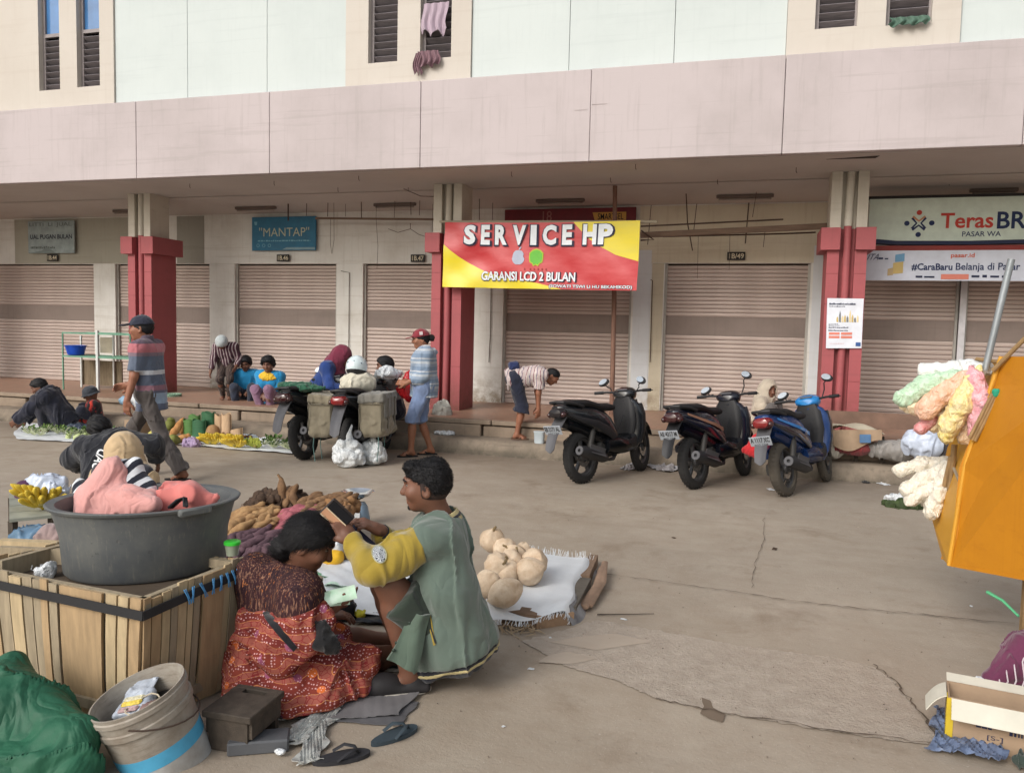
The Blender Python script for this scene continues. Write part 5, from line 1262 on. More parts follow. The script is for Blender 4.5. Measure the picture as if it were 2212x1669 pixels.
def m_batik():
 t=NT('red_batik');co=t.co()
 def vor(s,feat='F1',rnd=1.0,c_=None):
  v=t.n('ShaderNodeTexVoronoi');v.feature=feat;t.l(c_ or co,v.inputs['Vector']);v.inputs['Scale'].default_value=s;v.inputs['Randomness'].default_value=rnd;return v.outputs['Distance']
 n=t.noise(7,3,.5)
 base=t.mix(t.rng(n,.35,.65),srgb(106,42,42),srgb(134,60,48))
 wv=t.n('ShaderNodeTexWave');wv.wave_type='BANDS';wv.bands_direction='Z';t.l(co,wv.inputs['Vector']);wv.inputs['Scale'].default_value=5.2;wv.inputs['Distortion'].default_value=6;wv.inputs['Detail'].default_value=1;wv.inputs['Detail Scale'].default_value=1.5
 band=t.rng(wv.outputs['Fac'],.56,.60);c=t.mix(band,base,srgb(152,86,74))
 edge=t.math('MULTIPLY',t.rng(wv.outputs['Fac'],.50,.53),t.rng(wv.outputs['Fac'],.60,.57));c=t.mix(edge,c,srgb(216,150,92))
 net=vor(34,'DISTANCE_TO_EDGE');c=t.mix(t.math('MULTIPLY',band,t.rng(net,.05,.03)),c,srgb(132,44,46))
 dots=vor(78,rnd=.3);c=t.mix(t.math('MULTIPLY',t.math('SUBTRACT',1,band),t.rng(dots,.33,.26)),c,srgb(206,164,164))
 big=vor(15,rnd=.8);rg=t.rng(big,.34,.31);spots=vor(95,rnd=.6)
 vc=t.n('ShaderNodeTexVoronoi');t.l(co,vc.inputs['Vector']);vc.inputs['Scale'].default_value=15;vc.inputs['Randomness'].default_value=.8
 sep=t.n('ShaderNodeSeparateColor');t.l(vc.outputs['Color'],sep.inputs[0])
 rc_=t.mix(t.rng(sep.outputs[0],.48,.52),srgb(206,108,56),srgb(150,84,112));rc_=t.mix(t.rng(spots,.30,.22),rc_,srgb(226,190,186))
 c=t.mix(t.math('MULTIPLY',rg,t.rng(sep.outputs[1],.30,.34)),c,rc_)
 t.col(c);t.b.inputs['Roughness'].default_value=.88;t.bump(t.noise(240,2,.6),.3,.002);t.b.inputs['Specular IOR Level'].default_value=.2;return t.m
def m_dark_batik():
 t=NT('brown_streaked_blouse');co=t.co((150,150,13));n=t.noise(1,5,.75,co);k=t.noise(18,4,.6)
 c=t.mix(t.rng(n,.54,.62),srgb(56,34,38),srgb(150,112,92));c=t.mix(t.rng(k,.52,.62,0,.8),c,srgb(38,26,34));c=t.mix(t.math('MULTIPLY',t.rng(t.noise(1,4,.8,t.co((60,60,30))),.60,.64),t.rng(k,.35,.55)),c,srgb(176,110,64))
 t.col(c);t.b.inputs['Roughness'].default_value=.9;t.bump(t.noise(200,2,.6),.3,.002);t.b.inputs['Specular IOR Level'].default_value=.2;return t.m
M_BAT,M_DBAT=m_batik(),m_dark_batik()
root=G(640,1492);root.z=0;ed=V(root.x,root.y,0).normalized();er=V(ed.y,-ed.x,0)
wom=person('woman in red batik dress seated on a mat counting money beside the wooden crate',root)
Q=lambda px,py,dd=0.:PD(px,py,root,ed,dd)-root
J={'s':1.0,'pel':Q(600,1462,.06),'neck':Q(632,1238,.04),'head':Q(668,1168,.0),'shR':Q(648,1284,-.11),'shL':Q(564,1254,.15),'elR':Q(645,1362,-.16),'waR':Q(707,1316,-.10),'elL':Q(640,1350,.26),'waL':Q(700,1330,.20),'hpR':Q(615,1470,-.04),'hpL':Q(600,1462,.16),'knR':Q(745,1420,-.02),'knL':Q(735,1382,.20),'anR':Q(838,1412,.10),'anL':Q(842,1384,.26),'ftL':(er+ed*.5).normalized(),'ftR':(er+ed*.4).normalized(),'face':(er*.80-ed*.10-Z*.44).normalized(),'up':(er*.72+Z*.75-ed*.12).normalized()}
S=SDF();torso(S,J);headp(S,J,1.0);S.rc(J['hpL'],J['hpR'],.09,k=.04)
for sd in 'LR':arm(S,J,sd);leg(S,J,sd,r=(.085,.058,.038));foot(S,J,sd)
handp(S,J['waR'],(Q(760,1296,-.08)-J['waR']),(Z*.75+ed*.5),.95,.45,thumb=1,fat=.95);handp(S,J['waL'],er,-Z,.95,.5)
S.build('body',SK['b'],wom,.006)
tors=SDF();torso(tors,J,.028,.94);tors.rc(J['neck']-Z*.02,J['shL'],.08,.088,k=.05);tors.rc(J['neck']-Z*.02,J['shR'],.07,.078,k=.05);tors.rc(Q(548,1225,.12),Q(560,1310,.10),.07,.09,k=.05)
tors.rc(J['shR'],J['shR'].lerp(J['elR'],.55),.078,.088,k=.05);tors.rc(J['shL'],J['shL'].lerp(J['elL'],.7),.09,.09,k=.05)
tors.rc(J['neck']+er*.02,J['neck']+(Z+er*.4)*.1,.056,.07,k=.006,sub=True)
tors.build('blouse',M_DBAT,wom,.0075,disp=lambda q_:.008*noise3(q_*np.array((1,1,.5),np.float32),3,13,3),cut=[(Q(600,1352,-.1),(-Z*.95+er*.25))])
S=SDF()
S.rc(Q(590,1350,.06),Q(585,1460,.06),.155,.20,k=.08);S.rc(Q(585,1470,.0),Q(690,1452,-.04),.17,.13,k=.08);S.rc(Q(690,1452,-.06),Q(792,1432,-.06),.125,.062,k=.06);S.rc(J['hpL'],J['knL']-er*.0,.14,.085,k=.06)
S.rc(Q(570,1500,-.02),Q(655,1512,-.10),.13,.10,k=.08);S.rc(Q(640,1520,-.12),Q(752,1478,-.12),.06,.05,k=.08);S.el(Q(650,1480,-.05),(.26,.24,.10),k=.06)
_df=folds(.014,9,22)
fl=lambda q_:_df(q_)+.007*noise3(q_,12,22,2)+.011*np.sin((q_@np.array(er*30-Z*18+ed*22,np.float32))+2*noise3(q_,9,4,2))
dress=S.build('dress',M_BAT,wom,.0075,disp=fl,cut=[(V(0,0,.028),-Z),(Q(600,1318,-.1),(Z*.96-er*.1))])
S=SDF();S.rc(J['shR'].lerp(J['elR'],.45),J['elR'],.105,.10,k=.05);S.rc(J['elR'],J['elR'].lerp(J['waR'],.72),.092,.080,k=.04,clip=(J['elR'].lerp(J['waR'],.72),J['waR']-J['elR']));S.rc(Q(620,1345,-.12),Q(600,1410,-.12),.09,.10,k=.06)
slvw=S.build('sleeve',M_BAT,wom,.0065,disp=fl,cut=[(Q(620,1322,-.15),(Z*.9-er*.25))])
c=J['head'];*_,hf_,hu_,hl_=axes(J);M=Matrix((hf_,hl_,hu_)).transposed();S=SDF()
S.el(c+hu_*.018-hf_*.010,(.113,.097,.108),M,k=.015,clip=[(c+hf_*.020+hu_*.012,hf_*.62-hu_*.78)]);S.el(c+hu_*.05+hf_*.02,(.095,.095,.085),M,k=.02,clip=(c+hf_*.07+hu_*.05,hf_*.75-hu_*.66))
S.el(Q(617,1184,.02),(.060,.062,.058),k=.03);strand=lambda q_:.004*noise3(q_,4,20,3)
hw_=S.build('hair',M_HAIR,wom,.0055,disp=strand);bun=Q(617,1184,.02)
strands(hw_,wom,5200,.055,lambda p:((bun-p).normalized()if(bun-p).length>.075 else(p-bun).cross(V(.3,.5,1)).normalized()),.06,.0010,4);eyes(J,wom)
b=MB();pts=[Q(*p)for p in((578,1322,-.16),(588,1345,-.19),(602,1368,-.215),(622,1385,-.225),(640,1392,-.23))]
pts=[]
for u in range(9):
 k=u/8;px,py=577+62*k,1322+78*k**.8
 hs_=[h for h in(on_mesh(slvw,px,py,.006),on_mesh(dress,px,py,.006))if h is not None];pts.append(min(hs_,key=lambda h:h.dot(ed))if hs_ else Q(px,py,-.2))
b.tube(pts,.019,8,sq=.3);b.build('bag_strap',cloth('black_strap',srgb(22,22,28)),wom,smooth=True)
S=SDF();S.rc(Q(692,1350,-.235),Q(702,1378,-.235),.024,.046,k=.03);S.rc(Q(680,1385,-.235),Q(725,1396,-.225),.026,.024,k=.03)
tag(S.build('shoulder_bag',cloth('black_bag_cloth',srgb(22,22,26),var=.3),None,.006,disp=folds(.008,26,4)),'small black cloth bag hanging at the batik woman\'s side','bag').location=root
M_NOTE=mat('green_banknote',srgb(184,222,196),.8,var=.2,scale=25,c2=srgb(214,234,220))
def note(px,py,dd,s,a,label,tilt=(0,0)):
 p=root+Q(px,py,dd);c_,s_=math.cos(a),math.sin(a)
 b=MB();b.sheet(lambda u,v:V((u-.5)*.14*s,(v-.5)*.07*s,.012*math.sin(u*4+1)+.006*math.sin(v*6)),10,6,.0015)
 o=b.build('banknote',M_NOTE,None,smooth=True,loc=p,rot=(tilt[0],tilt[1],a));return tag(o,label,'banknote')
note(738,1284,-.13,.85,.5,'pale green banknote fanned in the batik woman\'s hand',(R(62),R(-14)));note(728,1292,-.12,.85,.9,'second pale green banknote under the fanned one in her hand',(R(66),R(4)))
M_TYRE=mat('tyre_rubber',srgb(46,45,45),.85,var=.25,bump=.4,bscale=90);M_TYRED=mat('dusty_tyre_rubber',srgb(84,78,70),.9,var=.3,bump=.4,bscale=90)
M_RIM=mat('grey_alloy',srgb(96,96,98),.45,metal=.5);M_CHROME=mat('chrome_steel',srgb(190,190,192),.2,metal=.9,bump=.02)
M_PLA=mat('black_plastic',srgb(38,38,41),.5,var=.25,bump=.15,bscale=200);M_ENG=mat('engine_metal',srgb(62,60,58),.55,metal=.3,var=.3)
M_SEAT=mat('black_vinyl_seat',srgb(30,30,33),.55,bump=.3,bscale=160);M_GLASS=mat('mirror_glass',srgb(224,228,230),.06,metal=.95,bump=0)
M_TAIL=mat('red_lens',srgb(128,30,32),.15,bump=.05,spec=.7,coat=.4);M_SMK=mat('smoked_lens',srgb(40,36,38),.2,bump=.05)
M_TAILD=mat('dark_red_lens',srgb(58,24,26),.15,bump=.05,spec=.7,coat=.4);M_AMB=mat('amber_lens',srgb(200,120,40),.2,bump=0)
M_PLATE=mat('white_plate',srgb(158,164,172),.5,var=.2);M_GREY=mat('grey_plastic',srgb(88,88,92),.6,var=.2)
def gloss(name,c):return mat(name,c,.22,var=.2,scale=3,bump=.02,coat=.6,spec=.5)
def M_(mb,name,m,par,sm=True):return mb.build(name,m,par,smooth=sm)
def srings(b,secs,n=16,e=2.6):
 """body along x: (x, z, half width, half height)"""
 b.loft([ring((x,0,z),(0,1,0),(0,0,1),w_,h,n,e)for x,z,w_,h in secs])
def wheel(par,x,R_=.27,tw=.045,mt=None,name='wheel',spokes=5,disc=True,M=None):
 b=MB();T=(M or Matrix.Identity(4))@Matrix.Translation((x,0,R_))@Matrix.Rotation(R(90),4,'X')
 pr=[(R_-.075+(.075)*(math.sin(PI*k/10)**.55),-tw*math.cos(PI*k/10))for k in range(11)]
 b.lathe(pr+[(R_-.085,tw*.7),(R_-.085,-tw*.7)],36,T,closed=True)
 wh=M_(b,name,mt or M_TYRE,par)
 g=MB()
 for k in range(36):
  a=2*PI*k/36
  for sy in(-1,1):
   p=T@V((R_-.0065)*math.cos(a),(R_-.004)*math.sin(a),sy*tw*.35);g.box(-.0072,.0072,-.012,.012,-.005,.005,Matrix.Translation(p)@(T.to_3x3()@Matrix.Rotation(a,3,'Z')@Matrix.Rotation(R(90+sy*25),3,'X')).to_4x4())
 tag(g.build('tread',mt or M_TYRE,wh),kind='stuff')
 b=MB();b.lathe([(R_-.086,-tw*.6),(R_-.074,-tw*.55),(R_-.074,tw*.55),(R_-.086,tw*.6),(R_-.102,tw*.35),(R_-.102,-tw*.35)],36,T,closed=True);b.lathe([(.0,-.05),(.045,-.05),(.045,.05),(0,.05)],14,T)
 for k in range(spokes):
  A=T@Matrix.Rotation(2*PI*k/spokes+.3,4,'Z');b.box(.03,R_-.095,-.014,.014,-.016,.016,A)
 M_(b,'rim',M_RIM,wh)
 if disc:b=MB();b.lathe([(.055,.034),(.105,.034),(.105,.038),(.055,.038)],24,T,closed=True);M_(b,'brake_disc',M_CHROME,wh)
 return wh
def mirrors(par,xb,zb,ang=0,up=.21,out=.10,mm=None,shape=1.0,tilt=0.0,sides=(1,-1),drop=(0,0)):
 for i,sy in enumerate(sides):
  a=V(xb,sy*.16,zb);e=V(xb-.02,sy*(.20+out),zb+up-drop[i]);b=MB();b.tube([a,a+V(.02,sy*.03,up*.45-drop[i]*.5),e-V(0,sy*.03,.03),e],.0065,8)
  st=M_(b,'mirror_stem',M_PLA,par)
  T=Matrix.Translation(e+V(0,sy*.01,.02))@Matrix.Rotation(R(14*sy),4,'Z')@Matrix.Rotation(R(-22*sy),4,'X')
  b=MB();b.ell((0,0,0),(.026,.068*shape,.042),16,10,T@Matrix.Rotation(R(30),4,'Y'));M_(b,'mirror_shell',mm or M_PLA,st,'all')
  b=MB();b.lathe([(1e-5,0),(.88,0),(.88,.004),(1e-5,.004)],20,T@Matrix.Rotation(R(30),4,'Y')@Matrix.Translation((-.0262,0,0))@Matrix.Rotation(R(-90),4,'Y')@Matrix.Diagonal((.036,.060*shape,1,1))@Matrix.Rotation(R(0),4,'Z'));M_(b,'mirror_glass',M_GLASS,st)
def scooter(label,rear,head,lean=8,paint=None,paint2=None,tail=None,plate='',steer=0,tyre=None,blue_cowl=None,group='motorbikes parked along the kerb',rack=False,seatcover=None,decalc=None,wide=1.0,wb=1.12,drop=(0,0),guard=M_PLA,mirr=(1,-1),big_tail=False):
 paint=paint or M_PLA;paint2=paint2 or paint;hw=wb/2
 d=V(math.cos(head),math.sin(head),0);base=V(rear.x,rear.y,0)+d*hw
 t=thing('motorbike',label,'motorbike',base,0,group);t.rotation_euler=(R(-lean),0,head);t.rotation_mode='XYZ'
 wheel(t,-hw,.275,.05,tyre);SM=Matrix.Translation((hw,0,0))@Matrix.Rotation(steer,4,'Z')@Matrix.Translation((-hw,0,0));wheel(t,hw,.275,.042,tyre,'wheel',M=SM)
 w=wide
 b=MB();srings(b,[(-.93,.80,.03,.025),(-.90,.79,.075,.045),(-.80,.755,.10*w,.075),(-.62,.715,.135*w,.105),(-.42,.665,.155*w,.14),(-.24,.60,.155*w,.155),(-.12,.53,.14*w,.15),(-.04,.47,.12,.12)]);M_(b,'rear_fairing',paint,t)
 b=MB()
 for sy in(-1,1):
  b.loft([ring((x,sy*(y-.004),z),(0,1,0),(0,0,1),.012,h,10,2.4)for x,y,z,h in((-.84,.092,.735,.012),(-.66,.132,.665,.028),(-.42,.155,.60,.045),(-.2,.150,.50,.06),(-.06,.125,.42,.05))])
 M_(b,'side_panel',paint2,t)
 b=MB();b.loft([ring((x,0,z),(0,1,0),(0,0,1),y,h,16,2.5)for x,z,y,h in((-.82,.845,.07,.018),(-.74,.845,.115*w,.038),(-.50,.825,.14*w,.045),(-.30,.775,.135*w,.045),(-.10,.765,.115*w,.045),(.0,.755,.085,.035))]);s_=M_(b,'seat',seatcover or M_SEAT,t)
 b=MB()
 for z in(.868,.862):b.tube([(-.78+(z-.862),y,z-abs(y)*.12-(0 if z>.865 else .01))for y in(-.10,-.05,0,.05,.10)],.003,5)
 M_(b,'seam',M_PLA,s_)
 b=MB();b.tube([(-.62,.125,.80),(-.78,.125,.84),(-.90,.085,.86),(-.93,0,.865),(-.90,-.085,.86),(-.78,-.125,.84),(-.62,-.125,.80)],.014,8);M_(b,'grab_rail',M_PLA,t)
 b=MB();b.loft([ring((x,0,z),(0,1,0),(0,0,1),y,h,14,2.4)for x,z,y,h in((-.965,.745,.03,.02),(-.95,.75,.075,.045),(-.90,.755,.10,.06),(-.84,.745,.09,.06))]);tl=M_(b,'tail_light',tail or M_TAIL,t)
 for sy in(-1,1):
  b=MB();b.ell((-.915,sy*.088,.735),(.035,.026,.03),10,8);M_(b,'indicator',M_AMB if tail is None else M_TAILD,t,'all')
 b=MB();b.sheet(lambda u,v:V(-.84-.20*u-.05*math.sin(u*2.6),(v-.5)*(.15-.04*u),.70-.32*u-.02*math.cos((v-.5)*5)),10,6,.008);M_(b,'mudguard',guard,t)
 T=Matrix.Translation((-.995,0,.585))@Matrix.Rotation(R(-24),4,'Y')
 if plate:
  b=MB();b.box(-.004,.004,-.108,.108,-.050,.050,T,ch=.003);pl=M_(b,'number_plate',M_PLATE,t,False)
  fn=lambda u,v:T@V(-.0055,.108-.216*u,-.050+.10*v)
  lettering(plate,fn,BLACK,pl,.06,.94,.36,.90,offset=.03);lettering('05.27',fn,BLACK,pl,.30,.70,.08,.26)
 b=MB();b.loft([ring((x,.10,z),(0,1,0),(0,0,1),y,h,12,3)for x,z,y,h in((-hw-.10,.275,.035,.06),(-hw,.28,.05,.085),(-.35,.31,.055,.085),(-.12,.33,.06,.085))]);b.box(-.34,.02,-.09,.09,.23,.43,ch=.03);M_(b,'engine',M_ENG,t)
 for k in range(5):b=MB();b.box(-.10+k*.022,-.092+k*.022,-.105,.105,.25,.41);M_(b,'cooling_fin',M_ENG,t,False)
 b=MB();b.tube([(-.02,-.06,.25),(-.15,-.12,.215),(-.28,-.15,.22),(-.34,-.155,.235)],.02,10);b.tube([(-.33,-.155,.235),(-.40,-.16,.255),(-hw-.16,-.165,.345),(-hw-.22,-.165,.36)],[.035,.058,.062,.045],14);ex=M_(b,'exhaust',M_PLA,t)
 b=MB();b.lathe([(.018,0),(.046,0),(.046,.012),(.018,.012)],16,Matrix.Translation((-hw-.228,-.165,.362))@Matrix.Rotation(R(-76),4,'Y'),closed=True);M_(b,'tip',M_GREY,ex)
 b=MB();b.sheet(lambda u,v:V(-.42-.25*u,-.228+.02*math.cos((v-.5)*3),.30+.075*u+(v-.5)*.085),8,5,.004);M_(b,'heat_shield',M_GREY,ex)
 for sy in(1,-1):b=MB();b.tube([(-hw+.01,sy*.09,.30),(-hw+.14,sy*.10,.60)],.018,8);b.lathe([(.032,-.09),(.032,.09)],10,Matrix.Translation((-hw+.075,sy*.095,.45))@Matrix.Rotation(R(23),4,'Y'));M_(b,'shock_absorber',M_ENG,t)
 b=MB();b.loft([ring((x,0,z),(0,1,0),(0,0,1),y,h,14,3.2)for x,z,y,h in((-.16,.40,.13,.13),(.02,.36,.15,.085),(.18,.345,.15,.07),(.32,.38,.14,.10))]);M_(b,'floorboard',M_PLA,t)
 b=MB();srings(b,[(-.80,.64,.07,.05),(-.62,.60,.085,.075),(-.40,.52,.10,.10),(-.22,.44,.11,.12),(-.10,.40,.11,.11)]);b.loft([ring((x,0,z),(0,1,0),(0,0,1),y,h,14,3)for x,z,y,h in((-.24,.36,.15,.09),(-.05,.36,.165,.11),(.12,.33,.155,.09),(.30,.36,.13,.11))]);b.loft([ring((x,.115,z),(0,1,0),(0,0,1),y,h,12,3)for x,z,y,h in((-.66,.42,.03,.04),(-.5,.45,.045,.07),(-.25,.47,.045,.075))]);M_(b,'under_cover',M_PLA,t)
 rg=[]
 for z,xc,wd,dp in((.26,.30,.10,.06),(.36,.345,.155,.075),(.50,.375,.185,.085),(.64,.372,.195,.085),(.74,.350,.185,.08),(.81,.325,.15,.07),(.85,.305,.09,.05)):
  rg.append(ring((xc,0,z),(1,0,0),(0,1,0),dp,wd,18,2.4))
 b.loft(rg);M_(b,'leg_shield',paint,t)
 b=MB()
 for sy in(-1,1):b.loft([ring((xc,sy*(wd-.004),z),(1,0,0),(0,1,0),dp,.012,10,2.2)for z,xc,wd,dp in((.34,.36,.150,.02),(.50,.395,.183,.045),(.66,.395,.190,.045),(.78,.37,.178,.025))])
 M_(b,'shield_trim',paint2,t)
 b=MB();b.loft([ring((.29,0,z),(1,0,0),(0,1,0),.035,wd,12,2.6)for z,wd in((.42,.11),(.6,.15),(.78,.14),(.86,.10))]);M_(b,'inner_panel',M_PLA,t)
 b=MB();b.ell((.452,0,.60),(.03,.075,.07),14,8);M_(b,'nose_lamp',M_GLASS,t,'all')
 b=MB()
 for sy in(-1,1):b.tube([SM@V(hw+.005,sy*.068,.275),SM@V(.36,sy*.060,.82)],.019,8)
 M_(b,'fork',M_ENG,t)
 b=MB();b.sheet(lambda u,v:SM@V(hw+.315*math.cos(R(25+130*u)),(v-.5)*.125,.275+.315*math.sin(R(25+130*u))-.02*abs(v-.5)*2),14,6,.008);M_(b,'front_fender',paint,t)
 HM=Matrix.Translation((.33,0,.835))@Matrix.Rotation(steer*.9,4,'Z')
 b=MB();b.loft([ring(HM@V(x,0,z),HM.to_3x3()@V(0,1,0),HM.to_3x3()@V(0,0,1),y,h,14,2.3)for x,z,y,h in((-.09,.055,.075,.03),(-.05,.06,.125,.055),(.02,.06,.135,.075),(.08,.04,.11,.07),(.12,.03,.06,.04))]);cw=M_(b,'handlebar_cowl',blue_cowl or paint,t)
 b=MB();b.box(-.082,-.02,-.06,.06,.098,.112,HM@Matrix.Rotation(R(-18),4,'Y')if False else HM);M_(b,'dashboard',M_GREY,cw,False)
 for sy in(-1,1):
  b=MB();b.tube([HM@V(.0,sy*.10,.075),HM@V(-.03,sy*.2,.085),HM@V(-.075,sy*.31,.085)],.012,8);b.tube([HM@V(-.045,sy*.235,.085),HM@V(-.08,sy*.335,.084)],.0185,10);hb=M_(b,'handlebar',M_PLA,t)
  b=MB();b.tube([HM@V(.01,sy*.20,.085),HM@V(.0,sy*.24,.08),HM@V(-.035,sy*.345,.078)],.006,6);M_(b,'brake_lever',M_PLA if sy<0 else M_CHROME,hb)
 n0=len(t.children)
 mirrors(t,.32,.915,up=.095,out=.04,drop=drop,sides=mirr)
 b=MB();b.tube([(-.05,.10,.25),(-.12,.20,.10),(-.16,.25,.015+.0)],.011,8);b.box(-.19,-.13,.235,.265,.0,.015);M_(b,'kickstand',M_PLA,t)
 b=MB();b.tube([(.2,-.05,.66),(.1,-.06,.55),(-.05,-.09,.45)],.006,6);b.tube([(.33,.05,.86),(.42,.08,.76),(.42,.07,.6)],.006,6);M_(b,'cable',M_PLA,t)
 if decalc:
  for sy in(-1,1):
   b=MB();b.sheet(lambda u,v:V(-.78+.62*u,sy*(.108+.062*min(1,u*1.6)-.012*(u>.9)),.775-.20*u+(v-.5)*(.02+.02*u)),12,2,.003);M_(b,'stripe_sticker',decalc,t,True)
 return t
GB,GN,GBL=gloss('black_gloss_paint',srgb(30,33,38)),gloss('dark_navy_paint',srgb(24,27,40)),gloss('blue_metallic_paint',srgb(28,58,110))
M_BLUEC=gloss('bright_blue_paint',srgb(34,122,190));M_STK=flat_mat('sticker_white',srgb(190,190,194));M_STKO=flat_mat('sticker_bronze',srgb(150,110,90))
def road(px,py):p=G(px,py);p.z=0;return p
scooter('black scooter with clear plate at the left of the three parked on the right',road(1259,1043),R(65),7,GB,M_PLA,M_SMK,'EB 2171 AL',steer=R(14),tyre=M_TYRE,guard=M_GREY)
scooter('dark navy scooter with bronze stripe in the middle of the three on the right',road(1503,1055),R(65),8,GN,GN,M_TAILD,'AE 4317 M',steer=R(10),decalc=M_STKO,drop=(.05,-.09))
scooter('blue motorbike with round red tail light and dusty tyre beside the right red column',road(1700,1071),R(66),11,GBL,GN,M_TAIL,'A 1117 XC',steer=R(10),tyre=M_TYRED,blue_cowl=M_BLUEC,decalc=M_BLUEC,guard=M_GREY,wide=.92,drop=(.05,-.09))
bk1=scooter('black scooter with green cloth on its seat behind the loaded motorbike',road(660,992),R(88),6,GB,M_PLA,M_TAILD,'',steer=R(5),seatcover=M_SEAT,guard=M_GREY)
b2p=road(762,1000);bk2=scooter('loaded motorbike with two khaki pannier bags and white sacks',b2p,R(97),3,GB,M_PLA,M_TAIL,'',steer=R(-12),tyre=M_TYRE,guard=M_GREY,mirr=())
def on_bike(bk,p):return Matrix.Translation(bk.location)@bk.rotation_euler.to_matrix().to_4x4()@Vector(p)
M_KH=cloth('khaki_canvas',srgb(128,120,102),var=.2,scale=3);M_KHD=cloth('khaki_canvas_edge',srgb(92,86,72));M_KHG=cloth('grey_canvas',srgb(116,114,108),var=.2,scale=3)
for sy,lab in((1,'left'),(-1,'right')):
 t=thing('pannier_bag','khaki canvas pannier bag slung on the %s side of the loaded motorbike'%lab,'bag',on_bike(bk2,(-.52,sy*.30,.40)),bk2 .rotation_euler.z)
 S=SDF();S.bx((0,0,.16),(.24,.145,.22),Matrix.Rotation(R(4*sy),3,'X'),rd=.05);S.bx((-.0,sy*.02,.02),(.22,.12,.10),rd=.05,k=.05);S.build('sack',M_KH,t,.011,disp=folds(.010,9,5))
 S=SDF();S.bx((0,0,.36),(.25,.155,.05),Matrix.Rotation(R(4*sy),3,'X'),rd=.02);S.bx((0,sy*.150,.26),(.20,.012,.12),rd=.01);S.build('flap',M_KHG if sy<0 else M_KH,t,.010,disp=folds(.006,11,6))
 for xx in(-.12,.12):b=MB();b.box(xx-.018,xx+.018,sy*.165-.005,sy*.165+.005,.02,.36);b.build('strap',M_KHD,t)
 b=MB();b.tube([(-.247,-.13,.0),(-.250,-.13,.3),(-.250,.13,.3),(-.247,.13,.0)],.006,6);b.build('piping',M_KHD,t,smooth=True)
 for xx,col in((-.1,0),(.1,1)):b=MB();b.tube([(xx-.1,sy*.08,-.02),(xx-.11,sy*.09,-.18),(xx-.10,sy*.07,-.36)],.005,5);b.build('cord',mat('teal_cord',srgb(96,128,126),.8),t)
def lump(name,label,cat,loc,parts,m,amp=.012,f=10,cell=.009,seed=1,group=None,extra=None):
 S=SDF()
 for q in parts:S.el(q[0],q[1],k=q[2]if len(q)>2 else .05)
 o=S.build(name,m,None,cell,disp=folds(amp,f,seed));o.location=loc;return tag(o,label,cat,group)
M_WSACK=cloth('off_white_sack',srgb(206,200,182),var=.15);M_PLW=mat('white_film_plastic',srgb(216,220,224),.35,var=.15,spec=.5,wrk=18,wd=.03)
lump('white_sack','cream cloth sack on the seat of the loaded motorbike under the helmet','sack',on_bike(bk2,(-.22,.02,.90)),[((0,0,0),(.2,.19,.13)),((.0,-.16,-.02),(.14,.12,.10)),((0,.13,.0),(.14,.13,.11))],M_WSACK,.016,10)
t=thing('helmet','white helmet with black trim resting on the cream sack','helmet',on_bike(bk2,(-.20,.04,1.10)),R(100))
S=SDF();S.el((0,0,0),(.145,.125,.135),clip=((0,0,-.07),(.25,0,-1)));S.build('shell',mat('white_helmet_paint',srgb(214,228,232),.25,bump=.02,coat=.4),t,.007)
S=SDF();S.el((0,0,-.005),(.149,.129,.135),clip=[((0,0,-.055),(.25,0,1)),((0,0,-.085),(.25,0,-1))]);S.build('trim',M_PLA,t,.006)
for k in range(9):
 a=k*.75+.2;e_=.35+.35*((k*7)%5)/5;p=V(.1435*math.cos(a)*math.cos(e_),.1235*math.sin(a)*math.cos(e_),.1335*math.sin(e_));b=MB();b.ell(p,(.004+.010*(k%2),.006,.010),8,6,Matrix.Rotation(a,3,'Z'));b.build('sticker_mark',mat('helmet_mark',srgb(60,84,104),.4),t,smooth='all')
lump('plastic_bundle','clear white plastic bundle lying over the loaded motorbike handlebar','bundle',on_bike(bk2,(.22,-.22,.98)),[((0,0,0),(.13,.26,.05)),((.02,-.12,.03),(.1,.1,.06))],M_PLW,.018,14)
lump('red_bag','shiny red bag hanging at the handlebar of the loaded motorbike','bag',P(882,838,9.12),[((0,0,0),(.08,.08,.17)),((0,0,.12),(.06,.06,.1)),((-.07,0,-.02),(.07,.07,.1))],mat('red_film',srgb(176,34,40),.3,bump=.2),.012,12)
for i,(px,py,w_,h_,lab)in enumerate(((752,1008,.19,.33,'taller white plastic bag of goods hanging to the ground behind the loaded motorbike'),(803,1003,.165,.28,'shorter white plastic bag of goods beside the taller one'))):
 S=SDF();r=random.Random(i+3)
 for k in range(46):
  a,zz=r.uniform(0,6.28),r.uniform(.02,.70);q=math.sqrt(max(.1,1-(zz/.8)**2));S.el((math.cos(a)*w_*.80*q,math.sin(a)*w_*.66*q,.05+zz*h_),[r.uniform(.035,.055)]*3,k=.012)
 S.el((0,0,h_*.34),(w_*.82,w_*.66,h_*.42),k=.02);S.rc((0,0,h_*.6),(.02,0,h_*1.1),w_*.45,.022,k=.05);S.rc((.0,0,h_*1.05),(.02,.03,h_*1.40),.022,.012,k=.02)
 o=S.build('plastic_bag',mat('milky_plastic',srgb(214,218,220),.3,var=.12,spec=.5,wrk=16,wd=.03),None,.008,disp=folds(.006,26,i+2),cut=[((0,0,.006),(0,0,-1))]);o.location=road(px,py);tag(o,lab,'plastic bag')
o=lump('seat_cloth','dark green cloth folded over the tail of the rear black scooter','cloth',on_bike(bk1,(-.62,0,.875)),[((0,0,0),(.22,.14,.035)),((.15,0,-.02),(.2,.14,.035))],cloth('dark_green_cloth',srgb(40,88,66)),.012,16)
lump('cardboard_flap','tan cardboard wrapped bundle beside the woman on the step','bundle',P(645,850,9.95),[((0,0,0),(.14,.05,.14))],cloth('tan_card',srgb(168,132,108)),.006,8)
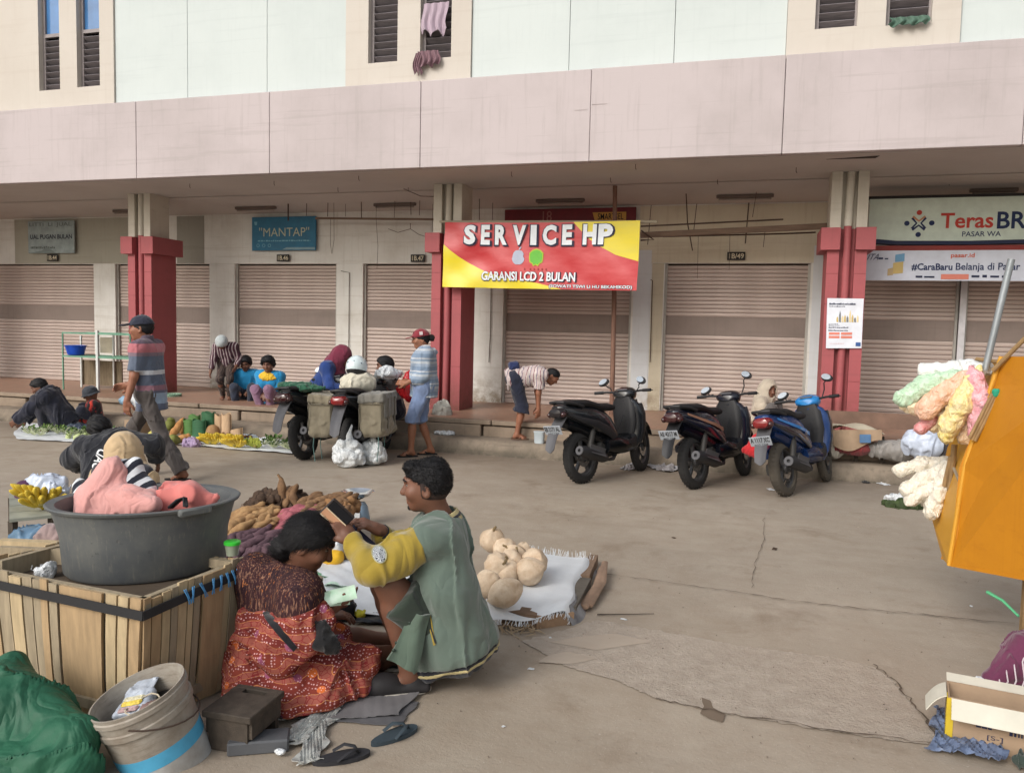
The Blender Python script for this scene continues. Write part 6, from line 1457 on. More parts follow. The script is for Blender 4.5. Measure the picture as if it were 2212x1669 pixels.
lump('red_shopping_bag','bright red cloth bag hanging beside the blue motorbike tail','bag',P(1637,965,8.7),[((0,0,-.04),(.15,.06,.08)),((.03,0,.06),(.11,.05,.10)),((.06,0,.16),(.06,.04,.10))],cloth('bright_red_cloth',srgb(196,44,50)),.01,12)
def blobmesh(name,L,r,bend=.0,taper=.5,seed=1,amp=.12,n=9,m=14):
 """root / fruit: spindle along x with lumps"""
 rg=np.random.default_rng(seed);rings=[];ph=rg.uniform(0,6,6)
 for i in range(m+1):
  u=i/m;x=(u-.5)*L;rr=r*(max(1e-3,math.sin(PI*u))**taper)*(1+amp*math.sin(u*9+ph[0])+amp*.6*math.sin(u*17+ph[1]))
  rr=max(rr,r*.03);y=bend*math.sin(PI*u)+.15*r*math.sin(u*7+ph[2]);z=.12*r*math.sin(u*6+ph[3])
  rings.append([V(x,y+rr*math.cos(2*PI*k/n)*(1+.1*math.sin(3*2*PI*k/n+u*6+ph[4])),z+rr*math.sin(2*PI*k/n))for k in range(n)])
 b=MB();b.loft(rings);me=b.mesh(name,True);return me
def m_tuber(name,c,c2,rough=.85,b=.5):
 t=NT(name);co=t.co();oi=t.n('ShaderNodeObjectInfo');ad=t.n('ShaderNodeVectorMath',operation='ADD');t.l(co,ad.inputs[0]);cb=t.n('ShaderNodeCombineXYZ');t.l(t.math('MULTIPLY',oi.outputs['Random'],9),cb.inputs[0]);t.l(cb.outputs[0],ad.inputs[1])
 n=t.noise(22,5,.65,ad.outputs[0]);k=t.mix(t.rng(n,.32,.7),c2,c);k=t.mix(t.math('MULTIPLY',oi.outputs['Random'],.45),k,sh(c2,.8));k=t.mix(t.rng(t.noise(70,3,.7,ad.outputs[0]),.6,.72,0,.5),k,sh(c2,.55))
 t.col(k);t.b.inputs['Roughness'].default_value=rough;t.bump(t.noise(60,4,.7),b,.006);t.b.inputs['Specular IOR Level'].default_value=.3;return t.m
MT={'tan':m_tuber('tan_sweet_potato_skin',srgb(186,152,108),srgb(146,112,78)),'purple':m_tuber('purple_sweet_potato_skin',srgb(110,84,92),srgb(76,58,66)),'pink':m_tuber('pink_sweet_potato_skin',srgb(176,106,116),srgb(150,84,92)),'taro':m_tuber('taro_skin',srgb(98,78,62),srgb(58,45,38),b=1.0),'cassava':m_tuber('cassava_skin',srgb(150,118,86),srgb(104,78,58),b=.8),'brown':m_tuber('yam_skin',srgb(168,128,88),srgb(120,88,60),b=.8)}
def scatter(kind,name,label,group,quad,n,L,r,z0,z1,yaw,jit=.35,bends=(.0,.03,-.03),taper=.55,layers=2,pitch=.12,seed=1,amp=.12,cat='sweet potato',slope=-.3):
 """pile of roots: each one its own object, over a ground quad given by picture points"""
 rg=random.Random(seed);Pq=[V(p[0],p[1],0)for p in quad]
 mes=[blobmesh(name,L*f,r*g,bd,taper,seed+i,amp)for i,(f,g,bd)in enumerate(((1,1,bends[0]),(.85,1.1,bends[1]),(1.15,.9,bends[2])))]
 for me in mes:me.materials.append(MT[kind])
 per=max(1,n//layers);k=0
 for ly in range(layers):
  nx=max(1,int(round(math.sqrt(per*1.6))));ny=max(1,int(math.ceil(per/nx)))
  for i in range(nx):
   for j in range(ny):
    u=(i+.5+rg.uniform(-.3,.3))/nx;v=(j+.5+rg.uniform(-.3,.3))/ny;s_=.12*ly;u=s_+u*(1-2*s_);v=s_+v*(1-2*s_)
    q=(Pq[0].lerp(Pq[1],u)).lerp(Pq[3].lerp(Pq[2],u),v);z=z0+(z1-z0)*v;p=G(q.x,q.y,z);z+=(ly-(layers-1))*r*1.1+rg.uniform(-.2,.2)*r
    o=link(name,mes[k%3],loc=(p.x,p.y,z),rot=(rg.uniform(-.5,.5),rg.gauss(slope,pitch),yaw+rg.gauss(0,jit)),scale=rg.uniform(.82,1.15));tag(o,label,cat,group);k+=1
bed=[G(468,1212,.04),G(765,1205,.04),G(760,1078,.28),G(522,1078,.28)];bed=[V(p.x,p.y,0)for p in bed]
hz=lambda v:.04+.24*v
M_SACKB=cloth('brown_sacking',srgb(118,100,84),var=.3)
b=MB();b.sheet(lambda u,v:(bed[0].lerp(bed[1],u)).lerp(bed[3].lerp(bed[2],u),v)+V(0,0,hz(v)-.03+.01*math.sin(u*9+v*5)),14,10,.012)
tag(b.build('tuber_bed',M_SACKB,smooth=True),'brown sacking bed propped under the heaped sweet potatoes','sacking')
b=MB();c_=[Vector((p.x,p.y,0))for p in bed]
for i in range(4):
 p,q=c_[i],c_[(i+1)%4];d=(q-p).normalized();b.bar(p+V(0,0,.04)+d*.03,q+V(0,0,.04)-d*.03,.03,.07,up=(0,0,1))
for k in range(1,4):
 p,q=c_[0].lerp(c_[1],k/4),c_[3].lerp(c_[2],k/4);b.bar(p+V(0,0,.05),q+V(0,0,.14),.04,.05,up=(0,0,1))
tag(b.build('tuber_stand',mat('grey_rough_wood',srgb(112,98,84),.9,var=.3,stretch=(6,6,6))),'rough wooden frame on the ground carrying the heaped sweet potatoes','wooden frame')
def zq(px0,py0,px1,py1,px2,py2,px3,py3):return[(px0,py0),(px1,py1),(px2,py2),(px3,py3)]
scatter('purple','sweet_potato','dusky purple sweet potato heaped at the front of the tuber display','purple sweet potatoes heaped at the front',zq(470,1206,640,1216,650,1136,500,1142),90,.19,.030,.10,.21,R(60),layers=2,seed=3)
scatter('tan','sweet_potato','tan sweet potato heaped at the left middle of the tuber display','tan sweet potatoes heaped at the left middle',zq(486,1152,600,1142,606,1094,512,1092),56,.19,.034,.20,.29,R(56),layers=2,seed=5)
scatter('pink','sweet_potato','rosy pink sweet potato heaped in the centre of the tuber display','pink sweet potatoes heaped in the centre',zq(596,1146,700,1148,680,1090,606,1092),26,.17,.040,.21,.29,R(40),layers=2,seed=7)
scatter('taro','taro_root','dark hairy taro root heaped at the back left of the tuber display','dark taro roots heaped at the back',zq(518,1092,680,1092,672,1056,530,1060),60,.10,.042,.29,.35,R(10),jit=1.2,layers=3,seed=9,amp=.25,taper=.4,pitch=.5,cat='taro root')
scatter('cassava','cassava_root','long light brown cassava root at the back right of the tuber display','cassava roots at the back right',zq(640,1110,745,1116,752,1070,655,1070),44,.19,.030,.27,.35,R(50),jit=.4,layers=2,seed=11,cat='cassava root')
scatter('brown','yam','rounded brown yam at the right end of the tuber display','brown yams at the right end',zq(700,1122,768,1120,768,1066,705,1068),22,.12,.048,.26,.34,R(80),layers=2,seed=13,taper=.45,cat='yam')
for k,(px,py,dx,L)in enumerate(((614,1078,-.10,.24),(640,1084,.07,.18),(626,1087,-.02,.18))):
 p=P(px,py-14,G(600,1065,.36).y);me=blobmesh('cassava_root',L,.030,.02,.4,30+k);me.materials.append(MT['cassava'])
 tag(link('cassava_root',me,loc=p,rot=(0,R(-72+k*10),R(150-k*30))),['tall cassava root sticking up at the back of the heap','cassava root leaning right behind the tall one','short cassava root beside the tall one'][k],'cassava root')
b=MB();p=P(600,1024,G(600,1065,.36).y);q=P(614,1052,G(600,1065,.36).y);b.tube([V(0,0,0),(q-p)*.5+V(.01,0,0),q-p],[.008,.012,.016],7);tag(b.build('root_tail',MT['cassava'],smooth=True,loc=p),'thin crooked tail of root above the tuber heap','root')
scatter('pink','sweet_potato','small pink sweet potato behind the squatting man\'s arms','pink sweet potatoes behind the man',zq(778,1206,850,1210,860,1172,796,1164),10,.13,.036,.03,.05,R(40),layers=2,seed=15)
tp=G(502,1198,.55)
t=thing('lidded_tub','small clear tub with bright green lid on the crate corner','tub',tp)
b=MB();b.lathe([(.026,0),(.033,.05),(.030,.05),(.024,.004)],18,closed=True);b.build('tub',mat('clear_tub',srgb(170,180,160),.3,alpha=.75),t,smooth=True)
b=MB();b.lathe([(1e-4,.052),(.037,.050),(.037,.062),(.030,.066),(1e-4,.064)],20);b.build('lid',mat('bright_green_plastic',srgb(70,214,70),.35),t,smooth=True)
sp=G(772,1135);sp.z=0;t=thing('weighing_scale','kitchen scale with steel pan standing behind the tubers','scale',sp)
zt=P(766,1060,sp.y).z
b=MB();b.loft([ring((0,0,z),(1,0,0),(0,1,0),a,a*.8,16,3.5)for z,a in((0,.095),(.05,.095),(.16,.075),(.19,.055))]);b.build('housing',mat('blue_grey_enamel',srgb(128,148,166),.4),t,smooth=True)
b=MB();b.lathe([(1e-4,0),(.062,0),(.062,.006),(1e-4,.006)],20,Matrix.Translation((0,-.075,.10))@Matrix.Rotation(R(78),4,'X'));b.build('dial',mat('dial_white',srgb(220,222,222),.4),t)
b=MB();b.tube([(0,0,.19),(0,0,zt-.04)],.008,8)
for k in range(3):a=2*PI*k/3+.3;b.tube([(0,0,zt-.07),(.07*math.cos(a),.07*math.sin(a),zt-.035)],.006,6)
b.build('stem',M_ENG,t,smooth=True)
b=MB();b.lathe([(.03,zt-.045),(.09,zt-.034),(.125,zt-.002),(.132,zt),(.125,zt+.003),(.088,zt-.028),(1e-4,zt-.038)],28);b.build('pan',mat('steel_pan',srgb(226,228,230),.18,metal=.9,bump=.03),t,smooth=True)
sq=G(718,1222);lump('squash_half','cut yellow squash half wrapped in film on the white sheet','squash',(sq.x,sq.y,.06),[((0,0,0),(.075,.07,.06))],mat('yellow_squash_flesh',srgb(226,176,40),.45),.004,14,.006)
sq2=G(712,1205);lump('squash_half','pale green skinned squash half leaning behind the yellow one','squash',(sq2 .x,sq2 .y+.05,.09),[((0,0,0),(.07,.06,.085))],mat('yellow_green_rind',srgb(190,184,90),.5),.004,14,.006)
lump('film_wrap','crumpled white plastic film folded over the squash halves','plastic film',(sq.x-.01,sq.y+.03,.13),[((0,0,0),(.02,.05,.09)),((.02,.01,-.03),(.03,.04,.06))],M_PLW,.010,20,.006)
M_WSHEET=mat('white_woven_sack',srgb(214,218,222),.6,var=.10,scale=5,bump=.35,bscale=120)
def ground_sheet(name,label,pts,m,z=.012,seed=1,wr=.012,fray=0,cat='sheet',grid=26,over=None,edge=1.0):
 W=[G(*p)for p in pts];b=MB();rg=np.random.default_rng(seed);ph=rg.uniform(0,6,6)
 def fn(u,v):
  p=(W[0].lerp(W[1],u)).lerp(W[3].lerp(W[2],u),v);e=edge*.02*math.sin(u*13+ph[0])*(v<.02 or v>.98)+edge*.02*math.sin(v*11+ph[1])*(u<.02 or u>.98)
  h=z+wr*(.5+.5*math.sin(u*8+v*4+ph[2])*math.sin(v*7-u*3+ph[3]))+wr*.5*math.sin(u*21+v*13+ph[4])**2
  if over:h+=over(u,v)
  return V(p.x+e,p.y+e*.6,max(h,.004+z*.3))
 b.sheet(fn,grid,grid,.003)
 o=tag(b.build(name,m,smooth=True),label,cat)
 if fray:
  f=MB();r=random.Random(seed)
  for k in range(fray):
   side=r.choice((0,1,2));u=r.random();p=fn(u,0)if side==0 else fn(u,1)if side==1 else fn(1,u)
   d=V(r.uniform(-.02,.02),-.03 if side==0 else .035,.01+r.uniform(0,.03))if side<2 else V(.03,0,r.uniform(-.01,.02))
   f.tube([p,p+d*.5,p+d+V(0,0,-.008)],.0012,4,cap=False)
  x=f.build('frayed_threads',m,o);tag(x,kind='stuff')
 return o
ground_sheet('white_sack_sheet','white woven sack sheet spread between the seated woman and the squatting man',[(690,1335),(1000,1345),(985,1215),(690,1222)],M_WSHEET,.012,3,.02)
ground_sheet('black_plastic_sheet','black plastic sheet edge under the white sheet near the woman\'s feet',[(770,1352),(985,1360),(980,1325),(775,1330)],mat('black_film',srgb(30,31,36),.35,bump=.4,bscale=30),.006,4,.02)
lump('black_plastic_bag','crumpled black plastic bag under the woman\'s counting hand','plastic bag',G(738,1338)+V(0,0,.05),[((0,0,0),(.06,.05,.05)),((.02,.0,.05),(.05,.03,.04)),((-.05,0,-.02),(.05,.05,.03))],mat('black_film',srgb(30,31,36),.35),.014,22,.006)
lump('yellow_scrap','small yellow flower-like scrap beside the black plastic bag','scrap',G(776,1336)+V(0,0,.03),[((0,0,0),(.03,.03,.015))],mat('yellow_scrap',srgb(200,190,60),.8),.008,40,.005)
for k,(px,py,lb)in enumerate(((690,1242,'torn green leaf lying flat on the white sheet'),(725,1262,'pale green paper lying on the white sheet behind the woman\'s hand'))):
 p=G(px,py,.04);b=MB();b.sheet(lambda u,v:V((u-.5)*.13,(v-.5)*.10*math.sin(PI*(.15+.7*u)),.012*math.sin(u*5)+.01*math.cos(v*4)),8,6,.0015);tag(b.build('paper_scrap',[mat('leaf_green_paper',srgb(120,176,140),.7),M_NOTE][k],smooth=True,loc=p,rot=(0,0,.5)),lb,'paper')
M_PUMP=m_tuber('pale_pumpkin_skin',srgb(226,208,184),srgb(194,168,140),.6,.3)
ps=[G(1040,1332,.09),G(1232,1316,.09),G(1279,1204,.09),G(1060,1188,.09)]
t=thing('produce_platform','low platform of bark, planks and cardboard under the pumpkin sheet','platform',G(1170,1320)*1.0)
base=t.location.copy()
for k,(x0,y0,x1,y1,h_,w_)in enumerate(((1088,1345,1160,1352,.09,.10),(1150,1352,1230,1340,.075,.10),(1228,1338,1262,1270,.08,.08),(1262,1268,1282,1218,.08,.06),(1085,1300,1240,1300,.07,.16),(1085,1240,1262,1240,.07,.16))):
 a,c=G(x0,y0)-base,G(x1,y1)-base;b=MB();b.bar(a+V(0,0,h_/2),c+V(0,0,h_/2-.01),w_,h_-.006,up=(0,0,1));b.build('plank',mat(['bark_wood','pale_offcut','grey_offcut'][k%3],[srgb(122,100,82),srgb(150,124,100),srgb(96,90,82)][k%3],.9,var=.35,bump=.6),t)
for k,(x0,y0,x1,y1)in enumerate(((1258,1322,1300,1244),(1268,1318,1306,1232))):
 a,c=G(x0,y0)-base,G(x1,y1)-base;b=MB();b.tube([a+V(0,0,.03),a.lerp(c,.5)+V(.03,0,.05),c+V(0,0,.06)],[.035,.03,.02],8,sq=.35);b.build('bark_strip',mat('curled_bark',srgb(140,116,98),.9,var=.3),t,smooth=True)
def psheet(u,v):
 p=(ps[0].lerp(ps[1],u)).lerp(ps[3].lerp(ps[2],u),v);z=.095+.008*math.sin(u*9+v*3)+.010*math.sin(v*8-u*5)-.05*max(0,(u-.93)/.07)-.03*max(0,(.06-v)/.06)
 return V(p.x+.015*math.sin(v*9),p.y+.015*math.sin(u*8),z)
b=MB();b.sheet(psheet,30,26,.003);o=tag(b.build('pumpkin_sheet',M_WSHEET,smooth=True),'white frayed sack sheet under the pale pumpkins','sheet')
f=MB();r=random.Random(2)
for k in range(170):
 side=r.random();u=r.random();p=psheet(u,0)if side<.4 else psheet(u,1)
 d=V(r.uniform(-.015,.015),-.025,-.02)if side<.4 else V(r.uniform(-.015,.015),.02,.012+r.uniform(0,.035));f.tube([p,p+d*.6,p+d],.0013,4,cap=False)
tag(f.build('frayed_threads',M_WSHEET,o),kind='stuff')
b=MB();b.sheet(lambda u,v:psheet(.93+.07*u,v)+V(.05*u+.02*math.sin(v*7),0,-.015-.07*u),6,16,.003);tag(b.build('grey_film',mat('grey_film',srgb(150,152,156),.5,var=.4,scale=9,c2=srgb(84,84,90))),'grey black plastic film hanging off the pumpkin platform edge','plastic film')
def pumpkin(px,py,s,label,rot,stem=True,z=.10):
 p=G(px,py,z);t=thing('pumpkin',label,'pumpkin',(p.x,p.y,z+.07*s),rot,'pale pumpkins on the white sheet');b=MB();r=random.Random(int(px));pr=[(max(.001,.082*math.sin(PI*i/12)**.62*(1-.10*i/12))*s,(-.07+.165*i/12)*s)for i in range(13)]
 nl=r.choice((7,8,9,10));sq_=r.uniform(.86,1.22);am=r.uniform(.02,.05);lb_=r.uniform(0,6);T=Matrix.Rotation(r.uniform(-1.3,1.3),4,'X')@Matrix.Rotation(r.uniform(-1.2,1.2),4,'Y')@Matrix.Diagonal((1,r.uniform(.88,1.05),sq_,1));b.lathe(pr,30,T,wob=lambda q,a,i:V(q.x,q.y,0)*(1+am*math.cos(a*nl)+.04*math.sin(a+lb_)+.03*math.sin(a*2+i*.5+lb_))+V(0,0,q.z+.006*math.sin(a*2+lb_)));b.build('rind',M_PUMP,t,smooth='all')
 if int(px)%4!=2:return t
 b=MB();b.tube([T@V(0,0,.085*s),T@V(.004,0,.10*s),T@V(.014,.005,.115*s)],[.012*s,.008*s,.007*s],7);b.build('stalk',mat('dry_stalk',srgb(128,110,80),.9),t,smooth=True)
for px,py,s,lb,rt,z in((1062,1195,1.1,'tall pale pumpkin at the back left of the pumpkin heap',.2,.14),(1090,1210,1.0,'greenish pale pumpkin behind the heap beside the tall one',1,.12),(1074,1250,1.1,'pale ribbed pumpkin against the squatting man\'s back',2,.12),(1102,1240,1.0,'blotched pale pumpkin in the middle of the heap',3,.13),(1098,1262,.95,'smooth cream pumpkin low in the middle of the heap',4,.10),(1128,1215,.8,'small pale pumpkin half hidden at the back',5,.10),(1140,1262,1.05,'front peach coloured pumpkin resting on the open sheet',6,.10),(1152,1240,1.05,'peach coloured pumpkin just behind the front one',7,.12),(1084,1312,1.1,'large scarred pumpkin nearest the camera',8,.10),(1052,1290,1.0,'pale pumpkin mostly hidden by the squatting man',9,.10),(1118,1228,.9,'flat pale pumpkin tucked between two others',10,.13)):
 pumpkin(px,py,s,lb,rt,True,z)
f=MB();r=random.Random(8)
for k in range(40):
 p=G(r.uniform(1080,1150),r.uniform(1345,1372));f.tube([p+V(0,0,.006),p+V(r.uniform(-.04,.04),r.uniform(-.03,.03),r.uniform(.01,.05)),p+V(r.uniform(-.08,.08),r.uniform(-.05,.05),.006)],.0025,4)
tag(f.build('dry_roots',mat('dry_root',srgb(170,150,124),.9)),kind='stuff');bpy.data.objects['dry_roots']['label']='tangle of dry roots and straw below the pumpkin platform'
CZ=.55
tc=[G(308,1292,CZ),G(528,1206,CZ)];bc=[G(300,1575),G(506,1482)]
t0,t1=tc;b0,b1=V(bc[0].x,bc[0].y,0),V(bc[1].x,bc[1].y,0)
tl=G(-70,1219,CZ);bl=V(tl.x+.06,tl.y+.02,0)
crate=thing('wooden_crate','tall slatted wooden crate bound with black strap under the grey basin','crate',(b0 .x,b0 .y,0));o0=crate.location.copy()
WOODS=[mat('crate_wood_pale',srgb(188,168,134),.85,var=.2,scale=4,stretch=(9,9,1.2),bscale=40),mat('crate_wood_tan',srgb(174,148,114),.85,var=.2,scale=4,stretch=(9,9,1.2),bscale=40),mat('crate_wood_grey',srgb(158,144,121),.88,var=.24,scale=4,stretch=(9,9,1.2),bscale=40)]
def face(T0,T1,B0,B1,specs,seed):
 r=random.Random(seed);ou=(B1-B0).cross(V(0,0,1)).normalized()
 for u0,u1,w_,dz in specs:
  q=[]
  for u in(u0,u1):q.append((B0 .lerp(B1,u),T0 .lerp(T1,u)))
  th=r.uniform(.008,.014);of=ou*r.uniform(0,.006);zt=r.uniform(-.012,.006)+dz;zb=.012
  b=MB();vs=[]
  for k in range(4):
   v=k/3;bow=ou*.006*math.sin(PI*v)
   for e in(0,th):
    for(pb_,pt_)in q:
     p=pb_.lerp(pt_,v)+of+bow-ou*e;p=V(p.x,p.y,zb+(pt_.z+zt-zb)*v);vs.append(p-o0)
  f=[]
  for k in range(3):
   a=k*4;f+=[(a,a+1,a+5,a+4),(a+3,a+2,a+6,a+7),(a+1,a+3,a+7,a+5),(a+2,a,a+4,a+6)]
  f+=[(0,2,3,1),(12,13,15,14)];b.add(vs,f);b.build('slat',WOODS[w_],crate)
face(t0,t1,b0,b1,[(.01,.07,1,0),(.08,.16,1,-.005),(.17,.24,0,.0),(.25,.31,2,0),(.32,.40,0,.006),(.41,.46,0,.0),(.47,.53,2,0),(.56,.78,1,-.004),(.785,.85,0,.0),(.86,.93,2,.012),(.935,.998,2,.015)],3)
face(tl,t0,bl,b0,[(.0,.08,2,0),(.09,.17,1,0),(.18,.25,2,0),(.26,.33,0,0),(.335,.39,2,0),(.395,.44,2,0),(.445,.485,1,-.0),(.495,.54,2,.0),(.55,.785,1,.0),(.81,.865,0,0),(.88,.93,0,.0),(.94,.995,1,-.004)],5)
back=t1+(tl-t0)*.98;bb_=b1+(bl-b0)*.98
face(t1,back,b1,bb_,[(.05*k*1.0,.05*k+.042,k%3,0)for k in range(20)],7);face(back,tl,bb_,bl,[(.1*k,.1*k+.09,k%3,0)for k in range(10)],8)
for(a,c)in((t0,t1),(tl,t0),(t1,back),(back,tl)):
 for zz in(-.03,-.48):b=MB();n_=(c-a).cross(V(0,0,1)).normalized();sh_=.0 if zz>-.1 else 1;p,q=(a,c);b.bar(p-o0+V(0,0,zz)-n_*.028,q-o0+V(0,0,zz)-n_*.028,.025,.04,up=(0,0,1));b.build('rail',WOODS[2],crate)
b=MB();fc=[(t0+(t1-t0)*.5+V(0,0,0))]
zf_=CZ-.075;pts=[tl,t0,t1,back]
cen=(tl+t1)/2
b.add([p+(cen-p)*.06-o0+V(0,0,-.075)for p in pts]+[p+(cen-p)*.06-o0+V(0,0,-.09)for p in pts],[(0,1,2,3),(7,6,5,4),(0,4,5,1),(1,5,6,2),(2,6,7,3),(3,7,4,0)]);b.build('shelf_board',mat('dark_shelf_board',srgb(84,72,60),.9,var=.3),crate)
b=MB();op=[]
n1=(t1-t0).cross(V(0,0,1)).normalized();n0_=(t0-tl).cross(V(0,0,1)).normalized()
path=[tl+n0_*.016+V(0,0,-.05),tl.lerp(t0,.5)+n0_*.02+V(0,0,-.055),tl.lerp(t0,.97)+n0_*.018+V(0,0,-.06),t0+(n0_+n1).normalized()*.022+V(0,0,-.062),t0 .lerp(t1,.04)+n1*.018+V(0,0,-.06),t0 .lerp(t1,.5)+n1*.02+V(0,0,-.052),t1+n1*.016+V(0,0,-.05)]
for p,q in zip(path,path[1:]):b.bar(p-o0,q-o0,.006,.036,up=(0,0,1))
b.build('rubber_strap',mat('black_rubber_strap',srgb(44,44,46),.8,bump=.3),crate)
for k,u in enumerate((.32,.40,.47,.60,.68,.74,.80,.86,.92)):
 r=random.Random(k);b=MB();p=t0 .lerp(t1,u)+n1*.026+V(0,0,-.02)-o0;q=t0 .lerp(t1,min(1,u+r.uniform(-.03,.06)))+n1*.028+V(0,0,-.085)-o0
 b.tube([p,p.lerp(q,.5)+n1*.006,q],.0028,5);b.tube([p+(t1-t0).normalized()*.01,q+(t1-t0).normalized()*.012],.0022,5);b.build('blue_twine',mat('blue_twine',srgb(84,150,204),.7),crate,smooth=True)
bp=G(300,1172,CZ+.01);bp=G(300,1262,CZ-.07);bctr=(tl.lerp(t1,.5));
def ellipse_fit(py,zz):return G(297,py,zz)
bas=thing('grey_basin','large grey plastic basin full of cloth standing on the wooden crate','basin',(0,0,0))
bot=G(318,1222,CZ-.07);rim_c=P(297,1072,bot.y+.0);hb=rim_c.z-bot.z
Rr=(P(510,1075,bot.y).x-P(85,1075,bot.y).x)/2*.745;Rb=(P(463,1220,bot.y).x-P(128,1220,bot.y).x)/2*.78
bas.location=(bot.x,bot.y,bot.z);bas.rotation_euler=(0,0,math.atan2(bot.y,bot.x)-PI/2);bas.scale=(1,.80,1)
b=MB();b.lathe([(1e-4,0),(Rb*.96,0),(Rb,.015),(Rb*.4+Rr*.53,hb*.55),(Rr*.925,hb*.86),(Rr*.94,hb*.93),(Rr*.985,hb*.95),(Rr,hb*.985),(Rr*.985,hb),(Rr*.90,hb*.985),(Rr*.86,hb*.86),(Rb*.92,.02),(1e-4,.018)],56)
def m_basin():
 t_=NT('scuffed_grey_plastic');n=t_.noise(6,6,.65);s_=t_.noise(3,5,.7,t_.co((22,22,3)));c=t_.mix(t_.rng(n,.35,.7),srgb(82,86,90),srgb(104,106,104));c=t_.mix(t_.rng(s_,.56,.76,0,.6),c,srgb(138,136,124));c=t_.mix(t_.rng(t_.noise(34,4,.7),.64,.72,0,.5),c,srgb(54,56,58))
 t_.col(c);t_.b.inputs['Roughness'].default_value=.62;t_.bump(s_,.15,.004);return t_.m
b.build('shell',m_basin(),bas,smooth=True)
for a in(R(-62),R(118)):
 b=MB();T=Matrix.Rotation(a,4,'Z')@Matrix.Translation((Rr*.985,0,hb*.965));b.box(-.012,.020,-.075,.075,-.022,.012,T,ch=.008);b.build('handle',m_basin()if False else bas.children[0].data.materials[0],bas,smooth=True)
bo_=bas.location
def inb(px,py,dy,zz=None):return P(px,py,bo_.y+dy)
M_PINKC=cloth('coral_pink_cloth',srgb(216,164,160),var=.10,scale=3,c2=srgb(206,146,140),wrk=9,wd=.025);M_CORAL=cloth('coral_red_cloth',srgb(212,124,118),var=.10,scale=4)
S=SDF();L_=lambda px,py,dy:inb(px,py,dy)-bo_
S.rc(L_(235,1030,-.0),L_(232,1085,-.05),.05,.12,k=.08);S.rc(L_(195,1075,-.02),L_(300,1090,-.09),.075,.07,k=.06);S.rc(L_(258,1018,-.02),L_(236,1014,-.0),.026,.026,k=.05);S.rc(L_(235,1010,-.02),L_(215,1070,-.05),.04,.09,k=.06);S.rc(L_(290,1082,-.09),L_(335,1090,-.10),.05,.035,k=.05);S.el(L_(250,1080,-.02)-V(0,0,.08),(.19,.15,.10),k=.05)
_wf=folds(.009,12,14,(1,1,.6))
wr_=lambda q_:_wf(q_)+.004*np.sin(q_@np.array((38,20,-26),np.float32)+2.5*noise3(q_,7,5,2))
o=S.build('pink_cloth_bundle',M_PINKC,None,.0085,disp=wr_);o.location=bo_;tag(o,'pale coral pink cloth draped into a pointed hump at the left of the basin','cloth')
S=SDF();S.rc(L_(350,1082,-.02),L_(410,1072,.04),.045,.055,k=.05);S.rc(L_(410,1068,.05),L_(455,1078,.08),.045,.028,k=.05);S.el(L_(378,1062,.08),(.08,.06,.05),k=.05);S.el(L_(395,1088,.06)-V(0,0,.06),(.12,.10,.07),k=.05)
o=S.build('coral_cloth',M_CORAL,None,.008,disp=wr_);o.location=bo_;tag(o,'brighter coral cloth lying flat at the right of the basin','cloth')
ZEB=m_stripes('black_white_stripe_cloth',[(0,srgb(40,44,56)),(.52,srgb(222,226,230))],0,17,0,.03,rep=True,coord=lambda t_:t_.math('ADD',t_.sep()[0],t_.math('MULTIPLY',t_.sep()[2],-.55)))
S=SDF();S.rc(L_(272,1022,.06),L_(292,1068,.04),.055,.085,k=.05);S.rc(L_(285,1015,.06),L_(310,1070,.03),.04,.055,k=.05);S.rc(L_(172,1052,.08),L_(178,1090,.06),.035,.06,k=.05)
S.rc(L_(258,1006,.06),L_(288,1002,.05),.020,.022,k=.04);S.el(L_(235,1080,.06),(.16,.09,.09),k=.06)
o=S.build('striped_cloth_bundle',ZEB,None,.008,disp=wr_);o.location=bo_;tag(o,'black and white striped cloth bundle behind the pink cloth in the basin','cloth')
b=MB()
for k in range(3):b.tube([L_(364+k*4,1096,-.09+k*.01),L_(382+k*4,1080,-.09+k*.01),L_(396+k*3,1074+k,-.08+k*.01),L_(398+k*3,1094,-.09)],.006,6)
o=b.build('bag_handle',mat('black_webbing',srgb(32,32,36),.7),smooth=True,loc=bo_);tag(o,'black looped bag handles lying over the coral cloth','bag handle')
bq=G(392,1690);t=thing('paint_bucket','battered grey white bucket with blue band tilted at the bottom left','bucket',(0,0,0))
ct=P(296,1492,2.31);
axd=(P(318,1500,2.25)-P(360,1720,2.42)).normalized();axd=V(-.25,-.23,.94).normalized()
cb=ct-axd*.40;t.location=cb;q_=axd.to_track_quat('Z','Y');t.rotation_mode='QUATERNION';t.rotation_quaternion=q_
RB=.168;H_=.40
b=MB();b.lathe([(1e-4,0),(RB*.86,0),(RB*.88,.01),(RB*.955,H_-.095),(RB*1.0,H_-.092),(RB*1.005,H_-.07),(RB*.97,H_-.066),(RB*.985,H_-.035),(RB*1.02,H_-.033),(RB*1.02,H_-.018),(RB*.99,H_-.014),(RB*1.0,H_),(RB*.965,H_),(RB*.93,H_-.03),(RB*.84,.02),(1e-4,.014)],48)
def m_bucket():
 t_=NT('stained_bucket_plastic');n=t_.noise(9,6,.65);s_=t_.noise(4,5,.7,t_.co((3,3,18)));z=t_.sep()[2]
 c=t_.mix(t_.rng(n,.35,.7),srgb(140,130,118),srgb(170,164,154));c=t_.mix(t_.rng(s_,.5,.7,0,.6),c,srgb(110,98,84));return t_,c,z
t_,c_,z_=m_bucket();t_.col(c_);t_.b.inputs['Roughness'].default_value=.6;t_.bump(t_.noise(50,4,.6),.15,.003)
b.build('pail',t_.m,t,smooth=True)
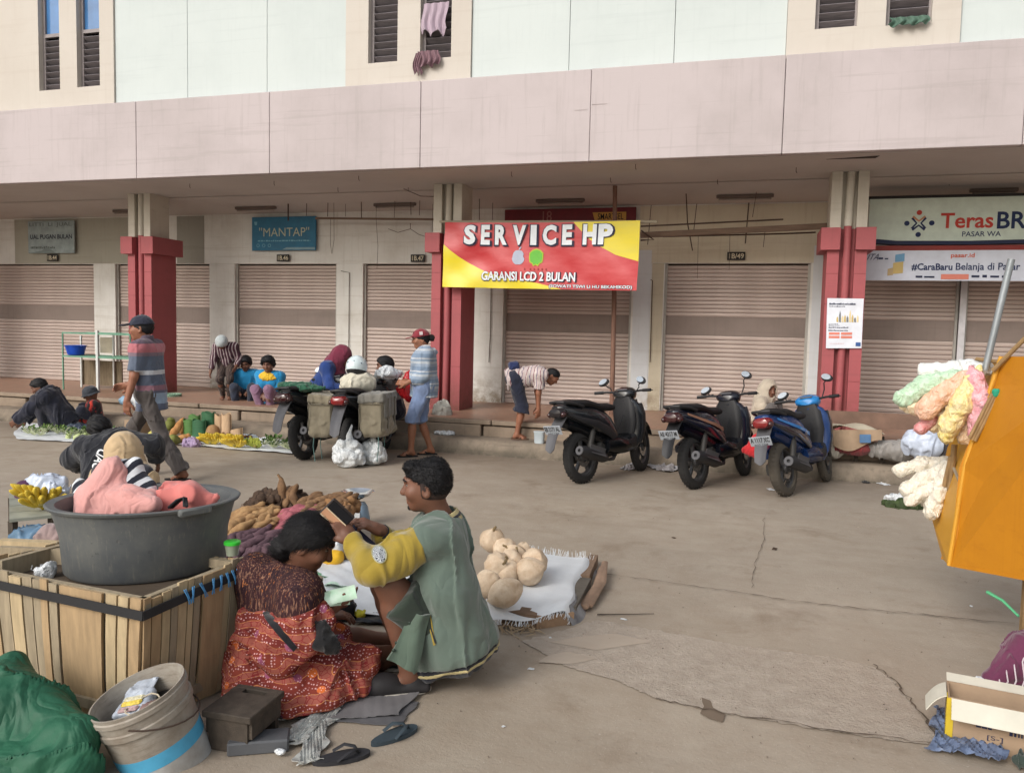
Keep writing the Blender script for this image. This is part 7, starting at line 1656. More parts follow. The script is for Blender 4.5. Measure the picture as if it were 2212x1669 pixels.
def band(z0,z1,m,nm,k=1.004):
 b=MB();f_=lambda z:RB*(.88+(.955-.88)*(z-.01)/(H_-.105))*k;b.lathe([(f_(z0),z0),(f_(z1),z1),(f_(z1)-.002,z1),(f_(z0)-.002,z0)],48,closed=True);b.build(nm,m,t,smooth=True)
band(.165,.218,mat('sky_blue_print',srgb(84,170,210),.5,var=.2),'blue_band');band(.0+.02,.164,mat('dirty_white_print',srgb(196,198,198),.55,var=.2,c2=srgb(150,146,140),scale=7),'white_band')
band(.008,.019,mat('sky_blue_print',srgb(84,170,210),.5),'blue_band')
b=MB();b.tube([(RB*1.02*math.cos(a),RB*1.02*math.sin(a),H_-.05-.10*math.sin(max(0,(a+.3))*.9))for a in[k*.26-.3 for k in range(14)]],.003,6);b.build('wire_handle',M_RUST,t,smooth=True)
b=MB();b.lathe([(1e-4,H_-.10),(RB*.90,H_-.10)],32);b.build('contents_floor',mat('dark_bucket_inside',srgb(70,66,62),.9),t)
def inbucket(x,y,z):return Matrix.Translation(cb)@q_.to_matrix().to_4x4()@V(x,y,z)
rotb=q_.to_euler()
t2=thing('candy_packet','clear packet of yellow and pink sweets inside the tilted bucket','packet',inbucket(-.055,-.03,H_-.075));t2 .rotation_euler=(R(20),R(-14),R(12))
S=SDF();S.bx((0,0,.0),(.058,.062,.026),rd=.015);S.bx((.0,.085,.012),(.045,.035,.006),rd=.005,k=.03);S.build('film',mat('clear_grey_film',srgb(176,184,196),.25,var=.25,scale=20,bump=.4,bscale=50),t2,.005,disp=folds(.005,30,3))
for k,(m_,y)in enumerate(((mat('yellow_sweets',srgb(222,196,84),.6,scale=60,var=.4),-.012),(mat('dusty_pink_sweets',srgb(186,156,156),.6,scale=60,var=.4),-.042),(mat('pale_sweets',srgb(206,200,170),.6,scale=60,var=.4),.01))):
 b=MB();b.box(-.04,.04,y-.012,y+.012,.024,.034,ch=.006);b.build('sweets',m_,t2)
o=lump('brown_block','dark pinkish brown block inside the tilted bucket','block',inbucket(.055,.035,H_-.075),[((0,0,0),(.055,.05,.03))],mat('brown_block',srgb(134,108,104),.9,var=.4,scale=40),.004,30,.006)
b=MB();b.tube([inbucket(.01+.05*math.cos(a),.0+.06*math.sin(a),H_-.05+.006*math.sin(a*3))-cb for a in[k*.5 for k in range(15)]],.003,5);tag(b.build('wire_loop',mat('pale_wire',srgb(186,176,156),.6),smooth=True,loc=cb),'pale wire loop lying inside the tilted bucket','wire')
_tf=folds(.016,7,33,(1,1,.6))
gt=P(70,1604,2.18);S=SDF();q=lambda px,py,Y:P(px,py,Y)-gt
S.rc(q(30,1440,2.30),q(60,1560,2.2),.045,.13,k=.08);S.rc(q(60,1530,2.2),q(170,1590,2.16),.10,.08,k=.08);S.rc(q(120,1540,2.22),q(160,1660,2.1),.05,.08,k=.06);S.el(q(50,1650,2.1),(.22,.2,.12),k=.08);S.el(q(-40,1560,2.15),(.2,.2,.2),k=.08)
o=S.build('green_tarpaulin',mat('green_tarpaulin',srgb(34,90,66),.6,var=.2,scale=4,wrk=7,wd=.035),None,.009,disp=lambda q_:_tf(q_));o.location=gt;tag(o,'crumpled green tarpaulin heaped at the bottom left corner','tarpaulin')
sc_=[G(452,1528,.15),G(530,1562,.15),G(606,1500,.15),G(520,1466,.15)]
t=thing('wooden_stool','low dark wooden stool with hand slot in front of the batik woman','stool',(sum((p.x for p in sc_))/4,sum((p.y for p in sc_))/4,0));so_=t.location.copy()
M_DW=mat('dark_worn_wood',srgb(74,66,58),.8,var=.35,scale=5,stretch=(4,4,4),bump=.4)
u_=(sc_[2]-sc_[1]);v_=(sc_[1]-sc_[0]);A_,B_=u_.length,max(v_.length,.2);ang=math.atan2(u_.y,u_.x);t.rotation_euler=(0,0,ang)
A2,B2=A_/2,B_/2
b=MB();b.box(-A2,A2-.060,-B2,B2,.126,.152,ch=.003);b.box(A2-.060,A2-.030,-B2,-.05,.126,.152);b.box(A2-.060,A2-.030,.05,B2,.126,.152);b.box(A2-.030,A2,-B2,B2,.126,.152,ch=.003);b.build('seat',M_DW,t)
for sy in(-1,1):b=MB();b.box(-A2+.02,A2-.02,sy*B2*.86-.009,sy*B2*.86+.009,.060,.1255);b.build('apron',M_DW,t)
for sx in(-1,1):b=MB();b.box(sx*A2*.8-.012,sx*A2*.8+.012,-B2*.8,B2*.8,.002,.1255);b.build('leg',M_DW,t)
ground_sheet('grey_mat','grey folded mat on the ground in front of the batik woman',[(690,1562),(858,1552),(938,1470),(800,1462)],mat('grey_mat',srgb(112,110,112),.8,var=.15),.014,11,.006,cat='mat',edge=.25)
ground_sheet('grey_mat','second grey mat folded under the first, edge showing lower',[(640,1556),(862,1570),(905,1520),(700,1500)],mat('dark_grey_mat',srgb(92,91,94),.8,var=.15),.005,12,.004,cat='mat',edge=.25)
ground_sheet('pale_floor_sheet','pale canvas sheet edge curving under the batik dress and the slipper',[(640,1545),(800,1490),(920,1474),(700,1500)],mat('pale_canvas',srgb(186,184,178),.8,var=.15),.020,13,.010,cat='sheet')
ground_sheet('pale_floor_sheet','pale canvas sheet strip in front of the dark stool',[(560,1572),(690,1548),(720,1515),(600,1535)],mat('pale_canvas',srgb(186,184,178),.8,var=.15),.012,14,.012,cat='sheet')
M_DF=mat('clear_dirty_film',srgb(176,180,178),.35,var=.3,scale=16,c2=srgb(150,150,146),wrk=8,wd=.015)
ground_sheet('clear_plastic_film','crumpled pale plastic film trailing from the stool along the mat',[(606,1606),(640,1618),(742,1540),(700,1530)],M_DF,.010,31,.016,0)
ground_sheet('clear_plastic_film','frayed strip of clear plastic film hanging to the bottom edge',[(640,1660),(690,1650),(712,1560),(668,1572)],M_DF,.008,32,.014,0)
b=MB();b.box(-.11,.11,-.05,.05,0,.05,ch=.006);o=b.build('grey_box',mat('grey_box_plastic',srgb(86,88,92),.6),loc=G(560,1615),rot=(0,0,.5));o.location.z=.0;tag(o,'low grey box below the dark stool at the bottom edge','box')
lump('white_pebble','white pebble shaped scrap below the dark stool','scrap',G(604,1622,.02),[((0,0,0),(.022,.014,.012))],M_PLW,.003,40,.004)
def flip(px,py,rot,label,m):
 p=G(px,py);t=thing('flip_flop',label,'flip flop',(p.x,p.y,0),rot,'dark rubber flip flops at the bottom edge');t.scale=(.82,)*3;b=MB()
 pts=[V(.13*math.cos(a),(.046+.008*math.cos(a))*math.sin(a),0)for a in[k*PI/12 for k in range(24)]]
 b.add([V(q.x,q.y,.002)for q in pts]+[V(q.x,q.y,.020)for q in pts],[tuple(range(23,-1,-1)),tuple(range(24,48))]+[(k,(k+1)%24,24+(k+1)%24,24+k)for k in range(24)]);b.build('sole',m,t)
 for sy in(-1,1):b=MB();b.tube([V(.075,0,.02),V(.06,sy*.015,.045),V(.02,sy*.042,.048),V(-.03,sy*.050,.022)],.011,8,sq=.4);b.build('strap',m,t,smooth=True)
M_FF=mat('dark_teal_rubber',srgb(56,68,76),.75,var=.2)
flip(852,1592,R(60),'dark teal rubber flip flop lying on the bare concrete',M_FF);flip(738,1640,R(40),'flip flop cut by the bottom edge, left of the other',mat('black_rubber_worn',srgb(46,46,50),.8))
M_YC=m_stained('cart_yellow_paint',srgb(206,152,50),srgb(176,116,34),.45,True,3,.5);M_YCE=m_stained('cart_orange_paint',srgb(188,124,26),srgb(160,98,24),.4,True,3,.5)
fc0=G(2040,1225,.28);
Yk=4.55
A_t,A_b=P(2160,770,Yk+.35),P(2058,1222,Yk)
t=thing('vendor_cart','yellow painted vendor cart with flared sides at the right edge','cart',(A_b.x,A_b.y,0));co_=t.location.copy()
B_t,B_b=P(2012,1118,Yk+.75),P(2046,1216,Yk+.05)
_ex=lambda a,c:a+(c-a)*2.2
SRB,SRT=_ex(P(2052,1222,Yk),P(2240,1258,Yk-.42)),_ex(P(2165,770,Yk+.02),P(2260,770,Yk-.30))
p_side=[P(2052,1222,Yk),SRB,SRT,P(2165,770,Yk+.02),P(2072,1010,Yk+.02)]
def slab(pts,th,m,name,nrm):
 b=MB();n_=Vector(nrm).normalized()*th;k=len(pts);b.add([p-co_ for p in pts]+[p-co_+n_ for p in pts],[tuple(range(k-1,-1,-1)),tuple(range(k,2*k))]+[(i,(i+1)%k,k+(i+1)%k,k+i)for i in range(k)]);return b.build(name,m,t)
slab(p_side,.018,M_YCE,'side_panel',(.5,.6,0))
p_front=[P(2052,1222,Yk),P(2072,1010,Yk+.02),P(2165,770,Yk+.02),P(2128,800,Yk+.72),P(2056,965,Yk+.78),P(2012,1118,Yk+.74)]
p_front=[P(2050,1221,Yk+.004),P(2086,1000,Yk+.03),P(2163,770,Yk+.03),P(2120,800,Yk+.60),P(2046,968,Yk+.62),P(2013,1120,Yk+.60),P(2036,1206,Yk+.30)]
slab(p_front,.016,M_YC,'front_panel',(.9,.2,.1))
_dv=P(2036,1206,Yk+.32)-P(2050,1222,Yk);_dt=P(2120,800,Yk+.60)-P(2163,770,Yk+.03)
slab([SRB,SRT,SRT+_dt,SRB+_dv],.016,M_YCE,'rear_panel',(-.4,.9,0));slab([P(2036,1206,Yk+.32),SRB+_dv,SRT+_dt,P(2120,800,Yk+.60)],.016,M_YCE,'side_panel',(-.5,-.6,0))
b=MB();b.tube([p-co_ for p in(P(2050,1221,Yk),P(2084,1005,Yk+.02),P(2163,770,Yk+.02))],.011,8);b.build('corner_bead',M_YC,t,smooth=True)
slab([P(2050,1222,Yk),SRB,SRB+_dv,P(2036,1206,Yk+.32)],.015,M_YCE,'floor_panel',(0,0,1))
M_BAM=mat('bamboo_pole',srgb(150,122,84),.7,var=.3,stretch=(6,6,1.5));M_STEEL=mat('galvanised_tube',srgb(150,156,160),.4,metal=.4)
b=MB();b.tube([P(2128,800,Yk+.1)-co_,P(2162,655,Yk+.1)-co_,P(2185,560,Yk+.1)-co_],.017,10);b.build('canopy_pole',M_STEEL,t,smooth=True)
for k,(a,c,r_)in enumerate(((P(2100,950,Yk-.02),P(2150,850,Yk-.02),.010),(P(2106,952,Yk-.02),P(2156,852,Yk-.02),.009),(P(2094,946,Yk-.03),P(2144,850,Yk-.02),.009),(P(2055,985,Yk+.35),P(2040,1050,Yk+.36),.014),(P(2062,960,Yk+.35),P(2052,1060,Yk+.34),.016),(P(2145,800,Yk),P(2215,730,Yk-.1),.012),(P(2110,775,Yk+.2),P(2215,790,Yk-.1),.010))):
 b=MB();b.tube([a-co_,c-co_],r_,8);b.build('bamboo_stick',M_BAM,t,smooth=True)
b=MB();b.tube([P(2060,1010,Yk+.1)-co_,P(2082,1062,Yk+.02)-co_,P(2100,1070,Yk-.03)-co_],.008,6);b.build('stay_rope',mat('grey_rope',srgb(140,128,110),.9),t,smooth=True)
b=MB();b.lathe([(.014,-.02),(.02,-.01),(.02,.012),(.012,.02)],12,Matrix.Translation(P(2152,848,Yk-.02)-co_));b.build('teal_tie',mat('teal_tape',srgb(40,150,120),.6),t,smooth=True)
for wx in(0,1):
 wc=P(2190,1330,Yk-.0);
b=MB()
for(px,Yy)in((2222,Yk-.18),(2290,Yk-.12)):
 b=MB();g=P(px,1250,Yy);b.bar(V(g.x,g.y,0)-co_,V(g.x,g.y,g.z+.02)-co_,.04,.04);b.build('leg',M_BAM,t)
def puff(label,pts,r,c,seed,group):
 S=SDF();w_=[P(*p)for p in pts];rg=random.Random(seed)
 for a,q in zip(w_,w_[1:]):
  S.rc(a-w_[0],q-w_[0],r*.92,r*1.0,k=.03)
  for k in range(22):
   u=rg.random();d=V(rg.gauss(0,1),rg.gauss(0,1),rg.gauss(0,1)).normalized();S.el(a.lerp(q,u)-w_[0]+d*r*.78,[r*rg.uniform(.28,.42)]*3,k=.008)
 S.rc(V(0,0,0),(w_[0]-w_[1]).normalized()*r*1.5,r*.6,r*.22,k=.03)
 m_=mat('cracker_bag_%d%d%d'%c,srgb(*c),.36,c2=tuple(min(1,.30+.70*x)for x in srgb(*c)),scale=30,spec=.5,wrk=24,wd=.022)  # whitened noise in the colour imitates highlights on the film
 o=S.build('cracker_bag',m_,None,.0085,disp=folds(.006,34,seed));o.location=w_[0];tag(o,label,'snack bag',group)
GB_='bags of puffed crackers tied to the yellow cart';y=Yk+.2
for k,(lb,pts,r,c)in enumerate((('white bag of puffed crackers lying along the top of the bunch',[(2115,800,y),(2060,798,y+.02),(2000,800,y+.04)],.042,(226,228,224)),('second white bag of crackers, short, behind the pole foot',[(2130,795,y),(2080,792,y+.03)],.04,(220,224,226)),('pale green bag of puffed crackers at the upper left',[(2060,815,y-.02),(2000,832,y),(1952,860,y+.02)],.052,(176,212,176)),('orange bag of puffed crackers in the middle of the bunch',[(2082,822,y-.08),(2040,850,y-.06),(2000,885,y-.04)],.055,(228,170,132)),('pale yellow bag of puffed crackers hanging right of the orange one',[(2100,825,y-.12),(2075,875,y-.12),(2050,920,y-.1)],.055,(230,206,128)),('golden yellow bag of crackers low in the bunch',[(2095,870,y-.10),(2058,910,y-.10),(2045,940,y-.09)],.042,(222,196,96)),('rosy pink bag of puffed crackers at the right of the bunch',[(2108,822,y-.14),(2122,870,y-.15),(2112,930,y-.13)],.048,(228,150,162)),('cream bag of crackers low at the left of the bunch',[(2020,885,y),(1980,880,y+.02),(1958,872,y+.04)],.040,(226,202,160)),('small deep pink bag at the bottom left of the bunch',[(2010,905,y),(1990,925,y)],.036,(222,128,128)),('tan bag of crackers hanging lowest in the bunch',[(2090,910,y-.05),(2085,945,y-.05)],.04,(216,178,128)),('beige bag of crackers behind the golden one',[(2050,900,y+.04),(2020,918,y+.03)],.042,(220,196,150)))):puff(lb,pts,r,c,k+3,GB_)
GW_='white cracker bags hanging low on the yellow cart';y=Yk+.5
for k,(lb,pts,r)in enumerate((('uppermost white cracker bag of the low bunch',[(2040,1000,y),(1990,1003,y+.02),(1945,1015,y+.02)],.040),('middle white cracker bag slanting left in the low bunch',[(2040,1010,y-.05),(2000,1035,y-.04),(1962,1058,y-.03)],.046),('short white cracker bag under the slanting one',[(2030,1035,y-.06),(1998,1060,y-.06),(1970,1080,y-.05)],.040),('long white cracker bag hanging straight down against the cart',[(2048,1018,y-.1),(2028,1060,y-.1),(2012,1105,y-.1)],.044),('small white cracker bag between the long one and the slanting one',[(2020,1040,y-.02),(2003,1085,y-.02)],.036))):puff(lb,pts,r,(226,218,200),k+30,GW_)
def cardbox(name,label,x0,y0,x1,y1,Y,d,h,m,rot=0,z=None,cat='cardboard'):
 a,c=P(x0,y1,Y),P(x1,y1,Y);b=MB();w_=(c.x-a.x);b.box(0,w_,0,d,0,h,ch=.006);return tag(b.build(name,m,loc=(a.x,a.y,a.z if z is None else z),rot=(0,0,rot)),label,cat)
M_CARD=mat('brown_card',srgb(166,142,118),.85,var=.15);M_CARDP=mat('pale_card',srgb(196,186,166),.85,var=.15);M_CARDD=mat('dull_card',srgb(128,112,98),.85,var=.2)
t=thing('street_stall_table','low stall of pale cardboard sheets and cloth on the kerb by the right column','stall',P(1842,985,9.62));t.location.z=ZK
so_=t.location.copy();L2=lambda px,py,Y:P(px,py,Y)-so_
b=MB();b.sheet(lambda u,v:L2(1785+125*u,925-8*math.sin(u*4)+8*u,9.5+.42*v)+V(0,0,.02*math.sin(u*9+v*4)+.03*math.sin(PI*v)),14,6,.008);b.build('top_sheet',M_CARDP,t,smooth=True)
b=MB();b.sheet(lambda u,v:L2(1800+105*u,928+(34+12*math.sin(u*5))*v,9.47+.02*math.sin(u*12)),16,4,.006);b.build('front_flap',M_CARD,t,smooth=True)
b=MB();b.sheet(lambda u,v:L2(1857+24*u,938+18*v,9.452),3,2,.003);b.build('blue_label',mat('blue_label',srgb(84,120,160),.6),t)
for px in(1790,1850,1905):b=MB();g=L2(px,960,9.75);b.bar(V(g.x,g.y,0),V(g.x,g.y,.30),.04,.04);b.build('leg',M_DW,t)
lump('red_cloth_bundle','dark red cloth bundle under the cardboard stall','bundle',P(1838,968,9.6),[((0,0,0),(.22,.12,.07))],cloth('dark_red_cloth',srgb(122,46,48)),.012,10)
lump('grey_sack','grey white sack lying beside the cardboard stall','sack',P(1925,970,9.62),[((0,0,0),(.19,.14,.11)),((.12,0,-.02),(.13,.13,.09)),((-.12,-.02,-.03),(.10,.1,.07))],cloth('grey_white_sack',srgb(150,146,142),var=.3),.018,9)
lump('white_sack_bundle','lumpy white sack at the left end of the cardboard stall','sack',P(1796,948,9.62),[((0,0,0),(.10,.1,.12)),((.02,0,-.12),(.10,.1,.09))],cloth('off_white_sack2',srgb(190,184,172),var=.2),.014,10)
lump('clear_plastic_bag','bluish white plastic bag standing right of the grey sack','plastic bag',P(1994,962,9.45),[((0,0,0),(.20,.14,.15)),((-.1,0,.06),(.1,.1,.12)),((.1,0,.04),(.1,.1,.12))],mat('bluish_film',srgb(196,206,224),.3,var=.2,scale=14,bump=.4,bscale=30),.022,12)
lump('dark_bundle','dark cloth bundle behind the cracker bags','bundle',P(2045,960,9.5),[((0,0,0),(.18,.12,.16))],cloth('dark_bundle_cloth',srgb(56,52,54)),.02,9)
b=MB();b.box(-1.2,1.2,-.02,.02,0,.18);tag(b.build('brown_board',mat('brown_board',srgb(124,98,84),.8,var=.25),loc=P(1995,930,10.0)),'long brown board leaning along the walkway edge at the right','board')
g=G(1950,1095);lump('leafy_scraps','dark green leafy scraps on the road below the white cracker bags','scraps',(g.x,g.y,.02),[((0,0,0),(.16,.10,.04)),((.12,.05,.0),(.12,.08,.05))],mat('dark_leaf_scrap',srgb(58,72,40),.8,var=.4,scale=22),.02,22)
g=G(1935,1085);lump('paper_scrap','crumpled white paper beside the leafy scraps','paper',(g.x,g.y,.04),[((0,0,0),(.10,.06,.04)),((.06,-.02,.0),(.06,.05,.04))],M_PLW,.016,22)
def litter(name,label,px,py,rx,ry,rz,m,z=0,seed=1,cat='litter'):
 g=G(px,py,z);r=np.random.default_rng(seed);n=12 if rx>.05 else 6;H_=r.uniform(0,1,(n+1,n+1));K=r.uniform(.72,1.1,24);b=MB()
 def fn(u,v):
  a=math.atan2(v-.5,u-.5);k=K[int((a+PI)/(2*PI)*23)];h=H_[int(round(u*n)),int(round(v*n))]
  return V((u-.5)*2*rx*k+rx*.2*h,(v-.5)*2*ry*k,.003+rz*1.6*h*(1-.7*max(abs(u-.5),abs(v-.5))*2))
 b.sheet(fn,n,n,.0015);tag(b.build(name,m,smooth=False,loc=(g.x,g.y,z),rot=(0,0,r.uniform(0,3))),label,cat)
litter('plastic_scrap','white plastic scrap against the kerb below the middle column',1030,977,.09,.05,.02,M_PLW,0,2)
litter('yellow_wrapper','yellow wrapper lying on the road near the kerb',1199,991,.07,.04,.025,mat('yellow_wrapper',srgb(222,196,110),.6),0,3)
litter('plastic_sheet','crumpled grey white plastic sheet on the road between two parked scooters',1440,1010,.26,.26,.06,mat('grey_white_film',srgb(176,176,180),.5,var=.35,scale=14,c2=srgb(128,122,122)),0,4,'plastic sheet')
litter('plastic_sheet','flat grey plastic scrap beside the first scooter\'s front wheel',1362,1010,.22,.09,.04,mat('grey_white_film',srgb(176,176,180),.5),0,5,'plastic sheet')
litter('paper_scrap','small white paper scrap in front of the blue motorbike',1665,1058,.05,.03,.012,M_PLW,0,6)
litter('black_scrap','black rag on the road at the kerb right of the blue motorbike',1868,1042,.07,.05,.02,cloth('black_rag',srgb(30,28,30)),0,7)
litter('plastic_scrap','pale plastic scrap beside the black rag',1905,1045,.10,.04,.012,M_PLW,0,8)
litter('dry_leaf','dark dry leaf on the open road, upper one',1456,1162,.020,.012,.004,mat('dry_leaf',srgb(70,54,42),.9),0,9)
litter('dry_leaf','dark dry leaf on the open road, lower one',1673,1186,.035,.016,.005,mat('dry_leaf',srgb(70,54,42),.9),0,10)
litter('paper_scrap','torn white paper scrap lying behind the squatting man',1147,1445,.016,.011,.002,M_PLW,0,11)
litter('paper_scrap','white scrap below the pumpkin platform',1348,1338,.018,.008,.003,M_PLW,0,12)
litter('paper_scrap','tiny white scrap with dark end near the road joint at the right',2098,1310,.012,.008,.005,M_PLW,0,13)
litter('pebble','pale pebble left of the road scar',1188,1378,.007,.006,.004,M_PLW,0,14);litter('pebble','pale pebble on the road left of the dried spill',1087,1570,.007,.006,.004,M_PLW,0,15)
f=MB();r=random.Random(77)
for k in range(260):
 px,py=r.uniform(900,2150),r.uniform(1000,1640);p=G(px,py);s=r.uniform(.001,.0028)*(1+.25*p.y/5);f.box(p.x-s,p.x+s,p.y-s*r.uniform(.5,1),p.y+s,.004,.004+s,Matrix.Translation(p)@Matrix.Rotation(r.uniform(0,3),4,'Z')@Matrix.Translation(-p))
x=tag(f.build('road_grit',mat('grit',srgb(134,122,110),.9,var=.6,scale=9)),'loose grit and crumbs scattered over the road',None,None,'stuff')
b=MB();a=G(1290,1330);b.tube([(0,0,.01),(.14,.05,.012),(.30,.13,.008)],[.004,.003,.002],5);tag(b.build('twig',M_DW,loc=a),'thin dry twig on the road right of the pumpkin platform','twig')
t=thing('white_container','white plastic container the bending man reaches for','container',P(1165,948,9.55));t.location.z=ZK
b=MB();b.loft([ring((0,0,z),(1,0,0),(0,1,0),a,a*.7,14,3.5)for z,a in((0,.055),(.02,.062),(.13,.066),(.14,.072),(.15,.072))]);b.build('tub',mat('milky_container',srgb(186,196,202),.4),t,smooth=True)
bx0=G(2042,1602);bx0 .z=0;hB=P(2048,1504,bx0 .y).z;t=thing('open_carton','open cardboard carton with pale flaps at the bottom right corner','carton',bx0,R(-10));
Wd,Dp=.42,.17
for nm,a in(('panel',(0,Wd,0,.006,0,hB)),('panel',(0,.006,.006,Dp,0,hB)),('panel',(Wd-.006,Wd,.006,Dp,0,hB)),('panel',(.006,Wd-.006,Dp-.006,Dp,0,hB)),('base',(.006,Wd-.006,.006,Dp-.006,0,.006))):
 b=MB();b.box(*a);b.build(nm,M_CARD,t)
b=MB();b.box(-.0035,-.0005,.0,.05,0.0,hB-.002);b.box(-.003,.022,-.0035,-.0005,.01,hB-.002);b.build('yellow_tape',mat('yellow_print',srgb(206,178,48),.6),t)
M_FLAP=mat('pale_flap',srgb(206,202,188),.85,var=.1)
b=MB();b.sheet(lambda u,v:V(.012+(Wd-.012)*u,-.004-.05*v-.012*math.sin(v*2),hB-.002-.060*v),6,6,.004);b.build('flap',M_FLAP,t)
b=MB();b.sheet(lambda u,v:V(-.004-.070*v,.01+.14*u,hB-.002-.075*v+.015*math.sin(v*3)),6,6,.004);b.build('flap',M_FLAP,t)
b=MB();b.sheet(lambda u,v:V(Wd*u,Dp+.004+.06*v,hB-.002+.012*v),6,4,.004);b.build('flap',M_FLAP,t)
fb2=lambda u,v:V(.012+(Wd-.02)*u,-.003,hB*v)
for(u0,u1,v0,v1)in((.22,.36,.48,.56),(.50,.90,.44,.62)):dashes(fb2,INK,t,u0,u1,v0,v1,int(u0*100),'printed_mark')
lettering('[S-]',fb2,INK,t,.32,.45,.24,.36)
ground_sheet('blue_plastic_sheet','crumpled translucent blue plastic under the open carton',[(2012,1628),(2170,1664),(2165,1610),(2018,1545)],mat('blue_film',srgb(104,118,146),.3,var=.3,scale=18,wrk=8,wd=.03),.012,41,.03,cat='plastic sheet')
lump('dark_rag','dark green rag on the carton front at the bottom right','rag',bx0+V(.30,-.12,.03),[((0,0,0),(.10,.05,.03)),((.05,.03,.04),(.06,.03,.04))],cloth('dark_green_rag',srgb(52,64,58)),.012,14,.007)
g=G(2182,1482);g.z=0;t=thing('purple_bundle','dark purple bundle wound with white cord at the right edge','bundle',g)
t.scale=(.85,)*3;S=SDF();S.rc((-.10,-.02,.04),(.10,.05,.16),.045,.14,k=.06);S.el((.14,.05,.12),(.16,.13,.14),k=.05);S.build('sack',cloth('purple_sack',srgb(104,48,78),var=.2),t,.008,disp=folds(.012,12,4))
for k in range(6):
 b=MB();x0=-.09+.035*k;hh=.10+.028*k;b.tube([V(x0,-.075-.012*k,.015),V(x0+.015,-.085-.012*k,hh*.5),V(x0+.01,-.06-.008*k,hh*.95),V(x0+.05,-.01,hh*1.22)],.004,6);b.build('cord',mat('white_cord',srgb(206,194,200),.7),t,smooth=True)
b=MB();b.rbox(V(-.15,-.03,.022),(.025,.02,.02),.006);b.build('cord_lock',M_PLW,t)
b=MB();a,c=P(2133,1278,4.4),P(2200,1330,4.2);b.tube([V(0,0,0),(c-a)*.5+V(0,0,.015),c-a],[.009,.007,.006],6);tag(b.build('green_straw',mat('green_straw',srgb(90,176,128),.5),loc=a,smooth=True),'bright green plastic strap end poking in at the right edge','strap')
M_TEAL=mat('teal_painted_steel',srgb(104,150,128),.5,var=.25);M_WPOST=mat('white_painted_post',srgb(206,210,208),.55,var=.15);M_BRD=mat('stained_plywood',srgb(122,108,88),.9,var=.35,stretch=(8,8,1),scale=4)
fy,ry=10.72,11.22
t=thing('display_rack','teal and white metal rack with two shelves standing on the tiled walkway','rack',P(205,845,fy));t.location.z=ZF;o_=t.location.copy()
L3=lambda px,py,Y:P(px,py,Y)-o_
z1,z2=L3(205,720,10.9).z,L3(205,770,10.9).z;x0,x1=L3(136,770,fy).x,L3(282,770,fy).x
for nm,m_,(x,y,h_,w_)in(('post',M_TEAL,(x0,0,z1,.022)),('post',M_WPOST,(L3(211,770,fy).x,0,z1+.05,.045)),('post',M_WPOST,(L3(176,800,ry).x,ry-fy,z1-.05,.03)),('post',M_WPOST,(L3(246,800,ry).x,ry-fy,z1,.03)),('post',M_TEAL,(x1,0,z1,.022))):
 b=MB();b.box(x-w_/2,x+w_/2,y-w_/2,y+w_/2,0,h_,ch=.003);b.build(nm,m_,t)
for z in(z1,z2):
 for y in(0,ry-fy):b=MB();b.box(x0,x1,y-.014,y+.014,z-.014,z+.014);b.build('rail',M_TEAL,t)
 for x in(x0,x1):b=MB();b.box(x-.012,x+.012,.015,ry-fy-.015,z-.012,z+.012);b.build('rail',M_TEAL,t)
 b=MB()
 for k in range(9):b.box(x0+.02,x1-.02,.03+k*.052,.05+k*.052,z-.006,z+.004)
 b.build('shelf_grid',M_TEAL,t)
a,c=L3(173,777,ry),L3(261,835,ry);b=MB();b.box(a.x,c.x,ry-fy+.03,ry-fy+.05,c.z,a.z);b.build('back_board',M_BRD,t)
a,c=L3(213,728,ry),L3(243,763,ry);b=MB();b.box(a.x,c.x,ry-fy+.03,ry-fy+.045,c.z,a.z);b.build('card_panel',M_CARDP,t)
p=P(164,768,10.95);t=thing('blue_tub','bright blue plastic tub on the lower shelf of the metal rack','tub',(p.x,p.y,ZF+z2+.016))
b=MB();b.lathe([(1e-4,0),(.125,0),(.13,.01),(.165,.15),(.178,.152),(.178,.162),(.158,.162),(.118,.012),(1e-4,.01)],32);b.build('bowl',mat('bright_blue_plastic',srgb(34,84,200),.35,bump=.03),t,smooth=True)
p=G(370,884,ZK);t=thing('woven_basket','pale green woven basket on the kerb behind the walking man','basket',(p.x,p.y,ZK))
def m_weave():
 t_=NT('green_strap_weave');ck=t_.n('ShaderNodeTexChecker');t_.l(t_.co((40,40,40)),ck.inputs[0]);ck.inputs['Scale'].default_value=1;ck.inputs['Color1'].default_value=(*srgb(150,182,160),1);ck.inputs['Color2'].default_value=(*srgb(104,142,118),1);t_.col(ck.outputs[0]);t_.bump(ck.outputs['Fac'],.5,.006);t_.b.inputs['Roughness'].default_value=.6;return t_.m
M_WEAVE=m_weave()
b=MB();b.lathe([(1e-4,0),(.13,0),(.155,.03),(.165,.15),(.15,.235),(.155,.245),(.14,.245),(.15,.15),(.12,.02),(1e-4,.015)],28);b.build('body',M_WEAVE,t,smooth=True)
b=MB();b.tube([V(.152*math.cos(k*PI/14),.152*math.sin(k*PI/14),.243)for k in range(29)],.010,6);b.build('rim',M_WEAVE,t,smooth=True)
M_BAN=m_tuber('banana_skin',srgb(226,196,66),srgb(200,176,70),.5,.15);M_BANG=m_tuber('green_banana_skin',srgb(186,190,86),srgb(150,164,70),.5,.15)
def banana_mesh(L=.16,r=.018):
 b=MB();n=9;path=[];rs=[]
 for i in range(n+1):
  u=i/n;a=(u-.2)*1.1;path.append(V(.12*math.sin(a)*L/.13,0,.12*(1-math.cos(a))*L/.13));rs.append(r*(.35 if i==0 else .5 if i==1 else 1.0 if 2<=i<=n-2 else .75 if i==n-1 else .25))
 b.tube(path,rs,6);return b.mesh('banana',True)
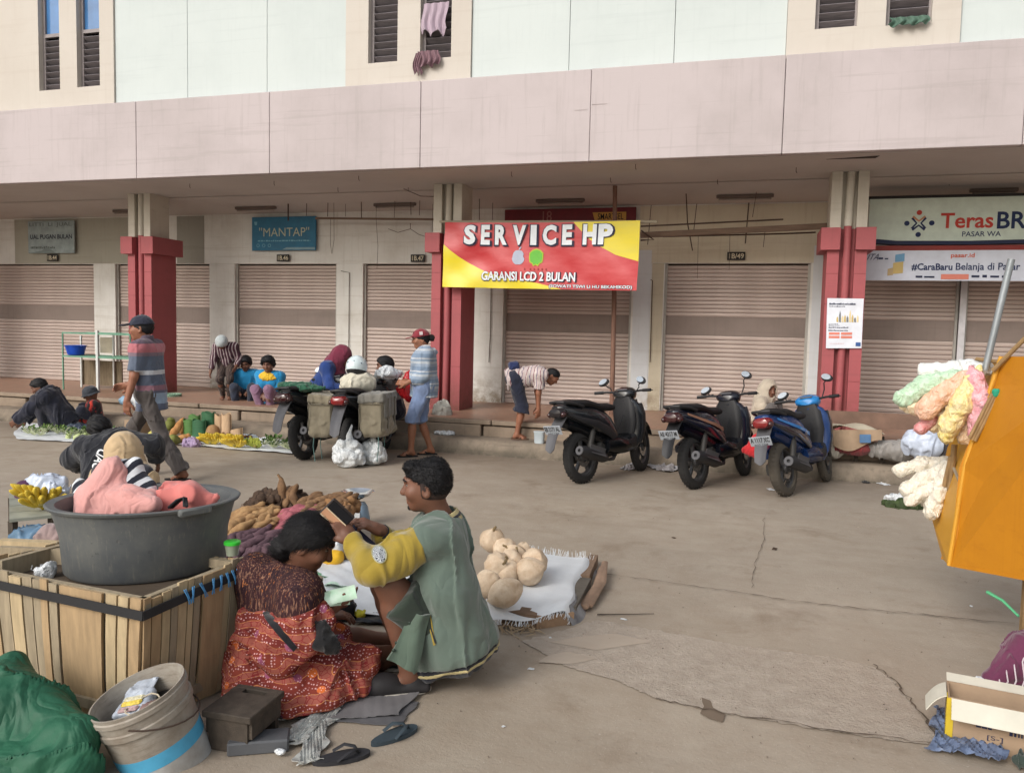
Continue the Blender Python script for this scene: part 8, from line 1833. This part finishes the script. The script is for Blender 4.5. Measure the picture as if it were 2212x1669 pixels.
BME,BMEG=banana_mesh(),banana_mesh(.11,.015);BME.materials.append(M_BAN);BMEG.materials.append(M_BANG)
def bananas(p,n,label,spread=1.6,yaw=0,me=None,rows=2,tilt=50,s=1.0,group=None):
 t=thing('banana_bunch',label,'banana bunch',p,yaw,group);r=random.Random(int(p[0]*100));me=me or BME;per=max(1,n//rows)
 for k in range(n):
  rw=k//per;a=-spread/2+spread*((k%per)+.3*rw)/max(1,per-1);e=R(16+26*rw)+r.uniform(-.1,.1)
  d=V(math.sin(a)*math.cos(e),-.35*math.cos(a)*math.cos(e),math.sin(e)+.25*math.cos(a));sd=V(math.cos(a),.3,0)
  o=link('banana',me,parent=t,loc=(.05*math.sin(a),.02-.02*rw,.02+.02*rw),scale=s*r.uniform(.95,1.15));d.normalize();u_=(V(0,-1,.4)-d*V(0,-1,.4).dot(d)).normalized();o.rotation_euler=Matrix((d,u_.cross(d),u_)).transposed().to_euler()
 b=MB();b.ell((0,0,.03),(.03,.03,.022),8,6);b.build('stem',mat('banana_stem',srgb(140,130,70),.8),t,smooth='all')
ground_sheet('produce_sheet','white sheet under the bananas and leafy greens along the kerb',[(392,962),(648,984),(640,950),(400,938)],M_WSHEET,.012,21,.012)
ground_sheet('produce_sheet','white sheet under the vegetables at the far left',[(30,950),(262,962),(250,926),(40,915)],M_WSHEET,.012,22,.012)
def gv(px,py,z=.025):p=G(px,py);return(p.x,p.y,z)
bananas(gv(455,964),20,'ripe yellow banana bunch left of the fan shaped bunch',2.6,.1,s=1.15);bananas(gv(508,970),22,'fan shaped yellow banana bunch in the middle of the kerb produce',2.8,0,tilt=58,s=1.35)
bananas(gv(480,962),10,'small darker yellow banana bunch between the two large ones',1.4,-.2,tilt=60);bananas(gv(552,972),16,'bunch of small pale green bananas right of the yellow fan',2.0,0,BMEG,3,62);bananas(gv(540,968),10,'second small pale green banana bunch behind the first',1.6,.3,BMEG,2,66)
M_LEAFD=m_tuber('leafy_green',srgb(92,122,52),srgb(50,80,34),.7,.4);M_LEAFL=m_tuber('pale_leafy_green',srgb(140,160,86),srgb(90,120,60),.7,.3)
def greens(p,label,n=46,s=.12,m=None,white=False,group=None):
 r=random.Random(int(p[0]*1000));t=thing('leafy_bundle',label,'leafy vegetable',p,0,group);b=MB();st_=MB()
 for k in range(n):
  a=r.uniform(0,6.28);q=V(math.cos(a),math.sin(a),0);d=V(q.x*r.uniform(.2,1),q.y*r.uniform(.2,1),r.uniform(.35,1.1))*s;st_.tube([V(0,0,.01),d*.6,d],.003,4,cap=False)
  w_=s*r.uniform(.18,.32);sd=V(-q.y,q.x,r.uniform(-.4,.4)).normalized();up=(d.normalized()+V(0,0,r.uniform(-.6,.3))).normalized()
  b.add([d,d+up*w_*.6+sd*w_*.55,d+up*w_*1.5,d+up*w_*.6-sd*w_*.55],[(0,1,2,3)])
 b.build('leaves',m or M_LEAFD,t,fix=False);st_.build('stems',mat('pale_stems',srgb(206,212,176),.7),t)
greens(gv(590,972),'dark leafy green bundle right of the small bananas',60,.13);greens(gv(622,975),'second dark leafy green bundle next to the motorbike wheel',60,.12);greens(gv(572,966),'low green leaf bundle between the bananas and the dark greens',30,.08)
r=random.Random(12)
for k in range(15):
 px=62+k*12.6;py=946+5*k/15+r.uniform(-12,4);p_='leftmost of the row' if k==0 else 'in the row at far left'
 greens(gv(px,py),'small bunch of green stalks with white roots laid on the sheet at far left',26,.10,[M_LEAFD,M_LEAFL][k%2],group='bunched greens on the far left sheet')
M_PALEV=m_tuber('pale_cabbage',srgb(206,212,170),srgb(170,186,120),.6,.3)
for k,(px,py)in enumerate(((166,952),(182,950),(196,954),(150,950),(210,952))):
 p=gv(px,py);me=blobmesh('pale_gourd',.13,.035,.01,.6,k);me.materials.append(M_PALEV);tag(link('pale_gourd',me,loc=(p[0],p[1],.05),rot=(0,R(-50),R(40+25*k))),'pale green gourd in the front row at far left','gourd','pale gourds on the far left sheet')
M_COCO=m_tuber('pale_brown_coconut',srgb(186,150,108),srgb(154,118,82),.85,.4)
for k,(px,py,s,lb)in enumerate(((437,946,1.0,'left one of three pale brown coconuts behind the bananas'),(454,948,1.1,'front pale brown coconut behind the bananas'),(458,936,.95,'rear pale brown coconut behind the front one'))):
 p=G(px,py);b=MB();b.ell((0,0,0),(.085*s,.085*s,.09*s),18,12);tag(b.build('coconut',M_COCO,smooth='all',loc=(p.x,p.y+.05,.085*s)),lb,'coconut')
M_HUSK=m_tuber('orange_husk',srgb(204,156,100),srgb(164,112,68),.85,.4);M_HUSKG=m_tuber('green_husk',srgb(150,150,84),srgb(110,118,60),.8,.3)
for k,(px,py,L,rr,m_,ry_,rz_,lb)in enumerate(((366,936,.20,.075,M_HUSKG,-80,20,'upright greenish husk at the left of the husk pile'),(382,944,.26,.055,M_HUSK,-55,60,'slanting split orange husk in the husk pile'),(394,938,.24,.06,M_HUSK,-75,110,'tall split orange husk at the right of the pile'),(378,962,.18,.065,M_HUSKG,10,80,'round green ended husk lying at the front of the pile'),(364,960,.24,.05,M_HUSK,15,160,'flat orange husk lying at the front left'),(398,958,.18,.06,M_HUSK,-20,40,'brownish husk lying at the front right'))):
 p=G(px,py);me=blobmesh('fruit_husk',L,rr,.02,.45,k+50,.08);me.materials.append(m_);tag(link('fruit_husk',me,loc=(p.x,p.y,rr+(.06 if ry_<-40 else .01)),rot=(0,R(ry_),R(rz_))),lb,'husk')
M_BLEAF=mat('banana_leaf',srgb(84,124,66),.55,var=.25,stretch=(2,2,30),scale=3);M_BLEAFD=mat('dark_banana_leaf',srgb(52,98,66),.55,var=.25,stretch=(2,2,30),scale=3);M_SHEATH=mat('dry_palm_sheath',srgb(190,160,128),.85,var=.2,stretch=(20,20,2))
for k,(x0,x1,y0,y1,Y,m_,lb)in enumerate(((396,420,905,935,9.22,M_BLEAF,'short rolled green leaf bundle at the left'),(408,432,896,928,9.32,M_BLEAF,'pale green rolled leaf bundle behind the short one'),(416,444,906,948,9.12,M_BLEAFD,'dark green folded leaf bundle in front'),(436,464,890,940,9.25,M_BLEAFD,'tallest upright green leaf bundle'),(462,480,895,938,9.28,M_SHEATH,'dry tan palm sheath right of the tallest leaf bundle'),(478,500,893,936,9.24,M_SHEATH,'second dry tan palm sheath with torn top'),(498,524,922,962,9.0,M_SHEATH,'pointed tan sheath standing behind the banana fan'))):
 a,c=P(x0,y1,Y),P(x1,y1,Y);zt=P(x0,y0,Y).z;w_=(c.x-a.x)/2;zb=0.0;r=random.Random(k);b=MB()
 def fn(u,v,w_=w_,zt=zt,r0=r.uniform(0,6),pk=(k==6)):
  ang=u*2*PI*1.12;rr=w_*(1-.16*u)*(1+.06*math.sin(ang*2+r0));top=zt*(1+.05*math.sin(ang*3+r0))if not pk else zt*(.72+.28*abs(math.cos(ang/2)))
  return V(rr*math.cos(ang),rr*.55*math.sin(ang),max(.004,top*v))
 b.sheet(fn,26,5,.004);tag(b.build('leaf_bundle',m_,smooth=True,loc=((a.x+c.x)/2,Y,0)),lb,'leaf bundle')
lump('shallot_bag','lilac net bag of shallots at the edge of the produce sheet','bag',G(411,964)+V(0,.03,.05),[((0,0,0),(.10,.08,.06)),((.05,-.02,-.02),(.09,.07,.04)),((-.05,-.02,-.02),(.08,.07,.04))],mat('lilac_net',srgb(160,140,172),.7,var=.3,scale=40),.014,34)
lump('brown_roots','pile of brown dusty roots behind the yellow bananas','roots',G(498,952)+V(0,.05,.04),[((-.12,0,0),(.10,.07,.05)),((.05,0,.0),(.12,.07,.05)),((.2,.02,0),(.1,.06,.04))],MT['brown'],.014,22)
ground_sheet('paper_box_lid','pale blue grey tray propped behind the pointed sheath',[(520,955),(552,957),(560,934),(530,932)],mat('pale_blue_tray',srgb(170,184,194),.6),.05,25,.01,cat='tray')
lump('white_film','crumpled pale film on the produce sheet behind the greens','plastic film',G(562,958)+V(0,.05,.03),[((0,0,0),(.16,.08,.03)),((.12,.02,.01),(.1,.06,.04))],M_PLW,.016,24)
b=MB();a,c=G(505,958),P(545,936,9.2);b.tube([V(0,0,.02),c-a],.006,6);tag(b.build('knife',mat('dark_blade',srgb(48,48,52),.4,metal=.4),loc=a),'long dark knife leaning over the produce sheet','knife')
cardbox('cardboard_box','brown cardboard box behind the walking man\'s legs',268,872,302,896,9.05,.3,.2,M_CARD,z=.0,cat='box')
lump('blue_bundle','pale blue plastic bundle on top of the cardboard box','bundle',P(278,866,9.2),[((0,0,0),(.12,.1,.07)),((.02,0,.05),(.06,.06,.07))],mat('pale_blue_film',srgb(134,166,190),.5),.014,14)
lump('white_plastic_bag','white plastic bag in front of the cardboard box','plastic bag',P(300,868,9.1),[((0,0,0),(.08,.07,.09)),((-.03,0,.07),(.05,.05,.06))],M_PLW,.016,18)
lump('purple_plastic_bag','lilac purple plastic bag below the cardboard box','plastic bag',G(274,918)+V(0,0,.09),[((0,0,0),(.10,.08,.10))],mat('lilac_film',srgb(166,120,176),.45),.016,16)
lump('patterned_bag','white bag with dark print standing between the crouching man and the child','bag',G(177,922)+V(0,.02,.14),[((0,0,0),(.13,.10,.15)),((.02,0,.12),(.09,.07,.08))],mat('white_dark_print',srgb(190,188,184),.6,c2=srgb(92,84,84),scale=22),.012,14)
lump('blue_black_bag','crumpled blue black plastic bag at the crouching man\'s feet','plastic bag',G(165,938)+V(0,0,.07),[((0,0,0),(.14,.09,.08)),((.14,.02,-.01),(.11,.09,.07))],mat('blue_black_film',srgb(56,66,82),.4),.018,18)
lump('dark_backpack','dark backpack with small pale badge beside the seated child','backpack',G(222,950)+V(0,0,.16),[((0,0,0),(.12,.10,.15)),((0,-.04,-.05),(.10,.08,.08))],cloth('dark_backpack_nylon',srgb(42,40,44)),.010,12)
lump('yellow_melon','pale yellow melon between the walking man\'s legs','melon',G(334,958)+V(0,0,.09),[((0,0,0),(.09,.085,.09))],m_tuber('yellow_melon_skin',srgb(206,196,110),srgb(176,170,90),.6,.2),.003,20)
lump('water_bottle_bag','clear bag of bottles beside the child in bright blue','bag',G(500,890,ZK)+V(0,0,.11),[((0,0,0),(.08,.07,.12))],mat('grey_blue_film',srgb(120,134,146),.4),.014,18)
lump('white_sack_upright','dirty white sack slumped at the foot of the middle red column','sack',G(955,928,ZK)+V(0,0,.20),[((0,0,0),(.13,.11,.22)),((.03,0,-.12),(.12,.11,.09))],cloth('dirty_white_sack',srgb(170,168,160),var=.35),.018,12)
lump('plastic_scrap','flattened white plastic by the slumped sack on the kerb','plastic scrap',G(965,938,ZK)+V(0,-.05,.02),[((0,0,0),(.14,.06,.03))],M_PLW,.014,22)
t=thing('low_table','low weathered plank table carrying bananas at the left edge','table',G(60,1130,.0));o_=t.location.copy();zt=.30
A=[G(20,1122,zt),G(118,1112,zt),G(128,1062,zt),G(20,1066,zt)]
for k in range(4):
 a0,a1=A[0].lerp(A[3],k/4+.01),A[1].lerp(A[2],k/4+.01);b0_,b1_=A[0].lerp(A[3],k/4+.24),A[1].lerp(A[2],k/4+.24);b=MB();b.add([p-o_ for p in(a0,a1,b1_,b0_)]+[p-o_-V(0,0,.02)for p in(a0,a1,b1_,b0_)],[(0,1,2,3),(7,6,5,4),(0,4,5,1),(1,5,6,2),(2,6,7,3),(3,7,4,0)]);b.build('plank',mat('grey_green_plank',srgb(150,152,140),.85,var=.25),t)
for p in A:b=MB();q_=p+((A[0]+A[2])/2-p)*.12-o_;b.bar(V(q_.x,q_.y,0),V(q_.x,q_.y,zt-.021),.04,.04);b.build('leg',M_DW,t)
for k,(px,py,lb)in enumerate(((70,1096,'large yellow banana bunch on the low table at the left edge'),(92,1104,'second yellow banana bunch on the low table near the basin'))):
 p=G(px,py,zt);bananas((p.x,p.y,zt+.02),10,lb,1.8,.8*k,BME,2,25,1.15)
p=G(85,1072,zt);lump('white_plastic_bag','clear white plastic bag on the low table at the left edge','plastic bag',(p.x,p.y+.05,zt+.07),[((0,0,0),(.14,.10,.08)),((.1,0,-.01),(.10,.08,.06))],mat('bluish_film',srgb(196,206,224),.3),.020,18)
p=G(58,1070,zt);lump('purple_fruit','dark purple fruit on the low table at the left edge','fruit',(p.x,p.y-.02,zt+.06),[((0,0,0),(.06,.06,.06)),((.02,-.03,-.04),(.05,.05,.05))],m_tuber('purple_fruit_skin',srgb(104,62,96),srgb(74,44,70),.5,.2),.003,20)
p=G(70,1165,.2);lump('blue_plastic_bag','dark blue and pale plastic bags below the low table at the left edge','plastic bag',(p.x,p.y,.20),[((0,0,0),(.12,.10,.09)),((.14,.02,.0),(.10,.09,.08))],mat('steel_blue_film',srgb(92,122,148),.4,var=.3),.016,14)
p=G(112,1165,.22);lump('pink_grey_sack','pinkish grey sack beside the basin at the left edge','sack',(p.x,p.y,.2),[((0,0,0),(.10,.09,.13))],cloth('pink_grey_sack',srgb(150,130,128)),.012,12)
t=thing('board_frame','rough pale timber frame of boards behind the crate at the left edge','frame',G(60,1250));o_=t.location.copy();zb=.50
for k,(x0,y0,x1,y1,w_,h_,m_)in enumerate(((0,1172,140,1178,.05,.035,WOODS[0]),(0,1235,140,1196,.03,.10,WOODS[2]),(0,1200,140,1206,.03,.09,WOODS[2]))):
 a,c=G(x0,y0,zb)-o_,G(x1,y1,zb)-o_;b=MB();b.bar(a,c,w_,h_,up=(0,0,1));b.build('board',m_,t)
for px in(10,125):p=G(px,1200,zb)-o_;b=MB();b.bar(V(p.x,p.y,0),V(p.x,p.y,zb-.05),.04,.04);b.build('leg',WOODS[2],t)
p=G(92,1232,.50);lump('white_paper','crumpled white paper lying in the crate left of the basin','paper',(p.x,p.y,.51),[((0,0,-.008),(.04,.028,.016)),((.03,0,.0),(.02,.022,.02))],M_PLW,.010,26,.006)
